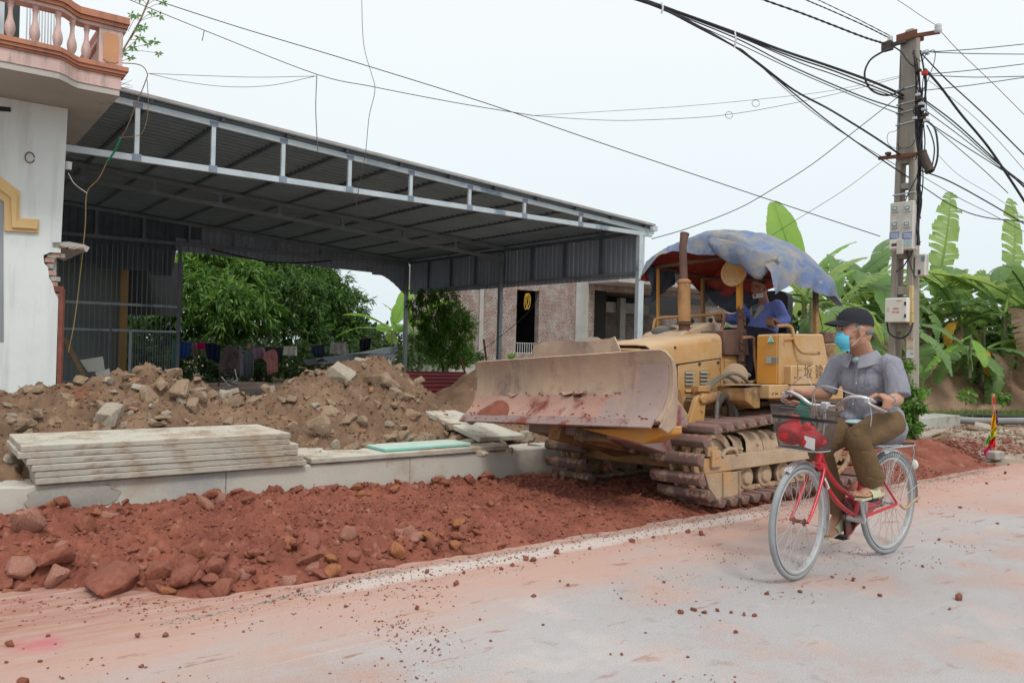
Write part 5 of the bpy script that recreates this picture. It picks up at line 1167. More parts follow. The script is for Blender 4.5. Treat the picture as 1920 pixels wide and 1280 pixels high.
bsheet(-1.30, 1.22, -.25, .265, 0, .02, M_blade, 'mouldboard', 60, 16, .002, topf=btop)
bsheet(-1.315, .93, -.295, -.235, .012, .018, M_edge, 'cutting_edge', 60, 4, seed=3)
bsheet(.935, 1.17, -.295, -.235, .014, .018, M_wear, 'end_bit', 6, 4, seed=5)
bsheet(-1.30, .78, -.24, -.065, .008, .01, M_blade2, 'lining_plate', 110, 8, .010, seed=9)
m_ = MB(); g = []
for i in range(21):
    y = .56+.62*i/20; lo_ = -.24
    top_ = .165 if y > .84 else -.02
    row = []
    for j in range(11):
        z = lo_+(top_-lo_)*j/10
        if y < .76: z = lo_+(-.10+.10*(y-.56)/.2-lo_)*j/10
        row.append((bprof(z)+.012+.012*noise.noise(Vector((y*1.8, z*3, 8.5))), y, z))
    g.append(row)
m_.sheet(g, .009).build('wear_plate', M_wear, bl, 40, 0, recalc=True)
for y in np.arange(-1.22, .95, .165):
    z = -.268; x = bprof(z)+.014; m_ = MB(); m_.ell((x, y, z), (.006, .014, .012), 8, 5); m_.build('edge_bolt', M_edge, bl, 60, 0)
# torn middle
m_ = MB(); 
for dx, dy, dz, sx_, sy_, sz_ in ((.0, .07, -.055, .02, .055, .022), (.0, .20, -.065, .02, .06, .02)): m_.ell((bprof(dz)+.010, dy, dz-.01), (.006, sy_, sz_), 12, 6)
m_.build('torn_hole', M_grease_recess, bl, 60, 0)  # dark lumps stand in for the shade inside the tear
for (y0, y1, z0, cur, sd) in ((-.02, .17, -.035, .030, 1), (.16, .30, -.03, .035, 2), (-.75, -.62, -.045, .015, 3)):
    g = []
    for i in range(13):
        y = y0+(y1-y0)*i/12; e_ = math.sin(math.pi*i/12)
        g.append([(bprof(z0)+.008+(cur*e_+.004)*(j/4)**1.5+.01*noise.noise(Vector((y*30, j, sd))), y, z0-.028*(j/4)*e_+.006*noise.noise(Vector((y*25, j, sd+4)))) for j in range(5)])
    MB().sheet(g, .006).build('torn_lip', M_blade2, bl, 40, 0, recalc=True)
m_ = MB()
for k in range(90):
    y = random.uniform(-1.28, 1.15); z = random.choice([-.232, -.06, -.235]) + random.uniform(-.01, .02) if random.random() < .75 else random.uniform(-.22, -.08)
    if -1.1 < y < -.55 and random.random() < .9: z = -.23+.12*random.random()*math.exp(-((y+.85)/.2)**2)
    s_q = random.uniform(.003, .009); m_.ell((bprof(z)+.016, y, z), (s_q*.35, s_q*2.2, s_q*.8), 6, 4)
o = m_.build('red_mud_spatter', M_redsoil, bl, None, 0); o['kind'] = 'stuff'
g = []
for i in range(15):
    y = -1.10+.50*i/14; e_ = max(0, math.sin(math.pi*i/14))**.7; row = []
    for j in range(7): z = -.235+.13*e_*j/6; row.append((bprof(z)+.013+.012*e_*math.sin(math.pi*j/6)+.008*noise.noise(Vector((y*20, z*30, 0))), y, z))
    g.append(row)
MB().sheet(g).build('stuck_red_soil', M_redsoil, bl, 50, 0)
# end plates and back of the blade
for y0, y1 in ((1.20, 1.225), (-1.315, -1.285)):
    m_ = MB(); m_.prism([(2.0, -.30), (1.93, -.20), (1.87, -.10), (1.842, 0), (1.836, .1), (1.85, .19), (1.82, .19), (1.80, .1), (1.80, -.1), (1.83, -.30), (1.92, -.345)], 'y', y0, y1); m_.build('end_plate', M_blade, bl, 30, .006)
m_ = MB(); m_.prism([(1.98, -.27), (1.82, -.12), (1.66, -.14), (1.60, -.30), (1.74, -.335)], 'y', -1.27, 1.15); m_.build('blade_box', M_edge, bl, 30, .01)
m_ = MB(); m_.prism([(1.82, .12), (1.70, .10), (1.70, .0), (1.82, -.02)], 'y', -1.2, 1.1); m_.build('back_rib', M_yelgrime, bl, 30, .01)
m_ = MB(); m_.prism([(1.17, -.30), (1.17, -.36), (.98, -.43), (.30, -.335)], 'x', 1.70, 1.93); m_.build('corner_gusset', M_yel2, bl, 30, .01)
# bent spill plate on top
g = []; tops = [(1000, 657), (1006, 648), (1020, 641), (1040, 638), (1060, 637), (1085, 640), (1105, 641), (1125, 637), (1140, 634), (1150, 631), (1158, 640), (1168, 655)]
for k, (px, py) in enumerate(tops):
    q = (RDi @ RD) @ d_onx(px, py, 1.78); ql = bl.matrix_basis.inverted() @ q; zt_ = max(ql.z, .25)
    g.append([(1.80+.03*math.sin(k*1.3)*.6-.10*(zt_-.25)*j/3 + .02*noise.noise(Vector((k*.7, j, 0))), ql.y, .235+(zt_-.235)*j/3) for j in range(4)])
MB().sheet(g, .012).build('spill_plate', M_blade, bl, 30, 0, recalc=True)
g = []
for k, (px, py) in enumerate(((1078, 640), (1085, 634), (1100, 632), (1120, 632), (1129, 637), (1131, 645))):
    ql = bl.matrix_basis.inverted() @ d_onx(px, py, 1.55); g.append([(1.60, ql.y, .18), (1.56, ql.y, ql.z)])
MB().sheet(g, .02).build('back_hump', M_conc, bl, 60, 0, recalc=True)
# push frame
for s in (1, -1):
    m_ = MB(); m_.beam((1.82, .16*s, .62), (.80, .30*s, .40), .13, .17); D('push_arm', M_yelgrime, m_, bevel=.01)
m_ = MB(); m_.beam((1.80, .30, .60), (.95, -.10, .37), .30, .10); D('arm_plate', M_yelgrime, m_, bevel=.01)
m_ = MB(); m_.beam((1.50, .80, .93), (1.12, .66, .70), .12, .12); D('tilt_brace', M_yel, m_, bevel=.006)
m_ = MB(); m_.prism([(1.75, .58), (1.30, .45), (.95, .36), (.95, .48), (1.2, .62), (1.72, .72)], 'y', -.62, .62); D('frame_skirt', M_edge, m_, bevel=.01)
for y in (-.50, -.30):
    m_ = MB(); m_.cyl((1.10, y, .44), (1.115, y, .44), .035, n=16); D('round_reflector', M_porc, m_, bevel=0)
m_ = MB(); m_.box(.95, 1.10, -.64, .64, .30, .52); D('front_crossmember', M_yelgrime, m_, bevel=.01)

# seat
m_ = MB(); m_.box(-1.0, -.55, -.22, .26, 1.22, 1.36); m_.box(-.9, -.6, -.15, .2, .94, 1.22); st = D('seat', M_black, m_, bevel=.03)
g = []
for i in range(11):
    y = -.25+.55*i/10; e_ = 1-abs(i/5-1)**4
    g.append([(-.93-.06*j/6+.03*(1-e_), y, 1.30+(.60+.08*e_)*j/6) for j in range(7)])
MB().sheet(g, .07).build('seat_back', M_rubber, bz, 50, 0, recalc=True)
for x, y in ((-.05, .32), (0, -.25), (-.05, -.05)):
    m_ = MB(); m_.tube([(x, y, .95), (x-.05, y, 1.40), (x-.10, y, 1.62)], .011, 7); m_.ell((x-.10, y, 1.64), .025, 10, 6); D('lever', M_grease_recess, m_, bevel=0, smooth=60)

# tarp canopy
M_tarp = mat('faded_blue_tarp', (.125, .17, .265), (.21, .23, .265), 3.5, .65, .35, 12, speck=.06, detail=6, spots=[((.10, .165, .34), 5, .56, .09), ((.29, .26, .21), 3.2, .56, .08), ((.36, .35, .32), 9, .67, .06)], streak=((.33, .31, .28), .5, (1, 4, 4), 3, .58))
M_tarpred = mat('red_tarp_lining', (.42, .07, .045), (.30, .045, .035), 2, .7, .25, 14, speck=.05)
M_tarpdark = mat('dark_blue_tarp', (.045, .065, .10), (.07, .08, .10), 3, .7, .3, 14, speck=.05)
def rdg(x, y, z): return 1-abs(noise.noise(Vector((x, y, z))))*2
def tarp_p(u, v):
    """u 0..1 front to back, v -1..1 far to near, |v|>1 runs down the skirts"""
    uc = max(0., min(1., u)); x = .22-1.06*u; vv = max(-1, min(1, v))
    y = .12+.80*vv if vv > 0 else .12+.76*vv
    z = 2.50 - (.38*vv**2*(.6+.4*vv) if vv > 0 else .19*vv*vv)
    z -= .07*max(0, .25-uc)/.25 + .14*max(0, uc-.45)**2/.3
    k = 1-.5*max(0, abs(v)-1)
    z += (.034*rdg(x*1.6+y*1.2, y*2.4-x*.8, 1)+.018*noise.noise(Vector((x*4, y*4, 4))) + .010*rdg(x*5, y*5, 7) + .007*rdg(x*13+y*5, y*9, 9) + .004*noise.noise(Vector((x*24, y*24, 3))))*k
    if u < .06: z -= (.06-u)*2.2*(1+.5*math.sin(v*4.2+1.0))*max(0, 1-abs(max(0, abs(v)-1)))
    if u > .95: z -= (u-.95)*2.2*max(0, 1-.6*max(0, abs(v)-1)); x += (u-.95)*.4
    if abs(v) > 1:
        s = abs(v)-1
        if v > 0: drop = .235+.022*math.sin(u*7+2.2)+.014*math.sin(u*17); y += .03*math.sin(s*2.4)+.022*math.sin(u*24+s*2)*s; drop *= 1-.42*float(smooth(np.array((u-.62)/.4)))
        else: drop = .16+.05*math.sin(u*8); y -= .05*math.sin(s*2.4)
        z -= s*drop
    return Vector((x, y, z-.02))
nu, nv = 84, 100
uu = [i/nu*1.06 for i in range(nu+1)]; vvv = [-2+4*j/nv for j in range(nv+1)]
g = [[tarp_p(u, v) for v in vvv] for u in uu]
tp = MB().sheet(g).build('tarp_canopy', M_tarp, bz, 180, 0)
g2 = [[p - Vector((0, 0, .012)) - Vector((0, (p.y-.1)*.02, 0)) for p in r__[2:-8]] for r__ in g[2:-8]]
MB().sheet(g2).build('tarp_lining', M_tarpred, bz, 180, 0)
# folded front corner over the lamp
g = []
for i in range(17):
    t = i/16; y = .26+.69*t; row = []
    for j in range(9):
        s = j/8; dep = .05+.17*math.exp(-((t-.36)/.3)**2)+.21*float(smooth(np.array((t-.45)/.35))); dep *= 1-.8*float(smooth(np.array((t-.78)/.2)))
        row.append((.225-.10*float(smooth(np.array((t-.8)/.2)))+.03*math.sin(s*3)+.025*math.sin(t*12)*s, y, 2.40-.16*t-.10*t*t-dep*s+.012*noise.noise(Vector((t*6, s*5, 2)))))
    g.append(row)
MB().sheet(g, .004).build('tarp_fold', M_tarp, bz, 180, 0)
g = []
for i in range(21):
    t = i/20; y = -.62+1.5*t; dep = .10+.34*math.sin(math.pi*min(1, t*1.25))**.8
    zt_ = tarp_p(.92, (y-.12)/(.80 if y > .12 else .76)).z-.05; g.append([(-.76-.03*math.sin(t*20+j), y, zt_-dep*j/8*1.0) for j in range(9)])
MB().sheet(g, .004).build('rear_curtain', M_tarpred, bz, 180, 0)
g = []
for i in range(21):
    t = i/20; y = -.62+.78*t; dep = .08+.13*math.sin(math.pi*t)
    z0 = tarp_p(.93, (y-.12)/(.80 if y > .12 else .76)).z-.03-(.10+.34*max(0, math.sin(math.pi*min(1, max(0, (y+.62)/1.5*1.25))))**.8)+.03
    g.append([(-.74-.02*math.sin(t*16+j), y, z0-dep*j/6) for j in range(7)])
MB().sheet(g, .004).build('rear_curtain_hem', M_tarpdark, bz, 180, 0)
g = []
for i in range(9):
    x = .12-.40*i/8; g.append([(x+.02*math.sin(j), -.63-.02*math.sin(i*2+j), 2.24-(.42-.03*i)*j/8) for j in range(9)])
MB().sheet(g, .004).build('side_curtain', M_tarpdark, bz, 180, 0)
m_ = MB(); 
for p, q in (((.05, -.6, 2.22), (.05, .46, 2.22)), ((-.68, -.6, 2.15), (-.68, .8, 2.0)), ((.05, -.58, 2.22), (-.9, -.58, 2.15)), ((.05, .45, 2.20), (-.68, .79, 2.0))): m_.tube([p, q], .02, 8)
D('canopy_frame', M_exh, m_, bevel=0)
# ---------------------------------------------------------------- body building
from mathutils.bvhtree import BVHTree
def cap(mb, p, q, r0, r1, n=14):
    p = Vector(p); q = Vector(q); mb.tube([p, q], [r0, r1], n); mb.ell(p, r0, n, 8); mb.ell(q, r1, n, 8); return mb
def chain(mb, pts, rs, n=14):
    for i in range(len(pts)-1): cap(mb, pts[i], pts[i+1], rs[i], rs[i+1], n)
    return mb
def fuse(mb, name, mt, parent, voxel=.006, it=6, disp=None, m=None):
    """melts the shapes into one continuous surface"""
    me = mb.mesh('tmp', None, None); o = bpy.data.objects.new('tmp', me); COL.objects.link(o)
    md = o.modifiers.new('r', 'REMESH'); md.mode = 'VOXEL'; md.voxel_size = voxel; md.use_smooth_shade = True
    ms = o.modifiers.new('s', 'SMOOTH'); ms.factor = .5; ms.iterations = it
    bpy.context.view_layer.update(); dg = bpy.context.evaluated_depsgraph_get()
    m2 = bpy.data.meshes.new_from_object(o.evaluated_get(dg)); bpy.data.objects.remove(o); bpy.data.meshes.remove(me)
    m2.name = name
    if disp:
        k_n = len(m2.vertices); co = np.empty(k_n*3, np.float32); no = np.empty(k_n*3, np.float32)
        m2.vertices.foreach_get('co', co); m2.vertices.foreach_get('normal', no); co = co.reshape(-1, 3); no = no.reshape(-1, 3)
        d_s = np.array([disp(Vector(c), Vector(n)) for c, n in zip(co, no)], np.float32)
        m2.vertices.foreach_set('co', (co+no*d_s[:, None]).ravel())
    m2.materials.clear(); m2.materials.append(mt)
    m2.polygons.foreach_set('use_smooth', np.ones(len(m2.polygons), bool)); m2.update()
    return link(name, m2, parent, m)
def bvh_of(o):
    M_ = wm(o); return BVHTree.FromPolygons([M_ @ v_.co for v_ in o.data.vertices], [tuple(p.vertices) for p in o.data.polygons])
def on_surf(bv, px, py, off=.002):
    d = ray(px, py).normalized(); loc, nr, i, ds = bv.ray_cast(CAM, d)
    if loc is None: return None
    return loc + nr*off
def skinmat(name, c1, c2):
    m = mat(name, c1, c2, 6, .55, .12, 60, speck=.05, spec=.35); b = m.node_tree.nodes['Principled BSDF']
    b.inputs['Subsurface Weight'].default_value = .12; b.inputs['Subsurface Radius'].default_value = (.01, .004, .002); b.inputs['Subsurface Scale'].default_value = .6; return m
M_skin = skinmat('tan_skin', (.46, .245, .165), (.39, .20, .13)); M_skind = skinmat('dark_tan_skin', (.40, .205, .135), (.33, .16, .105))
def clothm(name, c1, c2, bs=.25, bsc=60, **k): return mat(name, c1, c2, 3, .9, bs, bsc, **{**dict(speck=.07, spec=.15), **k})
M_shirt = clothm('grey_blue_shirt', (.275, .275, .318), (.24, .24, .28), .38, 15, speck=.08)
M_trou = clothm('brown_trousers', (.165, .105, .055), (.135, .085, .045), .45, 13)
M_tee = clothm('pale_cyan_tee', (.45, .60, .62), (.40, .55, .58))
M_cap = clothm('black_cap', (.03, .032, .04), (.024, .025, .03))
M_mask = clothm('sky_blue_mask', (.13, .55, .72), (.12, .52, .70), .1)
M_maskw = clothm('white_mask', (.72, .72, .72), (.68, .68, .68), .1)
M_hair = clothm('grey_hair', (.22, .21, .20), (.10, .095, .09), .5, 90)
M_sandal = mat('pale_yellow_sandal', (.56, .55, .36), (.50, .49, .32), 8, .6, .35, 110, speck=.1)
M_chrome = mat('chrome', (.62, .62, .62), (.5, .5, .5), 5, .22, 0, metal=.85, speck=.04)
M_alu = mat('dull_aluminium', (.52, .53, .54), (.42, .42, .42), 5, .4, .05, 40, metal=.5, speck=.05, spots=((.36, .28, .22), 8, .66, .05))
M_redp = mat('red_bicycle_paint', (.50, .012, .022), (.42, .012, .02), 3, .25, 0, speck=.04, spec=.6, spots=((.40, .16, .13), 14, .68, .05))
M_redcase = mat('dusty_red_case', (.36, .06, .07), (.34, .14, .13), 6, .6, .1, 40, spots=((.40, .30, .27), 5, .58, .08))
M_tyre = mat('dusty_grey_tyre', (.31, .32, .33), (.24, .25, .255), 6, .85, .2, 80, speck=.1, spots=((.15, .15, .155), 9, .66, .04))
M_wirem = mat('basket_wire', (.09, .085, .085), (.16, .14, .13), 6, .6, 0, speck=.05)
M_redbag = mat('red_plastic_bag', (.62, .03, .04), (.50, .02, .03), 5, .35, .4, 25, speck=.04)
RB = frame(W(4.59, 2.695, 0), -UU)
RBi = RB.inverted()
def b_ony(px, py, y=0):
    d = ray(px, py); n = RB.to_3x3() @ Vector((0, 1, 0)); o = RB @ Vector((0, y, 0)); return RBi @ (CAM + d*((o-CAM).dot(n)/d.dot(n)))

# ---------------------------------------------------------------- bicycle
bk = thing('bicycle', 'red step through bicycle with a wire front basket and chrome rack', 'bicycle', RB)
def wheel(x, R_=.333, ang=0):
    w = thing('wheel', None, None, Matrix.Identity(4)); w.parent = bk; w.matrix_basis = Matrix.Translation((x, 0, .333)) @ Matrix.Rotation(ang, 4, 'Z')
    c_ = lambda r_, n=72: [(r_*math.cos(2*math.pi*k/n), 0, r_*math.sin(2*math.pi*k/n)) for k in range(n)]
    MB().tube(c_(R_-.0165), .0168, 12, True, flat=(0, 1, 0)).build('tyre', M_tyre, w, 60)
    m_ = MB(); n = 72; vs = []; prof_ = [(-.015, 0), (-.016, .012), (-.010, .020), (.010, .020), (.016, .012), (.015, 0)]
    for k in range(n):
        t = 2*math.pi*k/n
        for y, dr in prof_: vs.append(((R_-.034-dr)*math.cos(t), y, (R_-.034-dr)*math.sin(t)))
    L6 = len(prof_); m_.add(vs, [(k*L6+j, ((k+1) % n)*L6+j, ((k+1) % n)*L6+(j+1) % L6, k*L6+(j+1) % L6) for k in range(n) for j in range(L6)]); m_.build('rim', M_alu, w, 40, recalc=True)
    m_ = MB()
    for k in range(32):
        t = 2*math.pi*k/32; s = 1 if k % 2 else -1; t2 = t+(.55 if (k//2) % 2 else -.55)
        m_.tube([(.022*math.cos(t2), .030*s, .022*math.sin(t2)), ((R_-.052)*math.cos(t), .002*s, (R_-.052)*math.sin(t))], .0012, 4)
    o = m_.build('spokes', M_alu, w, 60); o['kind'] = 'stuff'
    MB().lathe([(.006, -.052), (.006, -.036), (.022, -.034), (.022, -.030), (.012, -.026), (.012, .026), (.022, .030), (.022, .034), (.006, .036), (.006, .052)], (0, 0, 0), (0, 1, 0), 16).build('hub', M_rust if x > 0 else M_alu, w, 40)
    return w
FH, RH, BBx = (.487, .333), (-.565, .333), (-.155, .275)
wf = wheel(.487); wheel(-.565)
def bt(name, pts, r, mt, n=12, par=bk, k=6, smooth_=60):
    p = curve_pts(pts, k) if len(pts) > 2 else [Vector(q) for q in pts]
    if isinstance(r, tuple): r = [r[0]+(r[1]-r[0])*i/(len(p)-1) for i in range(len(p))]
    return MB().tube(p, r, n).build(name, mt, par, smooth_)
P0 = lambda x, y, yy=0: tuple(b_ony(x, y, yy))
q1 = [P0(*p) for p in ((1537, 846), (1541, 858), (1551, 884), (1570, 910), (1588, 924), (1603, 931))]
q2 = [P0(*p) for p in ((1534, 864), (1540, 886), (1551, 914), (1570, 941), (1588, 957), (1603, 967))]
fr = bt('frame_tube', q1, .014, M_redp); bt('frame_tube', q2, .015, M_redp)
ht0, ht1 = Vector((.262, 0, .635)), Vector((.222, 0, .80)); bt('head_tube', [ht0, ht1], .019, M_redp)
st0 = Vector((BBx[0], 0, BBx[1])); st1 = Vector((-.285, 0, .70)); bt('seat_tube', [st0, st1], .0155, M_redp)
bt('seat_post', [st1, st1+(st1-st0).normalized()*.09], .012, M_chrome)
for s in (1, -1):
    bt('chain_stay', [(BBx[0], .025*s, BBx[1]), (RH[0], .055*s, RH[1])], .0095, M_redp)
    bt('seat_stay', [(-.268, .018*s, .655), (RH[0], .055*s, RH[1]+.008)], .0075, M_redp)
    bt('fork_blade', [(.258, .032*s, .64), (.275, .042*s, .60), (.345, .050*s, .50), (.42, .052*s, .40), (.487, .052*s, .333)], (.0125, .008), M_redp)
MB().lathe([(.02, -.045), (.03, -.03), (.03, .03), (.02, .045)], (.262, 0, .628), (0, 1, 0), 14).build('fork_crown', M_redp, bk, 40)
lb = MB(); lb.tube([q2[1], q2[2]], .0155, 10) ; 
pa, pb = curve_pts(q2, 6)[8], curve_pts(q2, 6)[12]
MB().tube([pa, pb], .0156, 12).build('white_frame_label', M_porc, bk, 60)
# stem, bar, grips, levers, cables
bt('stem', [ht1-Vector((0, 0, .02)), (.205, 0, .90), (.195, 0, .985)], .011, M_chrome)
MB().box(.175, .215, -.025, .025, .965, 1.01).build('bar_clamp', M_alu, bk, 30, .008)
bar = [(.075, .29, 1.012), (.15, .285, 1.03), (.205, .265, 1.048), (.235, .215, 1.056), (.235, .15, 1.035), (.215, .09, .992), (.197, .04, .985), (.195, 0, .985)]
full = bar + [(x, -y, z) for x, y, z in bar[-2::-1]]
bt('handlebar', full, .0115, M_chrome, 12, k=8)
for s in (1, -1):
    bt('grip', [(.035, .292*s, 1.0), (.15, .285*s, 1.030)], .0165, M_black)
    bt('brake_lever', [(.20, .27*s, 1.035), (.215, .285*s, 1.02), (.17, .315*s, .995), (.10, .325*s, .975)], (.009, .006), M_alu, 8)
    MB().box(.19, .225, .255*s, .285*s, 1.02, 1.055).build('lever_clamp', M_alu, bk, 30, .006)
bt('brake_cable', [(.21, .27, 1.04), (.27, .16, 1.085), (.31, .05, 1.11), (.30, -.02, 1.06), (.27, -.03, .96), (.262, -.02, .84)], .0028, M_alu, 6)
bt('brake_cable', [(.21, -.27, 1.05), (.24, -.18, 1.12), (.28, -.10, 1.15), (.29, -.04, 1.12), (.27, -.02, 1.0), (.25, 0, .86)], .0028, M_alu, 6)
bt('brake_cable', [(.20, .28, 1.02), (.19, .285, .95), (.17, .27, .89)], .0035, M_alu, 6)
# basket: wires, rim, band
top = lambda t, s: None
def bask(u, h):
    """u runs round the basket, h 0 bottom..1 rim"""
    cx, cy = .405+.01*h, 0; hx, hy = .095+.035*h, .135+.045*h; p = 4.0
    c, s = math.cos(u), math.sin(u); k = (abs(c)**p+abs(s)**p)**(-1/p)
    return Vector((cx+hx*c*k, cy+hy*s*k, .742+.235*h + (.02*c*h)))
bs_ = thing('basket', None, None, Matrix.Identity(4)); bs_.parent = bk; bs_.matrix_basis = Matrix.Identity(4)
m_ = MB(); nU = 110
for i in range(nU):
    u = 2*math.pi*i/nU; m_.tube([bask(u, 0), bask(u+.0, 1)], .0009, 3, cap=False)
for j in range(30):
    h = j/29; m_.tube([bask(2*math.pi*k/48, h) for k in range(48)], .0009, 3, True)
for j in range(-9, 10):
    y = j*.0145; m_.tube([(.315, y, .742), (.495, y, .742)], .001, 3)
for j in range(12): x = .32+j*.0155; m_.tube([(x, -.13, .742), (x, .13, .742)], .001, 3)
o = m_.build('basket_mesh', M_wirem, bs_, 60); o['kind'] = 'stuff'
MB().tube([bask(2*math.pi*k/60, 1) for k in range(60)], .0035, 6, True).build('basket_rim', M_wirem, bs_, 60)
MB().tube([bask(2*math.pi*k/60, 0) for k in range(60)], .004, 6, True).build('basket_base_ring', M_alu, bs_, 60)
g = [[bask(2*math.pi*k/60, h)*1.0+Vector(((bask(2*math.pi*k/60, h)-Vector((.41, 0, 0))).x*.01, bask(2*math.pi*k/60, h).y*.01, 0)) for h in (.70, .77)] for k in range(61)]
MB().sheet(g).build('basket_band', M_black, bs_, 60)
# mudguards
def guard(cx, cz, a0, a1, r_=.352, w=.026, name='mudguard'):
    g = []
    for i in range(25):
        t = R(a0+(a1-a0)*i/24); g.append([(cx+(r_-.012*abs(j/3-1)**2*1.0)*math.cos(t), (j/3-1)*w, cz+(r_-.012*abs(j/3-1)**2)*math.sin(t)) for j in range(7)])
    MB().sheet(g, .0015).build(name, M_chrome, bk, 60, 0, recalc=True)
guard(-.565, .333, 20, 205-20); guard(.487, .333, 60, 200)
for s in (1, -1):
    bt('guard_stay', [(RH[0], .05*s, RH[1]), (-.565-.34, .027*s, .43)], .002, M_alu, 5)
    bt('guard_stay', [(FH[0], .05*s, FH[1]), (.487-.33, .027*s, .25)], .002, M_alu, 5)
# the front end is turned slightly to the left
STM = Matrix.Translation((.262, 0, 0)) @ Matrix.Rotation(R(7), 4, 'Z') @ Matrix.Translation((-.262, 0, 0))
for o in list(bk.children):
    n_ = o.name.split('.')[0]
    if o is wf or n_ == 'fork_blade' or (n_ in ('mudguard', 'guard_stay') and max(v_.co.x for v_ in o.data.vertices) > .2): o.matrix_basis = STM @ o.matrix_basis
# rack
rk = [(-.36, .0), (-.36, .055), (-.50, .065), (-.72, .065), (-.80, .05), (-.80, 0)]
rp = [(x, y, .705) for x, y in rk] + [(x, -y, .705) for x, y in rk[-2:0:-1]]
MB().tube(rp, .005, 8, True).build('rack_loop', M_chrome, bk, 60)
for y in (-.02, .02): bt('rack_rail', [(-.37, y, .708), (-.79, y, .708)], .004, M_chrome, 6)
for x in (-.50, -.65): bt('rack_rail', [(x, -.06, .703), (x, .06, .703)], .004, M_chrome, 6)
for s in (1, -1):
    bt('rack_leg', [(-.74, .065*s, .705), (-.735, .07*s, .62), (-.60, .062*s, .35)], .0045, M_chrome, 6)
m_ = MB(); m_.ell((-.895, 0, .56), (.012, .03, .035), 12, 8); m_.build('rear_reflector', M_boxwhite, bk, 60)
bt('rack_strap', [(-.45, -.05, .715), (-.60, .0, .72), (-.78, .05, .715)], .007, M_black, 6)
for k in range(9):
    t = R(62+k*5.5); bt('skirt_cord', [(-.565+.34*math.cos(t), .03, .333+.34*math.sin(t)), (-.565+.05+.10*math.cos(t), .045, .333+.10+.02*k)], .0012, M_porc, 4)
# crank, chain case, stand
m_ = MB(); m_.prism([(BBx[0]+.115*math.cos(t), BBx[1]+.115*math.sin(t)) for t in np.linspace(R(75), R(265), 18)] + [(-.50, .295), (-.60, .30), (-.60, .37), (-.50, .375)], 'y', -.060, -.045)
m_.build('chain_case', M_redcase, bk, 40, .004, recalc=True)
MB().tube([(BBx[0]+.118*math.cos(t), -.052, BBx[1]+.118*math.sin(t)) for t in np.linspace(R(75), R(265), 18)], .010, 8).build('case_rim', M_redp, bk, 60)
MB().cyl((BBx[0], -.07, BBx[1]), (BBx[0], .07, BBx[1]), .022).build('bottom_bracket', M_alu, bk, 40, .003)
pN, pF = Vector((-.085, 0, .425)), Vector((-.225, 0, .125))
MB().hexa([(BBx[0]-.016, .062, BBx[1]-.01), (BBx[0]+.016, .062, BBx[1]-.01), (BBx[0]+.016, .076, BBx[1]-.01), (BBx[0]-.016, .076, BBx[1]-.01)], [(pN.x-.011, .068, pN.z), (pN.x+.011, .068, pN.z), (pN.x+.011, .08, pN.z), (pN.x-.011, .08, pN.z)]).build('crank', M_alu, bk, 40, .003, recalc=True)
MB().hexa([(BBx[0]-.016, -.076, BBx[1]+.01), (BBx[0]+.016, -.076, BBx[1]+.01), (BBx[0]+.016, -.062, BBx[1]+.01), (BBx[0]-.016, -.062, BBx[1]+.01)], [(pF.x-.011, -.08, pF.z), (pF.x+.011, -.08, pF.z), (pF.x+.011, -.068, pF.z), (pF.x-.011, -.068, pF.z)]).build('crank', M_alu, bk, 40, .003, recalc=True)
for p, s in ((pN, 1), (pF, -1)): MB().box(p.x-.04, p.x+.04, .085*s, .175*s, p.z-.012, p.z+.012).build('pedal', M_black, bk, 30, .006)
MB().box(pN.x-.041, pN.x+.041, .10, .15, pN.z-.006, pN.z+.006).build('pedal_reflector', mat('orange_reflector', (.7, .25, .02), rough=.3, bump=0, speck=0), bk, 30, .002)
bt('kick_stand', [(-.58, .07, .33), (-.64, .075, .30), (-.72, .08, .335), (-.80, .085, .36)], .009, M_mud, 8)
MB().box(-.50, -.10+.0, 0, 0, 0, 0) if False else None
# saddle
m_ = MB(); m_.ell((-.37, 0, .79), (.11, .095, .035), 18, 8); m_.ell((-.25, 0, .79), (.10, .035, .028), 14, 8); fuse(m_, 'saddle', M_black, bk, .008, 4)
# things in the basket
m_ = MB(); m_.ell((.44, -.06, .825), (.075, .085, .06)); m_.ell((.43, .06, .80), (.08, .085, .05)); m_.ell((.43, -.055, .88), (.035, .04, .04)); m_.ell((.42, .015, .85), (.05, .06, .03)); m_.ell((.45, .045, .865), (.02, .022, .035)); m_.ell((.44, -.045, .915), (.028, .03, .022))
bgm = thing('plastic_bag', 'red plastic carrier bag lying in the bicycle basket', 'bag', RB)
o = fuse(m_, 'bag_body', M_redbag, bgm, .006, 3, lambda c, n: .006*noise.noise(c*28)+.006*(1-abs(noise.noise(c*14)))*1)
g = [[(.50+.005*i, .06+.022*j+.004*i, .765+.022*i-.004*j) for j in range(4)] for i in range(4)]
tag(MB().sheet(g, .002).build('paper_slip', M_porc, None, 30, frame=RB), 'crumpled white slip of paper in the bicycle basket', 'paper')

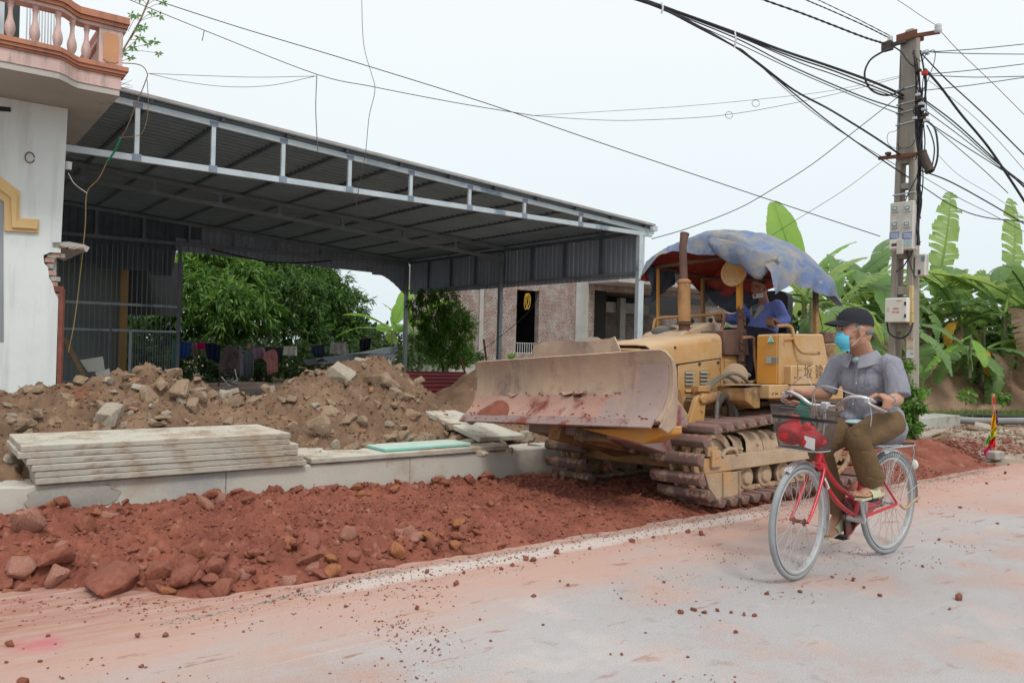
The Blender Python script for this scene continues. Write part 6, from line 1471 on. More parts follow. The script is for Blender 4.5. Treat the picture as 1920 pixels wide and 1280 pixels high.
# ---------------------------------------------------------------- cyclist
cy_ = thing('person', 'man in a grey blue shirt and black cap riding the red bicycle, blue face mask', 'person', RB)
fd = Vector((.80, -.60, -.04)).normalized(); hl = ZZ.cross(fd).normalized(); hu = fd.cross(hl)
HC = Vector((-.100, .0, 1.447)); HM = Matrix.Identity(4)
for i in range(3): HM[i][0] = fd[i]*1.07; HM[i][1] = hl[i]*1.07; HM[i][2] = hu[i]*1.07; HM[i][3] = HC[i]
def hv(x, y, z): return HM @ Vector((x, y, z))
def head_prims(mb, M_, s=1.0):
    old = mb.T; mb.T = M_ @ Matrix.Scale(s, 4)
    for c, r_ in (((-.012, 0, .025), (.098, .075, .095)), ((.035, 0, -.015), (.060, .062, .075)), ((.028, 0, -.062), (.058, .055, .045)), ((.062, 0, -.085), (.026, .028, .02)), ((.078, 0, .012), (.020, .045, .014)),
                  ((.045, .045, -.022), (.035, .02, .03)), ((.045, -.045, -.022), (.035, .02, .03)), ((.088, 0, -.055), (.012, .024, .012)), ((.085, 0, -.068), (.012, .02, .009)), ((-.05, 0, -.02), (.05, .055, .06))): mb.ell(c, r_, 18, 12)
    cap(mb, (.088, 0, .002), (.112, 0, -.030), .008, .013, 10); mb.ell((.102, .011, -.034), .009, 8, 6); mb.ell((.102, -.011, -.034), .009, 8, 6)
    for s_ in (1, -1):
        mb.ell((-.012, .077*s_, -.008), (.018, .007, .030), 12, 8, Matrix.Rotation(.25, 3, 'Y')); mb.ell((-.016, .080*s_, .008), (.017, .008, .015), 10, 6); mb.ell((-.006, .078*s_, -.03), (.008, .007, .010), 8, 6)
    mb.T = old
def hand(mb, c, ax, out_, up, wrist, th=1, s=1.0, grip=.020):
    """fist round a bar: c bar point, ax bar direction (towards thumb), out_ outer side, up"""
    c = Vector(c); ax = Vector(ax).normalized(); out_ = Vector(out_).normalized(); up = Vector(up).normalized(); g = grip+.010*s
    P = lambda a, o, u: c+ax*a+out_*o+up*u
    for k, (a, r_, ln) in enumerate(((.034, .0095, 1.0), (.012, .010, 1.06), (-.010, .0095, 1.0), (-.031, .0085, .86))):
        pts = [P(a*1.0, g*.35, g*1.5), P(a, g*1.35, g*.75), P(a, g*1.25*ln, -g*.75), P(a, g*.1, -g*1.25*ln), P(a, -g*.75, -g*.7)]
        chain(mb, pts, [r_*1.05*s, r_*1.12*s, r_*s, r_*.95*s, r_*.85*s], 10)
    w = Vector(wrist)
    chain(mb, [P(.022, g*.3, g*1.45), w+(P(.022, 0, 0)-c)*.6], [.014*s, .020*s]); chain(mb, [P(-.022, g*.5, g*1.35), w+(P(-.02, 0, 0)-c)*.6], [.014*s, .018*s]); chain(mb, [P(0, g*.3, g*1.5), w], [.015*s, .022*s])
    chain(mb, [w, P(.035, -g*.4, g*1.5), P(.058, -g*.9, g*1.0), P(.062, -g*.7, g*.2)], [.016*s, .0125*s, .0115*s, .0095*s], 10)
b_ = MB(); head_prims(b_, HM)
chain(b_, [(-.235, 0, 1.25), (-.19, 0, 1.33), hv(-.025, 0, -.05)], [.075, .064, .060])
b_.ell((-.26, 0, 1.15), (.09, .15, .12)); b_.ell((-.34, 0, .98), (.10, .13, .14)); b_.ell((-.38, 0, .86), (.11, .14, .08))
shL, elL, wrL = Vector((-.235, .172, 1.240)), Vector((-.19, .235, 1.035)), Vector((.020, .300, 1.035))
shR, elR, wrR = Vector((-.235, -.172, 1.240)), Vector((-.175, -.225, 1.04)), Vector((.015, -.285, 1.045))
for sh_, el_, wr_, s in ((shL, elL, wrL, 1), (shR, elR, wrR, -1)):
    mid = el_.lerp(wr_, .35)
    chain(b_, [(-.24, .08*s, 1.22), sh_, el_, mid, wr_], [.06, .052, .040, .042, .027])
    hand(b_, (.095, .288*s, 1.015), (.99, -.05*s, .16), (0, s, .1), (0, .05*s, 1), wr_, 1, 1.12)
hpL, knL, anL = Vector((-.37, .095, .87)), Vector((.085, .14, .80)), Vector((-.140, .13, .505))
hpR, knR, anR = Vector((-.37, -.095, .87)), Vector((.045, -.13, .715)), Vector((-.185, -.13, .275))
for hp_, kn_, an_, heel, ball, toe in ((hpL, knL, anL, (-.178, .13, .472), (-.03, .13, .462), (.035, .13, .455)), (hpR, knR, anR, (-.235, -.13, .232), (-.105, -.13, .178), (-.045, -.13, .155))):
    chain(b_, [hp_, kn_, kn_.lerp(an_, .35), an_], [.075, .052, .05, .030]); chain(b_, [an_, heel], [.030, .026]); chain(b_, [an_, ball], [.030, .030]); chain(b_, [heel, ball], [.026, .032])
    for k in range(5):
        yy = (k-2)*.0155; t_ = Vector(toe)+Vector((-.005*abs(k-1)-.004*k, yy, 0)); chain(b_, [Vector(ball)+Vector((0, yy*1.1, 0)), t_], [.014, .0095 if k else .012], 10)
body = fuse(b_, 'body', M_skin, cy_, .0042, 4)
fold = lambda c, n: 0
def wr(amp, sc, dirv=(1, 1, 1), o=0):
    dv = Vector(dirv)
    def f_(c, n):
        q = Vector((c.x*dv.x, c.y*dv.y, c.z*dv.z))*sc+Vector((o, o, 0)); w = Vector((noise.noise(q*.5), noise.noise(q*.5+Vector((5, 0, 0))), 0))*.8
        n1 = noise.noise(q+w); n2 = noise.noise(q*1.7+w+Vector((9, 0, 0)))
        return amp*.45*(1-2.2*abs(n1)) - amp*.45*math.exp(-(n2*9)**2) + amp*.15*noise.noise(c*sc*3)
    return f_
# shirt
s_ = MB()
s_.ell((-.395, 0, .90), (.155, .165, .115), 24, 14); s_.ell((-.325, 0, 1.01), (.165, .158, .16), 24, 14); s_.ell((-.27, 0, 1.13), (.14, .166, .14), 24, 14)
s_.ell((-.245, .085, 1.23), (.09, .108, .068)); s_.ell((-.245, -.085, 1.23), (.09, .108, .068)); s_.ell((-.24, 0, 1.25), (.098, .11, .065)); s_.ell((-.255, 0, 1.20), (.12, .158, .085))
s_.ell((-.44, 0, .83), (.135, .16, .10)); s_.ell((-.40, .07, .835), (.14, .115, .095)); s_.ell((-.40, -.07, .835), (.14, .115, .095)); s_.ell((-.30, .08, .90), (.14, .09, .06)); s_.ell((-.30, -.08, .90), (.14, .09, .06)); s_.ell((-.48, .03, .79), (.075, .12, .07))
for sh_, el_, s in ((shL, elL, 1), (shR, elR, -1)):
    ou = Vector((0, .012*s, 0)); e2 = sh_.lerp(el_, .92)+ou
    s_.tube([sh_+Vector((0, -.05*s, .01)), sh_, sh_.lerp(el_, .5)+ou, e2], [.062, .066, .066, .073], 20); s_.ell(sh_+Vector((0, 0, -.006)), .065)
shirt = fuse(s_, 'shirt', M_shirt, cy_, .0065, 9, wr(.007, 9, (1.1, 1.3, .38)))
# collar, open neck, tee
cl = MB()
for s in (1, -1):
    g = []
    for i in range(10):
        t = i/9; a_ = R(200-185*t) if s > 0 else R(-200+185*t)
        cx = -.215+.058*(-math.cos(a_))*-1; 
        base = Vector((-.215+.078*math.cos(a_), .078*math.sin(a_), 1.295-.035*max(0, math.cos(a_))+.01))
        outr = Vector((-.215+.125*math.cos(a_), .120*math.sin(a_), 1.262-.055*max(0, math.cos(a_))))
        g.append([base+Vector((0, 0, .024)), base.lerp(outr, .4)+Vector((0, 0, .022)), outr+Vector((.0, 0, .004))])
    cl.sheet(g, .004)
cl.build('collar', M_shirt, cy_, 60, 0, recalc=True)
tb = MB(); tb.ell((-.205, 0, 1.268), (.082, .074, .030), 16, 10); fuse(tb, 'tee_collar', M_tee, cy_, .005, 3)
MB().ell((-.255, -.03, .872), (.125, .09, .022), 16, 8).build('tee_hem', M_tee, cy_, 60)
# trousers
t_ = MB(); t_.ell((-.39, 0, .855), (.14, .165, .10), 20, 12)
for hp_, kn_, an_, s in ((hpL, knL, anL, 1), (hpR, knR, anR, -1)):
    chain(t_, [hp_, hp_.lerp(kn_, .5), kn_], [.098, .090, .072], 18)
    hem = kn_.lerp(an_, .90); mid = kn_.lerp(an_, .45); chain(t_, [kn_, mid], [.074, .070], 18); t_.tube([mid, hem], [.070, .078], 18)
trou = fuse(t_, 'trousers', M_trou, cy_, .0065, 5, wr(.009, 8, (.45, 1.2, .9), 3))
# cap
CM = HM @ Matrix.Translation((-.010, 0, .054)) @ Matrix.Rotation(-.17, 4, 'Y')
c_ = MB(); c_.T = CM
for i in range(0): pass
vs = []; nA, nB = 28, 9; fs = []
for j in range(nB+1):
    ph = R(90*j/nB); 
    for k in range(nA):
        t = 2*math.pi*k/nA; vs.append((.107*math.cos(t)*math.cos(ph)**.8, .086*math.sin(t)*math.cos(ph)**.8, -.018+.098*math.sin(ph)))
for j in range(nB):
    for k in range(nA): fs.append((j*nA+k, j*nA+(k+1) % nA, (j+1)*nA+(k+1) % nA, (j+1)*nA+k))
c_.add(vs, fs); cp = c_.build('cap', M_cap, cy_, 60, 0)
c_ = MB(); c_.T = CM; g = []
for i in range(9):
    t = i/8; row = []
    for j in range(13):
        a_ = R(-72+144*j/12); r_ = 1+t*.0; x = .100*math.cos(a_)+.080*t*math.cos(a_*.75)**1.0; y = .082*math.sin(a_)*(1-.08*t); row.append((x, y, -.010-.012*t-.16*y*y*8*.7*t - .020*t*t))
    g.append(row)
c_.sheet(g, .004).build('visor', M_cap, cp, 60, 0, recalc=True)
c_ = MB(); c_.T = CM; c_.ell((0, 0, .081), (.008, .008, .004)); c_.build('cap_button', M_cap, cp, 60)
c_ = MB(); c_.T = HM; c_.ell((-.050, 0, -.004), (.061, .068, .040), 20, 12); c_.ell((-.005, .066, .022), (.03, .012, .022)); c_.ell((-.005, -.066, .022), (.03, .012, .022)); fuse(c_, 'hair', M_hair, cy_, .005, 2, lambda c, n: .0015*noise.noise(c*150))
# mask, straps, glasses, eyes
c_ = MB(); c_.T = HM; g = []
for i in range(15):
    t = i/14*2-1; a_ = t*1.16; row = []
    for j in range(12):
        s = j/11; z = -.014-.100*s; bul = math.sin(math.pi*min(1, s*1.05+.12))**.7
        rr = .051+.034*bul*math.cos(a_*.8)+.004*math.sin(s*26)
        row.append((.028+rr*math.cos(a_)*(1-.10*s), (.052+.014*bul)*math.sin(a_)*1.08, z-.006*abs(t)+.012*(1-abs(t))*(1-s)))
    g.append(row)
c_.sheet(g, .003).build('face_mask', M_mask, cy_, 60, 0, recalc=True)
for s in (1, -1):
    c_ = MB(); c_.T = HM
    c_.tube(curve_pts([(.045, .066*s, -.004), (.02, .075*s, .006), (-.012, .084*s, .026)], 4), .0014, 5); c_.tube(curve_pts([(.042, .066*s, -.088), (.015, .073*s, -.062), (-.010, .080*s, -.036)], 4), .0014, 5); c_.build('mask_loop', M_porc, cy_, 60)
    c_ = MB(); c_.T = HM; c_.tube([(.096+.004, .033*s+.019*math.cos(t), .012+.0145*math.sin(t)) for t in np.linspace(0, 6.283, 20)], .0009, 5); c_.tube(curve_pts([(.098, .052*s, .015), (.06, .070*s, .018), (-.01, .084*s, .014)], 4), .0011, 5); c_.build('glasses', M_chrome, cy_, 60)
    c_ = MB(); c_.T = HM; c_.ell((.083, .032*s, .008), (.009, .014, .007)); c_.build('eye', M_grease_recess, cy_, 60)
# wristwatch, sandals, shirt details
wd_ = (wrL-elL).normalized(); wc = wrL-wd_*.012
m_ = MB(); x_ = wd_.orthogonal().normalized(); y_ = wd_.cross(x_)
m_.tube([wc+(x_*math.cos(t)+y_*math.sin(t))*.0305 for t in np.linspace(0, 6.283, 25)[:-1]], .006, 6, True); m_.ell(wc+Vector((0, .012, .028)), (.016, .016, .006), 12, 6); m_.build('wristwatch', M_chrome, cy_, 60)
for heel, ball, toe in (((-.178, .13, .472), (-.03, .13, .462), (.035, .13, .455)), ((-.235, -.13, .232), (-.105, -.13, .178), (-.045, -.13, .155))):
    he, ba, to = map(Vector, (heel, ball, toe)); dn = Vector((0, 0, -1)); ax = (ba-he).normalized(); upv = ax.cross(Vector((0, 1, 0))); upv = upv if upv.z > 0 else -upv
    g = []
    for i in range(11):
        t = i/10; c = he.lerp(ba, t*1.0)+(to-ba)*max(0, t-.6)*2.6-ax*.03*(1-t)+upv*(-.030); w = .032+.014*math.sin(math.pi*min(1, t*1.1))
        if t > .9: w *= .75
        g.append([c+Vector((0, -w, 0)), c, c+Vector((0, w, 0))])
    sn = MB().sheet(g, -.014).build('sandal', M_sandal, cy_, 60, 0, recalc=True)
    g = []
    for i in range(7):
        t = i/6; c = he.lerp(ba, .28+.60*t); row = []
        for j in range(11):
            a_ = R(-8+196*j/10); row.append(c+Vector((0, .0455*math.cos(a_), 0))+upv*(-.022+(.068-.020*t)*math.sin(a_)**.8 if math.sin(a_) > 0 else -.024))
        g.append(row)
    MB().sheet(g, .003).build('sandal_upper', M_sandal, sn, 60, 0, recalc=True)
bpy.context.view_layer.update()
bs = bvh_of(shirt)
def surf_line(name, pts, r_, mt, par, bv=bs, n=6, off=.001):
    q = []
    for i in range(len(pts)-1):
        for k in range(n): t = k/n; q.append((pts[i][0]*(1-t)+pts[i+1][0]*t, pts[i][1]*(1-t)+pts[i+1][1]*t))
    q.append(pts[-1]); P3 = [on_surf(bv, *p, off) for p in q]; P3 = [p for p in P3 if p is not None]
    if len(P3) < 2: return
    MB().tube(P3, r_, 6).build(name, mt, par, 60, frame=Matrix.Identity(4))
M_seam = clothm('shirt_seam', (.20, .20, .26), (.18, .18, .23))
surf_line('placket_seam', [(1613, 684), (1608, 720), (1603, 755), (1600, 790)], .0016, M_seam, shirt)
surf_line('placket_seam', [(1604, 684), (1599, 720), (1594, 755), (1591, 785)], .0012, M_seam, shirt)
surf_line('pocket_seam', [(1624, 684), (1655, 683), (1653, 722), (1640, 733), (1621, 720), (1624, 684)], .0014, M_seam, shirt)
surf_line('sleeve_seam', [(1664, 672), (1656, 700), (1657, 725)], .0018, M_seam, shirt)
for p in ((1609, 683), (1606, 718), (1600, 757)):
    q = on_surf(bs, *p, .003)
    if q: MB().ell(q, .0045, 8, 5).build('button', M_porc, shirt, 60, frame=Matrix.Identity(4))

# ---------------------------------------------------------------- dozer driver
dv = thing('person', 'driver in a blue work jacket seated under the dozer canopy, white mask on his chin', 'person', RD @ Matrix.Translation((0, 0, .045)))
M_jack = clothm('blue_work_jacket', (.27, .35, .84), (.22, .29, .74), .7, 15); M_dtr = clothm('dark_grey_trousers', (.04, .04, .055), (.03, .03, .04)); M_lapel = clothm('pale_lining', (.50, .46, .42), (.44, .40, .36)); M_stripe = mat('striped_tee', (.35, .45, .50), (.04, .04, .06), 3, .9, 0, stretch=(1, 1, 30), lo=.45, hi=.55)
fd2 = Vector((.98, -.10, -.12)).normalized(); hl2 = ZZ.cross(fd2).normalized(); hu2 = fd2.cross(hl2); HM2 = Matrix.Identity(4)
for i in range(3): HM2[i][0] = fd2[i]; HM2[i][1] = hl2[i]; HM2[i][2] = hu2[i]; HM2[i][3] = (-.745, .11, 1.955)[i]
d_ = MB(); head_prims(d_, HM2)
chain(d_, [(-.82, .11, 1.76), (-.79, .11, 1.85), (-.76, .11, 1.90)], [.06, .053, .05])
d_.ell((-.80, .11, 1.66), (.08, .14, .12)); d_.ell((-.78, .12, 1.48), (.09, .13, .12))
dl = ((-.80, .275, 1.745), (-.72, .42, 1.60), (-.50, .475, 1.565)); dr_ = ((-.80, -.055, 1.755), (-.66, -.14, 1.62), (-.42, -.09, 1.64))
for (sh_, el_, wr_), s in ((dl, 1), (dr_, -1)):
    sh_, el_, wr_ = map(Vector, (sh_, el_, wr_)); chain(d_, [(-.80, .11+.07*s, 1.74), sh_, el_, wr_], [.055, .045, .036, .026])
    hand(d_, wr_+Vector((.07, 0, -.02)), (0, -s, .15) if s > 0 else (0, -s, .1), (.6, 0, .2), (0, 0, 1), wr_, 1, 1.1)
for s, kn_, an_ in ((1, (-.36, .23, 1.46), (-.30, .27, 1.07)), (-1, (-.36, .0, 1.46), (-.30, -.02, 1.07))):
    chain(d_, [(-.76, .11+.09*s, 1.43), kn_, an_], [.07, .05, .035]); cap(d_, an_, Vector(an_)+Vector((.14, .01, -.06)), .035, .035)
fuse(d_, 'body', M_skind, dv, .006, 4)
j_ = MB(); j_.ell((-.80, .11, 1.67), (.115, .175, .12), 20, 12); j_.ell((-.775, .12, 1.53), (.135, .17, .13), 20, 12); j_.ell((-.81, .19, 1.745), (.075, .08, .055)); j_.ell((-.81, .03, 1.75), (.075, .08, .055)); j_.ell((-.76, .12, 1.44), (.14, .165, .07))
for (sh_, el_, wr_), s in ((dl, 1), (dr_, -1)):
    sh_, el_, wr_ = map(Vector, (sh_, el_, wr_)); chain(j_, [sh_, sh_.lerp(el_, .6), el_, el_.lerp(wr_, .8)], [.070, .062, .056, .043], 16)
jk = fuse(j_, 'jacket', M_jack, dv, .008, 4, wr(.010, 8, (1, 1.2, .6), 5))
k_ = MB()
for s, kn_, an_ in ((1, (-.36, .23, 1.46), (-.30, .27, 1.10)), (-1, (-.36, .0, 1.46), (-.30, -.02, 1.10))):
    chain(k_, [(-.76, .11+.09*s, 1.42), kn_], [.10, .07]); chain(k_, [kn_, an_], [.068, .055])
    MB().ell(Vector(an_)+Vector((.08, .01, -.06)), (.12, .045, .04), 14, 8).build('shoe', M_boxwhite if s > 0 else M_grease_recess, dv, 60)
fuse(k_, 'trousers', M_dtr, dv, .008, 4, wr(.006, 8, (1, 1, 1), 2))
k_ = MB(); k_.T = HM2; g = []
for i in range(13):
    t = i/12*2-1; a_ = t*1.3; g.append([(.015+.068*math.cos(a_)*(1-.15*s_q), .066*math.sin(a_), -.068-.045*s_q) for s_q in (0, .33, .66, 1)])
k_.sheet(g, .004).build('chin_mask', M_maskw, dv, 60, 0, recalc=True)
for s in (1, -1):
    k_ = MB(); k_.T = HM2; k_.tube(curve_pts([(.04, .062*s, -.075), (.01, .074*s, -.05), (-.012, .082*s, -.02)], 4), .002, 5); k_.build('mask_loop', M_maskw, dv, 60)
    k_ = MB(); k_.T = HM2; k_.ell((.086, .030*s, .006), (.008, .013, .006)); k_.build('eye', M_grease_recess, dv, 60)
k_ = MB(); k_.T = HM2; k_.ell((-.022, 0, .045), (.100, .080, .088), 20, 12); k_.build('hair', M_cap, dv, 60)
bpy.context.view_layer.update(); bj = bvh_of(jk)
def patch(name, quad, mt, par, bv, nx=6, ny=8, off=.004):
    g = []
    for i in range(nx+1):
        row = []
        for j in range(ny+1):
            u_, v_ = i/nx, j/ny; x = (quad[0][0]*(1-u_)+quad[1][0]*u_)*(1-v_)+(quad[3][0]*(1-u_)+quad[2][0]*u_)*v_; y = (quad[0][1]*(1-u_)+quad[1][1]*u_)*(1-v_)+(quad[3][1]*(1-u_)+quad[2][1]*u_)*v_
            p = on_surf(bv, x, y, off)
            if p is None: return
            row.append(p)
        g.append(row)
    MB().sheet(g).build(name, mt, par, 60, frame=Matrix.Identity(4))
patch('tee_front', [(1589, 661), (1622, 659), (1607, 683), (1606, 683)], M_tee, shirt, bs, off=.004)
patch('striped_shirt', [(1411, 572), (1424, 570), (1414, 594), (1411, 594)], M_stripe, dv, bj)
patch('lapel', [(1425, 570), (1435, 575), (1416, 600), (1413, 597)], M_lapel, dv, bj, off=.008)
patch('lapel', [(1407, 573), (1411, 573), (1411, 592), (1408, 590)], M_lapel, dv, bj, off=.008)
# green bag hanging behind the cyclist
m_ = MB()
for dx, dz, r_ in ((0, 0, .05), (.03, -.06, .055), (-.03, .05, .04), (0, -.10, .05)): m_.ell((-.12+dx, -.34, .965+dz), r_)
gb = thing('plastic_bag', 'green plastic bag hanging from the far handlebar behind the cyclist', 'bag', RB)
fuse(m_, 'bag_body', mat('green_plastic', (.01, .22, .15), (.01, .16, .11), 5, .4, .3, 25), gb, .008, 3, lambda c, n: .008*noise.noise(c*25))
# ---------------------------------------------------------------- vegetation
def leaf_cloud(name, centers, n, size, mt, parent, aspect=.3, droop=.5, seed=1, clump=.18, shell=.55, frame_=None, curl=True, kind=None, nper=9):
    """many single leaves in rosettes on the outside of overlapping lobes; centers = [(point, radii)]"""
    r_ = np.random.RandomState(seed); C_ = np.array([list(c) for c, r in centers], float); Rr = np.array([list(r) for c, r in centers], float)
    wts = (Rr.prod(1))**(2/3); wts /= wts.sum(); nt_ = max(1, n//nper); k = r_.choice(len(centers), nt_, p=wts)
    d = r_.randn(nt_, 3); d /= np.linalg.norm(d, axis=1)[:, None]; rad = shell+(1-shell)*r_.rand(nt_)**.6
    rad *= 1+.22*np.sin(d[:, 0]*7+k)*np.cos(d[:, 2]*6+k*2)
    tw = C_[k]+d*Rr[k]*rad[:, None]
    P_ = np.repeat(tw, nper, 0); N_ = len(P_)
    # leaf direction: outward and fanned, drooping
    od = np.repeat(d*np.array([1, 1, .5])+np.array([0, 0, .25]), nper, 0); dr = od+r_.randn(N_, 3)*.75; dr[:, 2] -= droop*r_.rand(N_)*1.6; dr /= np.linalg.norm(dr, axis=1)[:, None]
    L_ = size*(.6+.7*r_.rand(N_)); up = np.array([0, 0, 1.])+r_.randn(N_, 3)*.45; sd_ = np.cross(dr, up); sd_ /= np.linalg.norm(sd_, axis=1)[:, None]+1e-9; nn = np.cross(sd_, dr)
    P_ = P_+r_.randn(N_, 3)*clump*size
    w = (L_*aspect/2)[:, None]; L1 = L_[:, None]
    p0 = P_; p1 = P_+dr*L1*.38-nn*L1*.02; p2 = P_+dr*L1*.75-nn*L1*.10; p3 = P_+dr*L1-nn*L1*.24
    V_ = np.stack([p0, p1-sd_*w+nn*w*.25, p1+sd_*w+nn*w*.25, p2-sd_*w*.75+nn*w*.2, p2+sd_*w*.75+nn*w*.2, p3, p1-nn*w*.1, p2-nn*w*.1], 1).reshape(-1, 3)
    b = (np.arange(N_)*8)[:, None]; f = np.concatenate([b+np.array([[0, 6, 1]]), b+np.array([[0, 2, 6]]), b+np.array([[1, 6, 7]]), b+np.array([[1, 7, 3]]), b+np.array([[6, 2, 4]]), b+np.array([[6, 4, 7]]), b+np.array([[3, 7, 5]]), b+np.array([[7, 4, 5]])], 0)
    if parent is not None: M_ = np.array(wm(parent).inverted() @ (frame_ or ABZ))
    else: M_ = np.array(frame_ or ABZ)
    V_ = V_@M_[:3, :3].T+M_[:3, 3]
    o = link(name, npmesh(name, V_, f, mt, None), parent)
    if kind: o['kind'] = kind
    return o
def branchwork(parent, base, lobes, r0, mt=M_trunk, lean=(0, 0), n_=3, frame_=None, name='trunk'):
    m_ = MB(); b = Vector(base); top = sum((Vector(c) for c, r in lobes), Vector())/len(lobes); fork = b.lerp(Vector((top.x, top.y, b.z+(top.z-b.z)*.45)), 1)
    m_.tube(curve_pts([b, b.lerp(fork, .5)+Vector((lean[0], lean[1], 0)), fork], 5), [r0*(1.25-.5*i/10) for i in range(11)], 10)
    for c, r in lobes:
        c = Vector(c); mid = fork.lerp(c, .5)+Vector((0, 0, .12*r[2])); p = curve_pts([fork, mid, c], 5); m_.tube(p, [r0*(.55-.45*i/(len(p)-1)) for i in range(len(p))], 7)
        for q in range(3):
            e_ = c+Vector((random.uniform(-1, 1)*r[0], random.uniform(-1, 1)*r[1], random.uniform(-.3, 1)*r[2]))*.8; m_.tube([mid, c.lerp(e_, .5), e_], [r0*.2, r0*.12, r0*.05], 5)
    return m_.build(name, mt, parent, 60, frame=frame_ or ABZ)
def Pab(px, py, b): return tuple(toab(onb(px, py, b)))
def tree(name, label, base, lobes, n, size, mt, seed, r0=.16, cat='tree', group=None, **k):
    t = thing(name, label, cat, abm(base[0], base[1], base[2]), group)
    branchwork(t, base, lobes, r0); leaf_cloud('crown', lobes, n, size, mt, t, seed=seed, **k); return t
def lobes_px(spec):   # (px, py, b, radius_px) -> lobes
    o = []
    for px, py, b, r in spec:
        p = onb(px, py, b); rr = r*p.y/1500; a = toab(p); o.append(((a[0], a[1], a[2]), (rr, rr, rr*.85)))
    return o
# mango trees behind the shed
tree('mango_tree', 'dark mango tree with long drooping leaves behind the left end of the clothes line', (8.0, 26.5, .05), lobes_px([(365, 560, 26, 62), (430, 575, 25, 60), (400, 505, 27, 50), (345, 520, 26.5, 45), (460, 530, 26, 50), (330, 600, 26, 50), (420, 630, 26, 45), (480, 590, 25.5, 50), (380, 470, 27, 45), (450, 490, 27, 45)]), 17000, .26, LF_mango2, 11, .20, aspect=.22, droop=.9)
tree('mango_tree', 'dense dark mango tree behind the middle of the clothes line', (11.5, 27.5, .05), lobes_px([(540, 560, 26, 65), (600, 545, 27, 60), (640, 580, 27, 50), (560, 620, 26, 55), (620, 630, 26.5, 50), (510, 520, 27, 50), (580, 505, 28, 45), (660, 610, 26.5, 30), (520, 490, 27.5, 40)]), 17000, .22, LF_mango, 12, .22, aspect=.26, droop=.7)
tree('mango_tree', 'mango tree half hidden behind the barred screen at the left', (4.2, 27.5, .05), lobes_px([(200, 600, 27, 60), (270, 590, 26.5, 60), (300, 640, 26, 50), (230, 660, 26, 50)]), 6000, .24, LF_mango, 13, .18, aspect=.25, droop=.7)
tree('broadleaf_tree', 'pale green tree filling the gap behind the mango trees', (16, 36, .05), lobes_px([(500, 530, 36, 70), (600, 560, 37, 60), (420, 520, 36, 60), (660, 640, 36, 45), (700, 650, 35, 45)]), 7000, .34, LF_dark, 14, .2, aspect=.4)
o = leaf_cloud('undergrowth', [((a, b, .5), (1.0, .8, .75)) for a, b in ((5.5, 25), (7, 24.6), (8.6, 25), (10.2, 24.8), (11.8, 25), (13.5, 24.8), (15, 25.5), (6, 27), (9, 27.5), (12, 27.4), (4, 26), (2.5, 26.5), (16.5, 26), (18, 27), (6.2, 22.6), (7.4, 22.9), (8.6, 22.6), (9.8, 23), (11, 23), (12.2, 23.4))] + [((a, 29.5, .8), (1.1, .6, 1.2)) for a in (3, 5, 7, 9, 11, 13, 15, 17)], 27000, .20, LF_dark, None, seed=15, kind='stuff', aspect=.35)  # nearest and farthest rows added to keep the gaps below the trees dark
tag(o, 'dark low undergrowth below the mango trees, some added to darken the gaps', 'undergrowth')
# shrub in front of the shed post
tree('leafy_shrub', 'bright green narrow leaved shrub by the middle post of the shed', (11.15, 17.6, .15), lobes_px([(832, 560, 17.5, 24), (850, 600, 17.6, 32), (820, 610, 17.6, 32), (868, 625, 17.4, 22), (800, 640, 17.8, 24), (840, 655, 17.6, 36), (790, 600, 17.8, 16), (780, 570, 17.9, 14), (880, 605, 17.3, 14), (800, 555, 17.8, 14), (862, 668, 17.5, 24)]), 9500, .13, LF_shrub, 16, .035, 'shrub', aspect=.24, droop=.4, clump=.3, nper=8)
# agave rosette
m_ = MB(); c = Vector(toab(onb(958, 676, 15.5)))
for k in range(13):
    t = k*2.4; l_ = .24+.06*math.sin(k); dr = Vector((math.cos(t)*.55, math.sin(t)*.55, .5+.35*((k*7) % 5)/5)).normalized(); sdv = dr.cross(Vector((0, 0, 1))).normalized()
    m_.sheet([[c+dr*l_*s-Vector((0, 0, .10*s*s))*0-sdv*.03*w_, c+dr*l_*s-Vector((0, 0, .008)), c+dr*l_*s+sdv*.03*w_] for s, w_ in ((0, .6), (.3, 1), (.7, .8), (1, .05))])
tag(m_.build('agave', BN_c, None, None, frame=ABZ), 'small yellow green agave in front of the brick wall', 'plant')
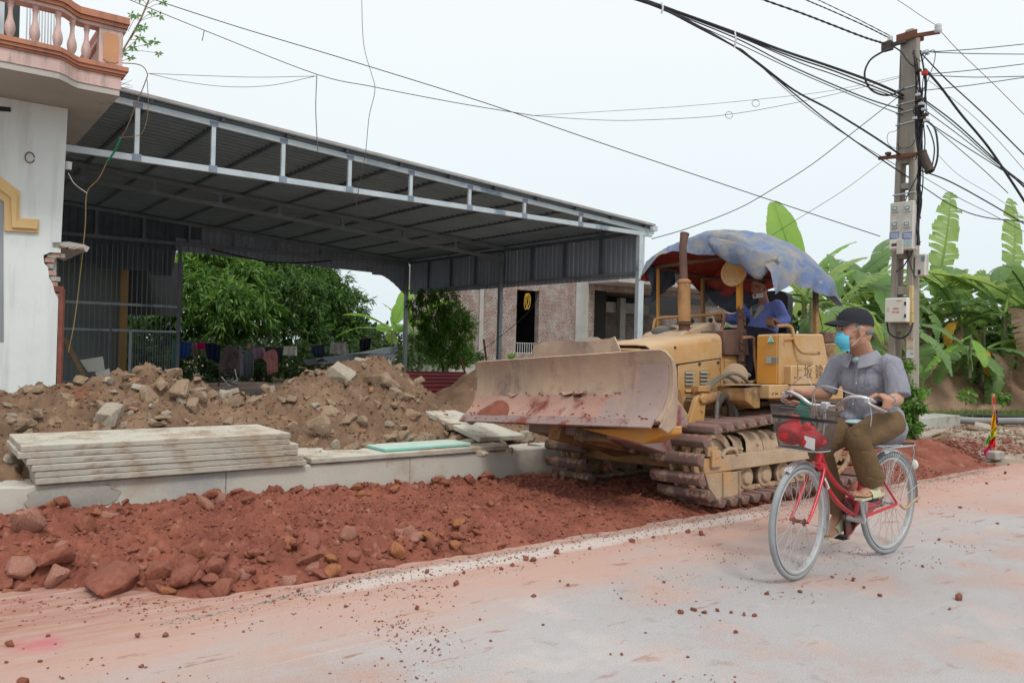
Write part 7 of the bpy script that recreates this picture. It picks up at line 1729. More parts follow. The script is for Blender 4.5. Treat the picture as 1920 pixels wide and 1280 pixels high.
# ---- banana plants
def banana_leaf_mesh(name, L_, Wd, mt, seed, arch=1.0, tear=.5, ts=.0):
    """midrib with blade strips that are torn between side veins"""
    r_ = random.Random(seed); n = 34; vs = []; fs = []
    def mid(s):   # arching midrib in x,z
        a0 = R(78); a1 = R(78-110*arch); x = z = 0; k = int(s*30)
        for i in range(k): a = a0+(a1-a0)*(i/30)**1.3; x += math.cos(a)*L_/30; z += math.sin(a)*L_/30
        a = a0+(a1-a0)*s**1.3; f = s*30-k; return Vector((x+math.cos(a)*L_/30*f, 0, z+math.sin(a)*L_/30*f)), Vector((math.cos(a), 0, math.sin(a)))
    for side in (-1, 1):
        s = .16; grp = 0
        while s < .995:
            step = r_.uniform(.02, .05) if r_.random() < tear else r_.uniform(.06, .16); e_ = min(1, s+step); m = max(1, int((e_-s)/.03))
            sag = r_.uniform(0, .5)*tear; tw = r_.uniform(-.15, .15)*tear; ln = r_.uniform(.85, 1.03)
            base = len(vs)
            for i in range(m+1):
                q = s+(e_-s)*i/m; c, t = mid(min(q, 1)); u_ = (q-.16)/.84; w = Wd/2*math.sin(math.pi*min(1, max(.0, u_*.94+.045)))**.55*ln; nrm = Vector((-t.z, 0, t.x))
                for j in range(4):
                    h = j/3; vs.append(c+Vector((0, side*w*h*math.cos(sag*h+.25), 0))+t*(w*h*.28+tw*w*h)+nrm*(.10*w*math.sin(h*2.2)-w*h*math.sin(sag*h+.1)*.75))
            for i in range(m):
                for j in range(3): a = base+i*4+j; fs.append((a, a+1, a+5, a+4) if side > 0 else (a, a+4, a+5, a+1))
            s = e_ + (.004 if r_.random() < tear*.6 else 0)
    me = bpy.data.meshes.new(name); rb = MB(); rb.v = vs; rb.f = fs
    rb.tube([mid(i/14)[0]-Vector((0, 0, .008)) for i in range(15)], [.022*(1-.85*i/14)*L_/1.8 for i in range(15)], 5)
    me = rb.mesh(name, mt, 40); return me
BL = {}
for key, mt in (('a', BN_a), ('b', BN_b), ('c', BN_c), ('y', BN_y), ('d', BN_d)):
    for v_, (L_, Wd, ar, te) in enumerate(((1.9, .52, .55, .35), (2.1, .56, .95, .8), (1.95, .44, .25, .9), (2.0, .50, 1.3, .9))):
        BL[key, v_] = banana_leaf_mesh('banana_leaf', L_, Wd, mt, 31*v_+ord(key), ar, te)
BL['n', 0] = banana_leaf_mesh('banana_leaf', 1.25, .42, BN_c, 77, .12, .0)
def banana(px, py, Y, leaves, label, h=None, r0=.085, dead=1, group='banana plants behind the verge'):
    """base at pixel (px, py) at depth Y; leaves = [(az_deg, tilt_deg, scale, key, variant)]"""
    big = 1.0
    if px > 1700: Y += 2.6; big = 1.15; h = (h or 1.6)*1.12
    b = at(px, py, Y); b.z = max(b.z, .1); t = thing('banana_plant', label, 'banana plant', Matrix.Translation(b), group); h = h or 1.6
    m_ = MB(); m_.tube(curve_pts([(0, 0, -.1), (.02, .02, h*.5), (0, 0, h)], 5), [r0*(1.15-.5*i/10) for i in range(11)], 10); m_.build('stem', M_bstem, t, 60)
    for az, ti, s, key, v_, *ro in leaves:
        lean = ro[0] if ro else None; ro = random.uniform(-32, 32) if lean is None else 0
        if key == 'y': s *= .55
        o = link('banana_leaf', BL[key, v_], t); o.matrix_basis = Matrix.Translation((0, 0, h-.08*random.random())) @ (Matrix.Identity(4) if lean is None else Matrix.Rotation(R(lean), 4, 'Y')) @ Matrix.Rotation(R(az), 4, 'Z') @ Matrix.Rotation(R(ti), 4, 'Y') @ Matrix.Rotation(R(ro), 4, 'X') @ Matrix.Scale(s*1.22*big, 4)
    for k in range(dead*3):
        o = link('banana_leaf', BL['d' if k == 0 else 'b', 3 if k % 2 == 0 else 1], t); o.matrix_basis = Matrix.Translation((0, 0, h*(.9-.2*k))) @ Matrix.Rotation(random.uniform(3.5, 5.9), 4, 'Z') @ Matrix.Rotation(R(random.uniform(60, 90)), 4, 'Y') @ Matrix.Scale(random.uniform(.45, .7), 4)
    return t
r_ = random.Random(21)
def fan(n, keys='aab', s=1.0, t0=-8, t1=55, a0=0):
    return [(a0+360*k/n+r_.uniform(-18, 18), t0+(t1-t0)*((k*5) % n)/n, s*r_.uniform(.85, 1.1), r_.choice(keys), r_.choice((0, 1, 1, 2, 3))) for k in range(n)]
# right of the pole; az 0 leans to picture right, 180 to picture left
banana(1740, 745, 17.5, [(80, -6, 1.4, 'a', 2, 14), (10, 20, 1.0, 'a', 1), (175, 18, .95, 'b', 1), (190, 40, 1.0, 'b', 3), (-60, 45, .9, 'b', 3), (250, 30, .9, 'b', 1)], 'tall banana plant with an upright leaf just right of the pole', 1.75)
banana(1800, 735, 17, [(0, 20, 1.05, 'a', 1), (185, 5, .8, 'b', 0), (160, 35, .9, 'a', 1), (-20, 45, .9, 'b', 1), (230, 50, .9, 'y', 3), (300, 40, .85, 'b', 3), (90, 10, .9, 'b', 0)], 'banana plant with a yellowing leaf second right of the pole', 1.45)
banana(1818, 700, 14.6, [(200, 100, .52, 'c', 2), (250, 96, .35, 'c', 0)], 'young bright green banana leaf hanging in front of the others', .75, .03, 0)
banana(1880, 730, 16.5, [(95, -2, 1.25, 'a', 2, 18), (180, 20, 1.05, 'a', 1), (-10, 35, 1.0, 'b', 3), (170, 50, 1.0, 'b', 1), (250, 55, .9, 'd', 3), (40, 55, .9, 'b', 1), (120, 10, .8, 'b', 0)], 'banana plant near the right edge with an upright split leaf', 1.6)
banana(1945, 730, 16.5, fan(8, 'aabb'), 'banana plant cut by the right edge of the picture', 1.5)
banana(1770, 740, 16.2, [(230, 55, .75, 'b', 1), (300, 60, .75, 'b', 3), (180, 65, .7, 'a', 1), (0, 60, .75, 'b', 1), (270, 70, .7, 'b', 0)], 'low banana plant whose leaves hang to the clay mound', .95, .06, 1)
banana(1850, 740, 15.6, [(200, 60, .7, 'b', 1), (350, 50, .9, 'a', 1), (300, 70, .75, 'b', 1), (260, 75, .6, 'y', 3), (150, 60, .7, 'b', 3)], 'short banana plant with a yellow hanging leaf above the clay bank', .95, .06, 1)
banana(1905, 745, 15.8, [(180, 60, .7, 'b', 1), (10, 60, .8, 'b', 1), (300, 50, .7, 'a', 3), (240, 65, .7, 'd', 3)], 'short ragged banana plant on the clay bank at the right edge', .9, .06, 1)
banana(1720, 740, 19.2, fan(9, 'aab', 1.0, 5, 75, 20), 'banana plant filling the gap between the pole and the tallest one', 1.5)
banana(1840, 735, 19.0, fan(9, 'aab', 1.0, 0, 75, 50), 'banana plant behind the young bright leaf', 1.6)
banana(1915, 735, 19.5, fan(9, 'aba', 1.0, 0, 70, 10), 'banana plant rising behind the ragged one at the right edge', 1.8)
# between canopy and pole
banana(1580, 700, 21.5, fan(9, 'aab', 1.15, 5, 70, 0), 'banana plant behind the rear of the canopy', 2.0)
banana(1650, 700, 21.0, fan(9, 'aab', 1.15, 5, 75, 30), 'banana plant far behind the cyclist and left of the pole', 2.0)
banana(1560, 720, 18.5, [(0, 20, 1.15, 'a', 1), (20, 38, 1.2, 'a', 1), (180, 10, .9, 'b', 1), (330, 50, 1.0, 'b', 3), (200, 45, 1.0, 'b', 1), (100, -6, .8, 'b', 0)], 'banana plant behind the canopy with leaves arching to the pole', 1.7)
banana(1630, 725, 19.5, [(170, 15, 1.1, 'a', 1), (185, 45, 1.1, 'b', 3), (0, 50, 1.0, 'b', 1), (230, 60, 1.0, 'b', 1), (290, 40, 1.0, 'b', 3), (20, 0, .8, 'a', 0)], 'banana plant with drooping split leaves above the cyclist', 1.8)
banana(1505, 690, 19.5, [(95, -8, 1.75, 'n', 0, -14), (10, 5, 1.0, 'c', 0), (30, 45, 1.0, 'a', 1), (340, 60, 1.0, 'b', 3), (190, 60, 1.0, 'b', 1), (200, 30, .9, 'a', 0)], 'banana plant with one broad bright leaf standing above the canopy', 1.6)
banana(1520, 690, 15.0, [(20, 35, .62, 'c', 2), (350, 60, .7, 'a', 1), (185, 30, .5, 'a', 2), (40, 85, .6, 'a', 1), (10, 10, .6, 'a', 0)], 'young banana plant with pale stalks right behind the driver seat', 1.25, .075, 0)
banana(1600, 730, 16.0, [(200, 60, .9, 'b', 1), (250, 50, .9, 'a', 1), (20, 55, .9, 'b', 3), (320, 60, .9, 'b', 1), (180, 85, .8, 'a', 3)], 'low banana plant right behind the cyclist cap', 1.2, .07, 1)
banana(1660, 730, 17.5, [(190, 40, .9, 'b', 1), (10, 60, .9, 'b', 1), (260, 60, .9, 'b', 3), (90, 20, 1.0, 'b', 0)], 'banana plant directly behind the pole', 1.4, .08, 1)
# bright plant between mango trees and shed post
banana(735, 690, 27, [(85, 0, 1.15, 'n', 0, 16), (70, 15, .85, 'n', 0, -8), (110, 40, .8, 'n', 0, -40), (85, 60, .8, 'n', 0, 35), (95, 95, .8, 'n', 0, 10), (60, 70, .8, 'n', 0, -25), (200, 35, .8, 'c', 0), (-20, 45, .8, 'c', 0), (170, 60, .9, 'c', 0), (0, 75, .9, 'c', 2)], 'bright yellow green banana plant between the mango trees and the shed post', 1.25, .07, 0, None)
banana(775, 690, 29, fan(6, 'ca', .8), 'banana plant partly hidden by the shed post', 1.3, .07, 0, None)
# dark greenery behind the bananas
def cl(px, py, Y, r): p = at(px, py, Y); a = toab(p); rr = r*Y/1500; return ((a[0], a[1], a[2]), (rr, rr, rr*.9))
o = leaf_cloud('hedge', [cl(px, py, 23+(k % 3)*1.5, 52) for k, (px, py) in enumerate([(x, y) for x in range(1480, 2080, 48) for y in (640, 690)] + [(1600, 610), (1700, 615), (1850, 615), (1960, 612)])], 22000, .24, LF_dark, None, seed=18, kind='stuff', aspect=.45)
tag(o, 'dark green thicket behind the banana plants', 'thicket')
for k, (px, py, lab) in enumerate(((1700, 800, 'vine leaves growing round the foot of the utility pole'),)):
    c_ = [cl(1700, 690, 11.6, 10), cl(1695, 730, 11.6, 16), cl(1700, 770, 11.5, 20), cl(1705, 800, 11.4, 20), cl(1690, 820, 11.4, 16), cl(1722, 760, 11.4, 12), cl(1668, 785, 11.6, 10), cl(1712, 735, 11.5, 10)]
    o = leaf_cloud('creeper', c_, 1500, .085, LF_shrub, None, seed=19, aspect=.45, nper=6); tag(o, lab, 'creeper')
for k, (q, lab) in enumerate(((cl(1812, 745, 15.3, 14), 'light green weed at the foot of the clay mound by the pipe'), (cl(1880, 745, 15.2, 9), 'small weed on the clay bank near the right edge'), (cl(1725, 735, 14, 13), 'broad leaved weed beside the pole'))):
    tag(leaf_cloud('weed', [q], 110, .09, LF_shrub, None, seed=23+k, aspect=.5, nper=5), lab, 'weed')
def grass(name, n, fa, fb, hf, h0, h1, seed, lab):
    r_ = np.random.RandomState(seed); a = fa(r_, n); b = fb(r_, a); z = hf(a, b); h = h0+(h1-h0)*r_.rand(n); t = r_.rand(n)*6.28; w = .006+.006*r_.rand(n); lx, ly = r_.randn(n)*.4*h, r_.randn(n)*.4*h
    P_ = np.stack([a, b, z-.01], -1); dx = np.stack([np.cos(t)*w, np.sin(t)*w, 0*w], -1)
    V_ = np.stack([P_-dx, P_+dx, P_+np.stack([lx*.4, ly*.4, h*.6], -1)+dx*.7, P_+np.stack([lx*.4, ly*.4, h*.6], -1)-dx*.7, P_+np.stack([lx, ly, h], -1)], 1).reshape(-1, 3)
    q = (np.arange(n)*5)[:, None]; f = np.concatenate([q+np.array([[0, 1, 2]]), q+np.array([[0, 2, 3]]), q+np.array([[3, 2, 4]])], 0)
    o = link(name, npmesh(name, V_, f, LF_grass, None), None, ABZ); o['kind'] = 'stuff'; return tag(o, lab, 'grass')
grass('grass', 9000, lambda r_, n: 15.4+r_.rand(n)*6, lambda r_, a: 8.0-.28*(a-15)+r_.randn(len(a))*.30, h_site, .05, .17, 31, 'strip of green grass between the pipe and the clay mounds')
grass('grass', 5000, lambda r_, n: 9+r_.rand(n)*12, lambda r_, a: 20+r_.rand(len(a))*5, h_site, .08, .3, 32, 'rough grass behind the shed')
# sapling on the balcony
sp_ = thing('sapling', 'thin papaya like sapling growing out beside the balcony', 'sapling', abm(1.9, 10.6, 4.0))
pts = [onb(212, 135, 10.6), onb(225, 105, 10.6), onb(245, 70, 10.6), onb(262, 40, 10.5), onb(275, 10, 10.5), onb(292, -30, 10.5)]
m_ = MB(); m_.tube(curve_pts(pts, 4), .010, 6)
tips = [(240, 60, 256, 30), (262, 40, 246, 28), (262, 40, 300, 30), (270, 20, 305, 5), (245, 75, 258, 55), (245, 75, 290, 78), (232, 95, 250, 88), (232, 95, 298, 100), (215, 125, 245, 108), (215, 125, 230, 100), (275, 10, 262, -5), (275, 10, 310, -10), (225, 105, 262, 70), (228, 100, 278, 82), (262, 40, 285, 25), (250, 60, 270, 50)]
for x0, y0, x1, y1 in tips: m_.tube([onb(x0, y0, 10.6), onb((x0+x1)/2, (y0+y1)/2-2, 10.55), onb(x1, y1, 10.5)], .003, 4)
m_.build('stem', M_wood, sp_, 60, frame=Matrix.Identity(4))
for x0, y0, x1, y1 in tips:
    c = onb(x1, y1, 10.5); m_ = MB(); rx = _r; uz = _u
    for k in range(6):
        t = R(k*60+random.uniform(-10, 10)+20); d_ = rx*math.cos(t)+uz*(math.sin(t)*.7-.25)+_f*random.uniform(-.4, .4); d_.normalize(); l_ = random.uniform(.05, .085); sdv = d_.cross(_f).normalized()
        m_.add([c, c+d_*l_*.5-sdv*l_*.2, c+d_*l_, c+d_*l_*.5+sdv*l_*.2], [(0, 1, 2, 3)])
    m_.build('leaf', LF_papaya, sp_, None, frame=Matrix.Identity(4))
m_ = MB()
for k in range(22):
    p = onb(212+random.uniform(0, 6), 150+random.uniform(0, 26), 10.0); m_.tube([p, p+Vector((random.uniform(0, .22), random.uniform(-.05, .05), random.uniform(-.14, .16)))], .002, 4)
tag(m_.build('dry_twigs', M_wood, None, 60, frame=Matrix.Identity(4)), 'dry twigs sprouting under the balcony corner', 'twigs')
# ---------------------------------------------------------------- utility pole
PY = 12.0
PB = at(1690, 829, PY); PB.z = -.05
PF = frame(PB, -VV)
up_ = thing('utility_pole', 'concrete utility pole with meter boxes and a tangle of black cables', 'utility pole', PF)
PFi = PF.inverted()
def pl_(px, py, y=0):   # pixel -> pole frame on the plane y
    d = ray(px, py); n = PF.to_3x3() @ Vector((0, 1, 0)); o = PF @ Vector((0, y, 0)); return PFi @ (CAM + d*((o-CAM).dot(n)/d.dot(n)))
Zp = lambda py: (667-py)*.008+1.3+.05
hw = lambda z: .205-.0145*z      # half width
hd = lambda z: .125-.008*z
def taper(m_, x0, x1, z0, z1, y0=-1, y1=1):   # x0,x1 as fraction of the half width
    m_.hexa([(x0*hw(z0), y0*hd(z0), z0), (x1*hw(z0), y0*hd(z0), z0), (x1*hw(z0), y1*hd(z0), z0), (x0*hw(z0), y1*hd(z0), z0)], [(x0*hw(z1), y0*hd(z1), z1), (x1*hw(z1), y0*hd(z1), z1), (x1*hw(z1), y1*hd(z1), z1), (x0*hw(z1), y1*hd(z1), z1)])
m_ = MB(); taper(m_, -1, -.42, -.3, Zp(300)); taper(m_, .42, 1, -.3, Zp(300)); taper(m_, -1, 1, Zp(300)+.001, Zp(72))
m_.build('shaft', M_polec, up_, 30, .012)
rg = [-.3]; z = .35
holes = [(z_, z_+.42) for z_ in (.15, .72, 1.28, 1.84, 2.38, 2.92, 3.42)] + [(Zp(345), Zp(308))]
prev = -.3
for a, b in holes:
    m_ = MB(); taper(m_, -.421, .421, prev, a, -.8, .8); m_.build('web', M_polec, up_, 30, .006); prev = b
m_ = MB(); taper(m_, -.421, .421, prev, Zp(300), -.8, .8); m_.build('web', M_polec, up_, 30)
m_ = MB(); m_.hexa([(-.115, -.08, Zp(72)), (.115, -.08, Zp(72)), (.115, .08, Zp(72)), (-.115, .08, Zp(72))], [(-.05, -.03, Zp(55)), (.05, -.03, Zp(55)), (.05, .03, Zp(55)), (-.05, .03, Zp(55))]); m_.build('pole_tip', M_polec, up_, 30)
m_ = MB()
for z in (Zp(78),): m_.box(-.16, .15, -.11, -.095, z, z+.12); m_.box(-.16, .15, .095, .11, z, z+.12)
m_.build('top_clamp', M_rust, up_, 30)
m_ = MB(); q = pl_(1762, 60, -.1); m_.beam((.10, -.1, Zp(74)), q, .05, .05); m_.build('side_arm', M_rust, up_, 30)
def insul(px, py, y=-.1, s=1): q = pl_(px, py, y); MB().lathe([(.02*s, -.07*s), (.05*s, -.05*s), (.055*s, -.01*s), (.035*s, 0), (.05*s, .02*s), (.045*s, .06*s), (.01*s, .08*s)], q, (0, 0, 1), 14).build('insulator', M_porc, up_, 50)
insul(1759, 54); insul(1669, 74, -.1, .8); insul(1739, 98, -.1, .6)
m_ = MB(); m_.beam((-.30, -.12, Zp(80)), (.0, -.12, Zp(80)), .05, .05); m_.box(-.36, -.22, -.17, -.07, Zp(88), Zp(72)); m_.build('cable_anchor', M_grease_recess, up_, 30)
m_ = MB(); m_.beam(pl_(1648, 297, -.16), pl_(1722, 289, -.16), .05, .05); m_.build('crossarm', M_rust, up_, 30)
for py in (168, 196, 212, 234, 366):
    z = Zp(py); w, d = hw(z)+.008, hd(z)+.008; MB().tube([(-w, -d, z), (w, -d, z+.01), (w, d, z+.01), (-w, d, z)], .012, 6, True, flat=(0, 0, 1)).build('steel_band', M_galv, up_, 30)
def ebox(name, x0, y0, x1, y1, mt, dep=.16, yy=None, par=up_):
    yy = -(hd(Zp(y0)))-.01 if yy is None else yy; a = pl_(x0, y0, yy-dep); b = pl_(x1, y1, yy-dep); return MB().box(a.x, b.x, yy-dep, yy, b.z, a.z).build(name, mt, par, 30, .012), a, b, yy-dep
mb_, a, b, yf = ebox('meter_box', 1669, 381, 1711, 467, M_boxgrey, .17)
def onbox(name, x0, y0, x1, y1, mt, par, yf, off=.004, bev=0): p = pl_(x0, y0, yf); q = pl_(x1, y1, yf); return MB().box(p.x, q.x, yf-off, yf-.0005, q.z, p.z).build(name, mt, par, 30, bev)
for x0, y0 in ((1673, 385), (1696, 384), (1672, 415), (1695, 414)):
    onbox('meter_frame', x0, y0, x0+12, y0+12, M_boxgrey, mb_, yf, .018, .003); onbox('meter_window', x0+2, y0+3, x0+10.5, y0+9, M_glassy, mb_, yf, .022); onbox('meter_dial', x0+3.5, y0+4.5, x0+9, y0+7, M_porc, mb_, yf, .024)
for x0 in (1667.5, 1692): 
    o_ = onbox('notice_sticker', x0+.5, 436, x0+18, 447, M_blue, mb_, yf, .005)
    for r__ in range(3):
        for c in range(5): onbox('sticker_mark', x0+2+c*3.1+r__*.4, 437.5+r__*3.3, x0+4.2+c*3.1+r__*.4, 439.3+r__*3.3, M_porc, o_, yf-.005, .002)
onbox('lower_door', 1669, 450, 1687, 466, M_boxwhite, mb_, yf, .02, .004); onbox('meter_slot', 1672, 457, 1681, 461, M_grease_recess, mb_, yf-.02, .004)
onbox('teal_sticker', 1695, 453, 1708, 460, mat('teal_print', (.12, .42, .45), (.5, .6, .6), 40, .5, 0, speck=0), mb_, yf, .004)
onbox('hanging_cover', 1683, 450, 1694, 476, M_boxgrey, mb_, yf, .03, .004)
o_, a, b, yf2 = ebox('junction_box', 1659, 559, 1700, 604, M_boxwhite, .15)
for y0 in (566, 589): onbox('hinge', 1696, y0, 1699, y0+6, M_black, o_, yf2, .012)
onbox('lock', 1664, 576, 1667, 583, M_boxgrey, o_, yf2, .006)
M_redprint = mat('faded_red_print', (.55, .16, .12), rough=.6, bump=0, speck=0)
for k in range(5): onbox('red_print', 1675+k*2.1, 577, 1676.6+k*2.1, 580, M_redprint, o_, yf2, .002)
for k in range(5): onbox('red_print', 1673+k*2.6+(1 if k > 1 else 0), 583.5, 1674.8+k*2.6+(1 if k > 1 else 0), 586.5, M_redprint, o_, yf2, .002)
for k in range(6): onbox('red_print', 1681+k*1.7, 563.5, 1682.2+k*1.7, 565, M_redprint, o_, yf2, .002)
m_ = MB(); m_.tube(curve_pts([pl_(1663, 604, yf2+.06), pl_(1668, 625, yf2+.03), pl_(1688, 634, yf2), pl_(1705, 624, yf2), pl_(1712, 605, yf2+.05)], 5), .014, 6); m_.build('loop_cable', M_cable, up_, 60)
o2, a, b, yf3 = ebox('small_meter', 1715, 477, 1734, 517, M_boxgrey, .12, .02); onbox('meter_window', 1728, 480, 1734, 489, M_glassy, o2, yf3, .006); onbox('meter_slot', 1721, 506, 1726, 514, M_grease_recess, o2, yf3, .004)
for y0, y1 in ((536, 562), (563, 588), (589, 611)): onbox('ochre_conduit', 1707, y0, 1714, y1, M_ochpipe, up_, -.13, .05, .01)
o3 = onbox('notice_strip', 1700.5, 634, 1713.5, 671, M_porc, up_, -.132, .006)
for y0, y1, mt in ((634, 639, M_orange_panel), (641, 643, M_ochpipe), (646, 648, M_ochpipe), (650, 655, M_ochpipe), (662, 663.5, M_grease_recess)): onbox('strip_mark', 1701.5 if y0 < 660 else 1707, y0, 1712.5, y1, mt, o3, -.138, .002)
m_ = MB(); p, q = pl_(1728, 285, -.22), pl_(1744, 322, -.22); m_.tube([p, q], .062, 14); m_.tube([p, p+(q-p)*.08], .068, 14); m_.tube([p+(q-p)*.92, q], .068, 14); m_.build('splice_closure', M_grease_recess, up_, 40)
# cables running down the side of the pole
r_ = random.Random(77)
for k in range(17):
    x = 1716+r_.uniform(0, 18); top = r_.choice((95, 110, 130, 165, 195, 215)); bot = r_.choice((250, 300, 330, 380, 410, 460, 500)); pts = []
    n = 7
    for i in range(n+1): y = top+(bot-top)*i/n; pts.append(pl_((x*(1-i/n)+(1723+r_.uniform(-5, 6))*i/n)+r_.uniform(-6, 6)*(1 if y < 330 else .4)-max(0, y-300)*.02, y, -.17+r_.uniform(-.05, .05)))
    MB().tube(curve_pts(pts, 4), r_.choice((.007, .009, .013)), 5).build('drop_cable', M_cable, up_, 60)
for pts, r__ in (([(1735, 225), (1752, 240), (1758, 270), (1757, 300), (1748, 322), (1738, 318)], .014), ([(1738, 235), (1747, 255), (1752, 280), (1748, 310), (1742, 322)], .010), ([(1690, 190), (1684, 240), (1666, 250), (1664, 265), (1672, 276), (1690, 280)], .004), ([(1689, 105), (1687, 200), (1684, 300)], .005), ([(1710, 100), (1727, 115), (1738, 100), (1752, 95), (1752, 115), (1740, 150), (1730, 170)], .006),
                 ([(1676, 88), (1690, 98), (1705, 118), (1722, 130)], .012), ([(1716, 262), (1708, 275), (1690, 278), (1682, 270)], .006), ([(1720, 330), (1700, 370), (1692, 400), (1690, 440)], .007), ([(1712, 470), (1700, 490), (1693, 500), (1680, 510)], .010), ([(1700, 468), (1708, 500), (1716, 520)], .010)):
    MB().tube(curve_pts([pl_(x, y, -.2) for x, y in pts], 5), r__, 6).build('loop_cable', M_cable, up_, 60)
for k, p in enumerate(((1725, 185), (1728, 195), (1720, 200), (1733, 205), (1730, 222), (1737, 226), (1722, 132), (1733, 98), (1665, 288), (1722, 178), (1735, 215), (1716, 222))):
    q = pl_(p[0], p[1], -.2); MB().box(q.x-.035, q.x+.035, -.23, -.16, q.z-.02, q.z+.02).build('cable_clamp', M_galv if k % 2 else M_grease_recess, up_, 30, .006)
q = pl_(1734, 137, -.2); MB().box(q.x-.04, q.x+.04, -.23, -.18, q.z-.03, q.z+.03).build('red_clamp', mat('red_tag', (.5, .05, .04), bump=0, speck=0), up_, 30, .006)

# ---------------------------------------------------------------- overhead cables
def Yroad(px):
    k = (px-960)/1500; t = (PB.x-k*PB.y)/(.799-k*.602); return PB.y-.602*t
def cable(name, pts, r_px, mt, label, group, Ys=None, cat='cable', twist=False, k=6):
    P3 = []
    for i, (x, y) in enumerate(pts):
        Y = Yroad(x) if Ys is None else (Ys(x) if callable(Ys) else Ys[0]+(Ys[1]-Ys[0])*i/(len(pts)-1)); P3.append(at(x, y, Y))
    c = curve_pts(P3, k); rr = [max(.0015, r_px*p.y/1500) for p in c]
    if twist: rr = [r_*(1.25 if i % 2 else .75) for i, r_ in enumerate(rr)]
    return tag(MB().tube(c, rr, 6).build(name, mt, None, 60, frame=Matrix.Identity(4)), label, cat, group)
G1 = 'cables of the big bundle left of the pole'; L1 = 'black cable of the big bundle coming down from the top centre to the pole'
for pts, r_ in (([(1150, -14), (1195, 0), (1240, 12), (1380, 62), (1470, 96), (1560, 126), (1640, 155), (1700, 182)], 2.6), ([(1160, -14), (1240, 10), (1380, 65), (1480, 105), (1560, 132), (1640, 163), (1712, 192)], 1.5), ([(1150, -20), (1240, 14), (1380, 67), (1500, 118), (1560, 139), (1650, 172), (1718, 196)], 1.1),
                ([(1190, -4), (1245, 18), (1380, 72), (1470, 118), (1560, 158), (1640, 190), (1720, 213)], 1.3), ([(1190, 0), (1245, 20), (1380, 80), (1480, 128), (1560, 163), (1650, 200), (1725, 228)], .9),
                ([(1180, -6), (1240, 16), (1310, 52), (1378, 88), (1420, 117), (1490, 170), (1560, 208), (1650, 264), (1722, 315)], 2.0), ([(1186, -8), (1238, 13), (1320, 54), (1380, 90), (1440, 135), (1500, 185), (1560, 233), (1648, 296), (1730, 350)], 1.4), ([(1190, -8), (1244, 16), (1310, 50), (1376, 86), (1400, 100), (1470, 165), (1530, 215), (1600, 262), (1680, 310)], .7)):
    G1n = globals().get('G1n', -1)+1; cable('cable', pts, r_, M_cable, 'black bundle cable left of the pole, '+['the thickest, reaching the pole highest', 'close under the thickest one', 'third from the top at the pole', 'fourth from the top at the pole', 'fifth from the top, very thin', 'passing just below the cross arm tip', 'the lowest, passing under the cross arm', 'thin stray between the two lowest'][G1n], G1)
for x, y0, y1 in ((1241, 4, 26), (1378, 60, 90)): tag(MB().tube([at(x, y0, Yroad(x)-.03), at(x+2, (y0+y1)/2, Yroad(x)-.06), at(x-1, y1, Yroad(x)-.03)], .012, 5).build('white_tie', M_porc, None, 60, frame=Matrix.Identity(4)), 'white tie round the cable bundle at the %s' % ('top of the picture' if x < 1300 else 'point where it splits'), 'cable tie')
G2 = 'mains cables from the upper left to the pole top'
cable('mains_cable', [(1400, -14), (1432, 0), (1500, 24), (1560, 47), (1620, 70), (1662, 83)], 1.9, M_cable, 'thickest twisted mains cable reaching the pole top from the left', G2, twist=True, k=10)
cable('mains_cable', [(1480, -14), (1520, 4), (1560, 21), (1620, 48), (1664, 70)], 1.2, M_cable, 'middle twisted mains cable reaching the pole top from the left', G2, twist=True, k=10)
cable('mains_cable', [(1505, -14), (1540, 3), (1600, 32), (1668, 67)], .9, M_cable, 'uppermost thin mains cable reaching the pole top from the left', G2, twist=True, k=10)
cable('mains_cable', [(1640, -20), (1682, 0), (1730, 32), (1759, 50)], .6, M_wire, 'thin wire from the top edge to the insulator on the side arm', G2, Ys=(11, 12))
cable('loop_cable', [(1678, 88), (1650, 100), (1630, 115), (1621, 140), (1630, 165), (1650, 177), (1672, 178), (1695, 166)], 1.9, M_cable, 'thick black cable loop hanging left of the pole top', None, Ys=lambda x: 11.75)
G3 = 'cables running off to the right of the pole'; L3 = 'thin black cable running from the pole to the right edge'; Yr = lambda x: Yroad(x)
RC = [([(1759, 54), (1800, 98), (1860, 155), (1930, 225)], .6), ([(1740, 98), (1830, 92), (1930, 82)], .8), ([(1742, 98), (1830, 101), (1930, 102)], .8), ([(1735, 140), (1830, 131), (1930, 119)], .8), ([(1735, 141), (1830, 145), (1930, 143)], .8), ([(1730, 170), (1820, 160), (1930, 144)], .8),
                ([(1725, 98), (1775, 150), (1840, 210), (1900, 270), (1930, 300)], 1.3), ([(1730, 185), (1790, 230), (1850, 285), (1930, 360)], 1.4), ([(1732, 190), (1800, 245), (1860, 298), (1930, 352)], 1.0), ([(1732, 205), (1800, 255), (1880, 318), (1930, 356)], .9), ([(1738, 228), (1790, 262), (1850, 300), (1930, 352)], 1.0), ([(1738, 228), (1790, 272), (1840, 315), (1890, 362)], .8),
                ([(1722, 318), (1780, 340), (1850, 378), (1930, 425)], 1.4), ([(1730, 350), (1790, 388), (1850, 408), (1930, 416)], 1.0), ([(1728, 330), (1800, 372), (1860, 402), (1930, 440)], .6), ([(1758, 290), (1800, 330), (1870, 372), (1930, 415)], .4), ([(1740, 150), (1810, 205), (1870, 262), (1930, 330)], .5)]
ORD = 'topmost second third fourth fifth sixth seventh eighth ninth tenth eleventh twelfth thirteenth fourteenth fifteenth sixteenth lowest'.split()
for i_, (pts, r_) in enumerate(sorted(RC, key=lambda q: q[0][-1][1])):
    cable('cable', pts, r_, M_cable, '%s thin black cable from the pole, counted down the right picture edge' % ORD[i_], G3, Ys=Yr)
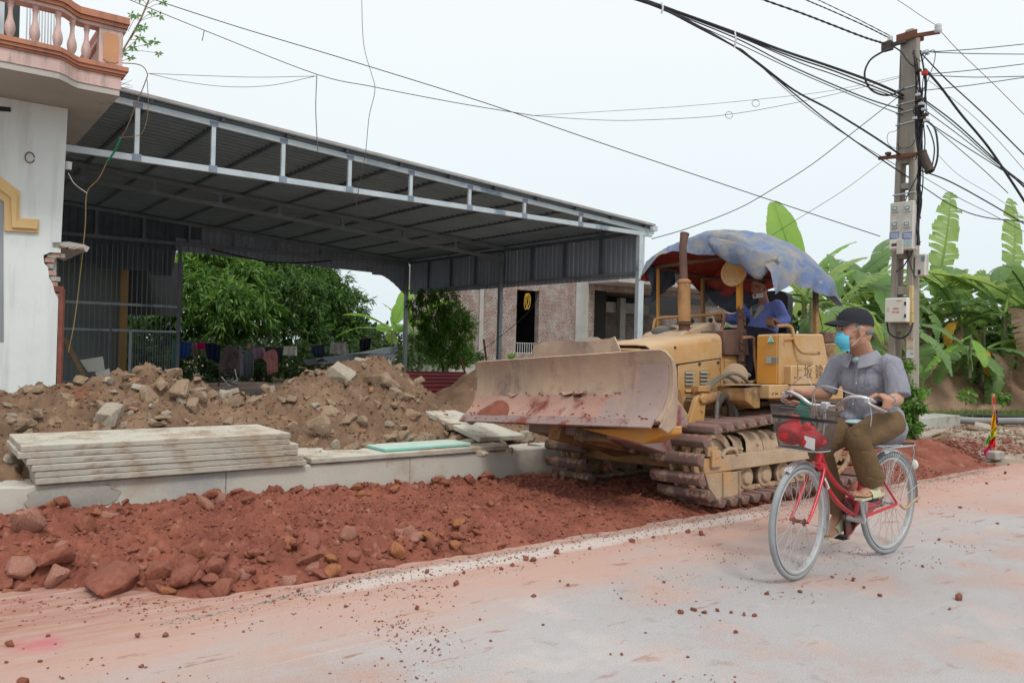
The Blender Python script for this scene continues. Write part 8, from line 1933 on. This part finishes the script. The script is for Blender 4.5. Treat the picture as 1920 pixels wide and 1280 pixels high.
cable('cable', [(1735, 130), (1765, 165), (1800, 212), (1850, 272), (1890, 330), (1930, 392)], 2.3, M_cable, 'thickest black cable swooping from the pole down to the right edge', G3, Ys=Yr)
G4 = 'thin wires strung over the shed'
cable('wire', [(200, -18), (243, 0), (400, 64), (595, 140), (700, 163), (850, 192), (1000, 217)], .8, M_wire, 'thin wire from the top left knotted above the shed', G4, Ys=(8.5, 11), cat='wire')
cable('wire', [(1000, 217), (1100, 224), (1180, 226), (1300, 221), (1365, 215), (1440, 203), (1560, 178), (1690, 145)], .5, M_wire, 'lower of two thin sagging wires between the shed and the pole', G4, Ys=(11, 12), cat='wire')
cable('wire', [(1000, 217), (1200, 205), (1300, 198), (1417, 187), (1560, 170), (1690, 142)], .4, M_wire, 'upper of two thin wires between the shed and the pole', G4, Ys=(11, 12), cat='wire')
for x, y, w in ((1417, 194, 7), (1367, 216, 7)): tag(MB().tube([at(x+w*math.cos(t), y+w*.9*math.sin(t), 11.6) for t in np.linspace(0, 6, 16)], .004, 5).build('wire_coil', M_wire, None, 60, frame=Matrix.Identity(4)), 'small wire coil on the %s thin wire left of the pole' % ('upper' if y < 200 else 'lower'), 'wire coil')
cable('wire', [(240, -18), (290, 0), (450, 52), (650, 112), (900, 190), (1100, 259), (1280, 320), (1450, 377), (1650, 443)], .9, M_cable, 'long dark wire crossing the sky from the top left to the banana leaves', G4, Ys=(9, 18), cat='wire')
cable('wire', [(1222, 448), (1290, 428), (1380, 393), (1440, 360), (1520, 310), (1600, 248), (1690, 177)], .8, M_wire, 'wire from the shed corner up to the pole', G4, Ys=(15, 12), cat='wire')
cable('wire', [(1425, 455), (1500, 408), (1580, 358), (1655, 302)], .5, M_wire, 'thin wire from the banana leaf up to the cross arm', G4, Ys=(16, 12), cat='wire')
cable('wire', [(678, -15), (680, 60), (685, 100), (697, 140), (703, 170), (692, 220), (685, 290), (675, 340), (667, 390)], .6, M_wire, 'loose wire hanging straight down in front of the shed roof', G4, Ys=(8, 9.5), cat='wire')
cable('wire', [(594, 141), (592, 200), (594, 250), (596, 284)], .9, M_wire, 'short wire dangling from the knot to the shed roof', G4, Ys=(9.5, 9.6), cat='wire')
cable('wire', [(383, 57), (381, 68), (379, 77)], .8, M_wire, 'tiny wire end hanging from the wire near the balcony', G4, Ys=(9, 9), cat='wire')
cable('wire', [(278, 138), (380, 142), (480, 145), (592, 143)], .5, M_wire, 'straight one of two pale wires from the balcony to the knot', G4, Ys=(9.3, 9.6), cat='wire')
cable('wire', [(278, 138), (350, 154), (430, 163), (510, 160), (592, 143)], .5, M_wire, 'sagging one of two pale wires from the balcony to the knot', G4, Ys=(9.3, 9.6), cat='wire')
cable('cord', [(222, 118), (262, 122), (276, 138), (272, 155), (262, 180), (240, 235), (228, 258)], .9, M_wood, 'tan cord hanging from the balcony corner past the roof edge', None, Ys=(9.0, 9.3))
cable('cord', [(276, 150), (278, 195), (274, 230), (262, 253), (228, 258)], .7, M_wood, 'looped tan cord beside the balcony cord', None, Ys=(9.3, 9.3))
cable('taped_cord', [(226, 258), (216, 282), (200, 305)], 2.0, M_green, 'green taped stretch of the hanging cord', None, Ys=(9.3, 9.4))
cable('cord', [(200, 305), (185, 335), (163, 362), (160, 420), (152, 500), (140, 600), (128, 660)], .8, M_ochpipe, 'brown cord hanging down in front of the house corner', None, Ys=(9.4, 10.2))
cable('cord', [(128, 325), (140, 345), (163, 362)], 1.0, M_boxwhite, 'pale cord from the insulator on the house corner', None, Ys=(9.6, 9.6))
cable('wire', [(846, 693), (920, 645), (990, 585), (1012, 545)], .6, M_cable, 'slanting wire in front of the brick building', None, Ys=(17, 17), cat='wire')

# ---------------------------------------------------------------- clothes line and laundry
cl_ = MB().tube(curve_pts([onb(322, 638, 21.5), onb(450, 650, 21.5), onb(560, 648, 21.5), onb(650, 640, 21.5), onb(705, 630, 21.5)], 6), .008, 5).build('clothes_line', M_wire, None, 60, frame=Matrix.Identity(4))
tag(cl_, 'line strung behind the heap with laundry on it', 'clothes line')
def cloth(name, lab, cat, poly, col, c2=None, b=21.45, nf=3, amp=.035, spots=None):
    """poly: (px, py) outline; filled row by row and folded"""
    ys = [p[1] for p in poly]; y0, y1 = min(ys), max(ys); n = 14; g = []
    def span(y):
        xs = []
        for i in range(len(poly)):
            (ax, ay), (bx_, by) = poly[i], poly[(i+1) % len(poly)]
            if (ay-y)*(by-y) <= 0 and ay != by: xs.append(ax+(bx_-ax)*(y-ay)/(by-ay))
        return (min(xs), max(xs)) if xs else (0, 0)
    sd = sum(map(ord, lab)); 
    for j in range(n+1):
        y = y0+.01+(y1-y0-.02)*j/n; a, c = span(y); row = []
        for i in range(11):
            x = a+(c-a)*i/10; p = onb(x, y, b); f_ = amp*(math.sin(i/10*nf*6.28+sd)+.5*math.sin(i*1.9+sd*2+j*.2))*(.25+.75*j/n); row.append(p-VV*f_)
        g.append(row)
    col = tuple(min(.8, q*1.3) for q in col); mt = clothm(name+'_cloth', col, c2 or tuple(q*.85 for q in col), .3, 20, spots=spots)
    return tag(MB().sheet(g, .006).build(name, mt, None, 60, frame=Matrix.Identity(4), recalc=False), lab, cat)
cloth('towel', 'teal towel at the left end of the clothes line', 'towel', [(323, 638), (333, 638), (331, 698), (322, 700)], (.12, .26, .26))
cloth('towel', 'bright blue towel second from the left on the line', 'towel', [(333, 639), (359, 641), (357, 667), (340, 670), (333, 680)], (.035, .085, .30))
cloth('cloth', 'mauve cloth drooping to a point beside the blue towel', 'cloth', [(359, 641), (369, 642), (371, 666), (365, 669), (360, 655)], (.36, .22, .24))
cloth('cloth', 'small magenta cloth on the clothes line', 'cloth', [(369, 642), (385, 642), (383, 654), (371, 655)], (.48, .012, .14))
cloth('sheet', 'dark navy sheet left of the patterned blouse', 'laundry', [(385, 643), (414, 646), (411, 678), (387, 672)], (.018, .022, .06))
cloth('blouse', 'brown patterned long blouse with one sleeve out', 'blouse', [(420, 652), (428, 648), (440, 648), (449, 656), (453, 706), (413, 700), (410, 690)], (.10, .07, .08), (.22, .17, .17), spots=((.30, .24, .24), 40, .56, .04))
cloth('cloth', 'pale blue cloth hanging low under the blouse', 'cloth', [(424, 684), (434, 682), (437, 704), (419, 704)], (.25, .36, .46), b=21.6)
cloth('cloth', 'lilac sleeve like cloth between the blouse and the grey dress', 'cloth', [(449, 650), (453, 650), (456, 700), (450, 706)], (.38, .34, .44), b=21.4)
cloth('dress', 'long grey dress on a hanger', 'dress', [(461, 656), (467, 654), (472, 656), (478, 668), (475, 690), (476, 703), (467, 712), (460, 706), (457, 690), (456, 668)], (.15, .17, .19))
tag(MB().sheet([[onb(464, 645, 21.3), onb(464, 653, 21.3)], [onb(470, 645, 21.3), onb(470, 653, 21.3)]], .02).build('peg_bag', M_orange_panel, None, None, frame=Matrix.Identity(4)), 'small orange tag over the hanger of the grey dress', 'peg bag')
cloth('top', 'lilac and pink top right of the grey dress', 'top', [(473, 650), (496, 652), (499, 666), (494, 673), (478, 672), (475, 664)], (.45, .25, .40), (.30, .25, .30), b=21.6, spots=((.55, .12, .30), 12, .6, .04))
cloth('t_shirt', 'pink patterned t-shirt hanging lowest on the line', 't-shirt', [(503, 657), (508, 655), (514, 655), (519, 659), (521, 670), (520, 696), (510, 700), (501, 702), (500, 678), (493, 674), (497, 662)], (.58, .26, .25), (.50, .20, .20), spots=((.68, .42, .38), 30, .6, .04))
cloth('trousers', 'dark cloth behind the pink t-shirt', 'laundry', [(498, 651), (531, 652), (529, 678), (500, 676)], (.03, .035, .05), b=21.65)
cloth('towel', 'white towel in the middle of the clothes line', 'towel', [(533, 649), (557, 649), (558, 667), (531, 666)], (.58, .58, .54))
cloth('t_shirt', 'dark navy t-shirt between the white towel and the grey shorts', 't-shirt', [(585, 648), (607, 647), (609, 664), (602, 670), (588, 668), (583, 660)], (.03, .04, .07), spots=((.10, .12, .18), 14, .62, .04))
cloth('shorts', 'pale grey shorts with a dark notch on the line', 'shorts', [(620, 643), (650, 640), (655, 662), (644, 664), (640, 657), (632, 657), (628, 664), (617, 663)], (.34, .33, .33))
cloth('cloth', 'black cloth at the right end of the clothes line', 'cloth', [(674, 636), (697, 633), (695, 655), (676, 660)], (.015, .014, .022))
for px, y0, y1 in ((431, 641, 649), (466, 646, 655), (513, 648, 656)): tag(MB().tube(curve_pts([onb(px-7, y1+2, 21.4), onb(px, y1-3, 21.4), onb(px+7, y1+2, 21.4)], 4)+[], .006, 5).tube([onb(px, y1-3, 21.4), onb(px+1, y0, 21.4)], .006, 5).build('clothes_hanger', M_wire, None, 60, frame=Matrix.Identity(4)), 'wire hanger holding the %s' % {431: 'patterned blouse', 466: 'grey dress', 513: 'pink t-shirt'}[px], 'hanger')
# sheet piles behind the heap
for k, (q, b, mt, lab) in enumerate((([(592, 672), (655, 664), (735, 652), (738, 668), (640, 680), (600, 682)], 18.2, M_wallsheet, 'crumpled grey roofing sheet lying under the clothes line'), ([(681, 662), (745, 649), (747, 658), (720, 664)], 17.6, M_galv, 'flat grey roofing sheet propped above the white arches'))):
    P4 = [onb(x, y, b) for x, y in q]; m_ = MB(); m_.add([p for p in P4]+[p+VV*.8-Vector((0, 0, .06)) for p in P4], [list(range(len(q))), [len(q)*2-1-i for i in range(len(q))]]+[(i, (i+1) % len(q), len(q)+(i+1) % len(q), len(q)+i) for i in range(len(q))]); tag(m_.build('roofing_sheet', mt, None, None, frame=Matrix.Identity(4), recalc=True), lab, 'roofing sheet')
ar = thing('curved_sheet', 'curved white roofing sheet with ribs beside the grey sheets', 'roofing sheet', Matrix.Translation(onb(705, 692, 16.5)))
for k in range(9):
    x = 684+k*6.2; pts = [onb(x+10, 664, 16.5), onb(x+3, 668, 16.5), onb(x-2, 677, 16.5), onb(x-4, 692, 16.5)]
    g = [[p+_r*.0, p+_r*.042+VV*.01] for p in curve_pts(pts, 4)]; MB().sheet(g, .01).build('rib', M_porc, ar, 60, frame=Matrix.Identity(4))
    g = [[p+_r*.042+VV*.03, p+_r*.075+VV*.03] for p in curve_pts(pts, 4)]; MB().sheet(g, .01).build('valley', M_wallsheet, ar, 60, frame=Matrix.Identity(4))
tag(MB().sheet([[onb(684+6*i, 679+2*math.sin(i), 16.3), onb(686+6*i, 686, 16.25), onb(684+6*i, 694, 16.3)] for i in range(8)], .01).build('blue_tarp', M_blue, None, 60, frame=Matrix.Identity(4)), 'blue tarp piece in front of the curved white sheet', 'tarp')
def rsheet(q0, q1, q2, q3, b, lab):
    """ribbed sheet between four pixel corners, ribs run left to right"""
    A0, A1, B0, B1 = onb(*q0, b), onb(*q1, b), onb(*q3, b), onb(*q2, b); g = []
    for j in range(25): t = j/24; h = .02*(1 if (j % 8) in (0, 1) else 0); g.append([A0.lerp(B0, t)-VV*h, A1.lerp(B1, t)-VV*h])
    tag(MB().sheet(g, .004).build('red_roofing_sheet', M_redsheet, None, None, frame=Matrix.Identity(4)), lab, 'roofing sheet')
rsheet((738, 695), (873, 697), (878, 716), (742, 716), 13.2, 'dark red ribbed sheet, upper of two behind the heap')
rsheet((745, 716), (868, 716), (850, 738), (760, 740), 12.9, 'dark red ribbed sheet, lower of two behind the heap')
tag(MB().tube([onb(757, 727, 11.5), onb(770, 712, 11.5)], .014, 8).build('steel_tube', M_galv, None, 60, frame=Matrix.Identity(4)), 'short steel tube sticking up in front of the red sheets', 'tube')
for x0, y0, x1, y1, b, lab in ((907, 636, 914, 682, 14, 'rusty rod leaning left of the agave'), (863, 668, 874, 698, 14.2, 'rusty rod leaning in front of the green shrub')): tag(MB().tube([onb(x0, y0, b), onb(x1, y1+8, b)], .022, 8).build('rusty_rod', M_rust, None, 60, frame=Matrix.Identity(4)), lab, 'rod')
# old chair and scrap under the laundry
ch_ = thing('broken_chair', 'broken metal chair lying below the patterned blouse', 'chair', Matrix.Translation(onb(428, 728, 15)))
for k, pts in enumerate(([(410, 725), (412, 700), (420, 695), (440, 692)], [(420, 725), (445, 712), (440, 692)], [(410, 712), (445, 722)], [(430, 724), (415, 706)])): MB().tube([onb(x, y, 15-.2*k) for x, y in pts], .014, 6).build('chair_tube', M_galv if k % 2 else M_grease_recess, ch_, 60, frame=Matrix.Identity(4))
r_ = random.Random(3)
for k in range(16):
    x, y = r_.uniform(560, 680), r_.uniform(676, 690); tag(MB().beam(onb(x, y, 13+r_.random()*3), onb(x+r_.uniform(8, 26), y+r_.uniform(-6, 3), 13+r_.random()*3), .05, .03).build('scrap_wood', M_wood if k % 2 else M_grease_recess, None, None, frame=Matrix.Identity(4)), 'bit of scrap timber lying behind the crest of the heap', 'scrap timber', 'scrap timber behind the heap')
# ---------------------------------------------------------------- flagged marker stake
sk = thing('marker_stake', 'painted wooden stake with coloured cloth strips standing in a concrete block', 'stake', Matrix.Translation(at(1863, 852, 10.3)))
I4 = Matrix.Identity(4); f_ = lambda x, y, Y=10.3: at(x, y, Y)
MB().tube([f_(1865, 852), f_(1863, 780), f_(1862, 738)], .021, 8).build('stick', mat('stake_paint', (.50, .20, .10), (.42, .30, .18), 9, .7, .1, 30), sk, 60, frame=I4)
MB().tube([f_(1863, 758), f_(1862.5, 744)], .0225, 8).build('red_band', mat('red_paint', (.45, .03, .03), bump=0, speck=0), sk, 60, frame=I4)
p = f_(1865, 852); MB().box(-.10, .10, -.075, .075, -.055, .055).build('concrete_block', M_conc, sk, 30, .015, frame=Matrix.Translation(f_(1865, 853, 10.25)) @ Matrix.Rotation(.5, 4, 'Z'))
for nm, col, pts in (('yellow_strip', (.75, .42, .02), [(1861, 775), (1868, 775), (1870, 806), (1859, 812), (1858, 796)]), ('lime_strip', (.55, .62, .03), [(1858, 808), (1870, 800), (1866, 820), (1857, 824)]), ('green_strip', (.20, .65, .12), [(1855, 815), (1858, 822), (1853, 834), (1848, 835), (1850, 824)]), ('red_strip', (.62, .03, .04), [(1858, 822), (1867, 818), (1866, 838), (1852, 838)]), ('pink_strip', (.78, .05, .25), [(1852, 838), (1860, 838), (1850, 848), (1849, 857), (1843, 845)]), ('purple_strip', (.20, .03, .33), [(1867, 768), (1871, 770), (1871, 795), (1868, 790)])):
    ys = [q[1] for q in pts]; y0, y1 = min(ys), max(ys); g = []
    for j in range(9):
        y = y0+.05+(y1-y0-.1)*j/8; xs = []
        for i in range(len(pts)):
            (ax, ay), (bx_, by) = pts[i], pts[(i+1) % len(pts)]
            if (ay-y)*(by-y) <= 0 and ay != by: xs.append(ax+(bx_-ax)*(y-ay)/(by-ay))
        g.append([f_(min(xs)+(max(xs)-min(xs))*i/5, y, 10.24-.03*math.sin(i*1.7+j*.6)) for i in range(6)])
    MB().sheet(g, .003).build(nm, clothm(nm, col, tuple(c*.85 for c in col)), sk, 60, frame=I4)
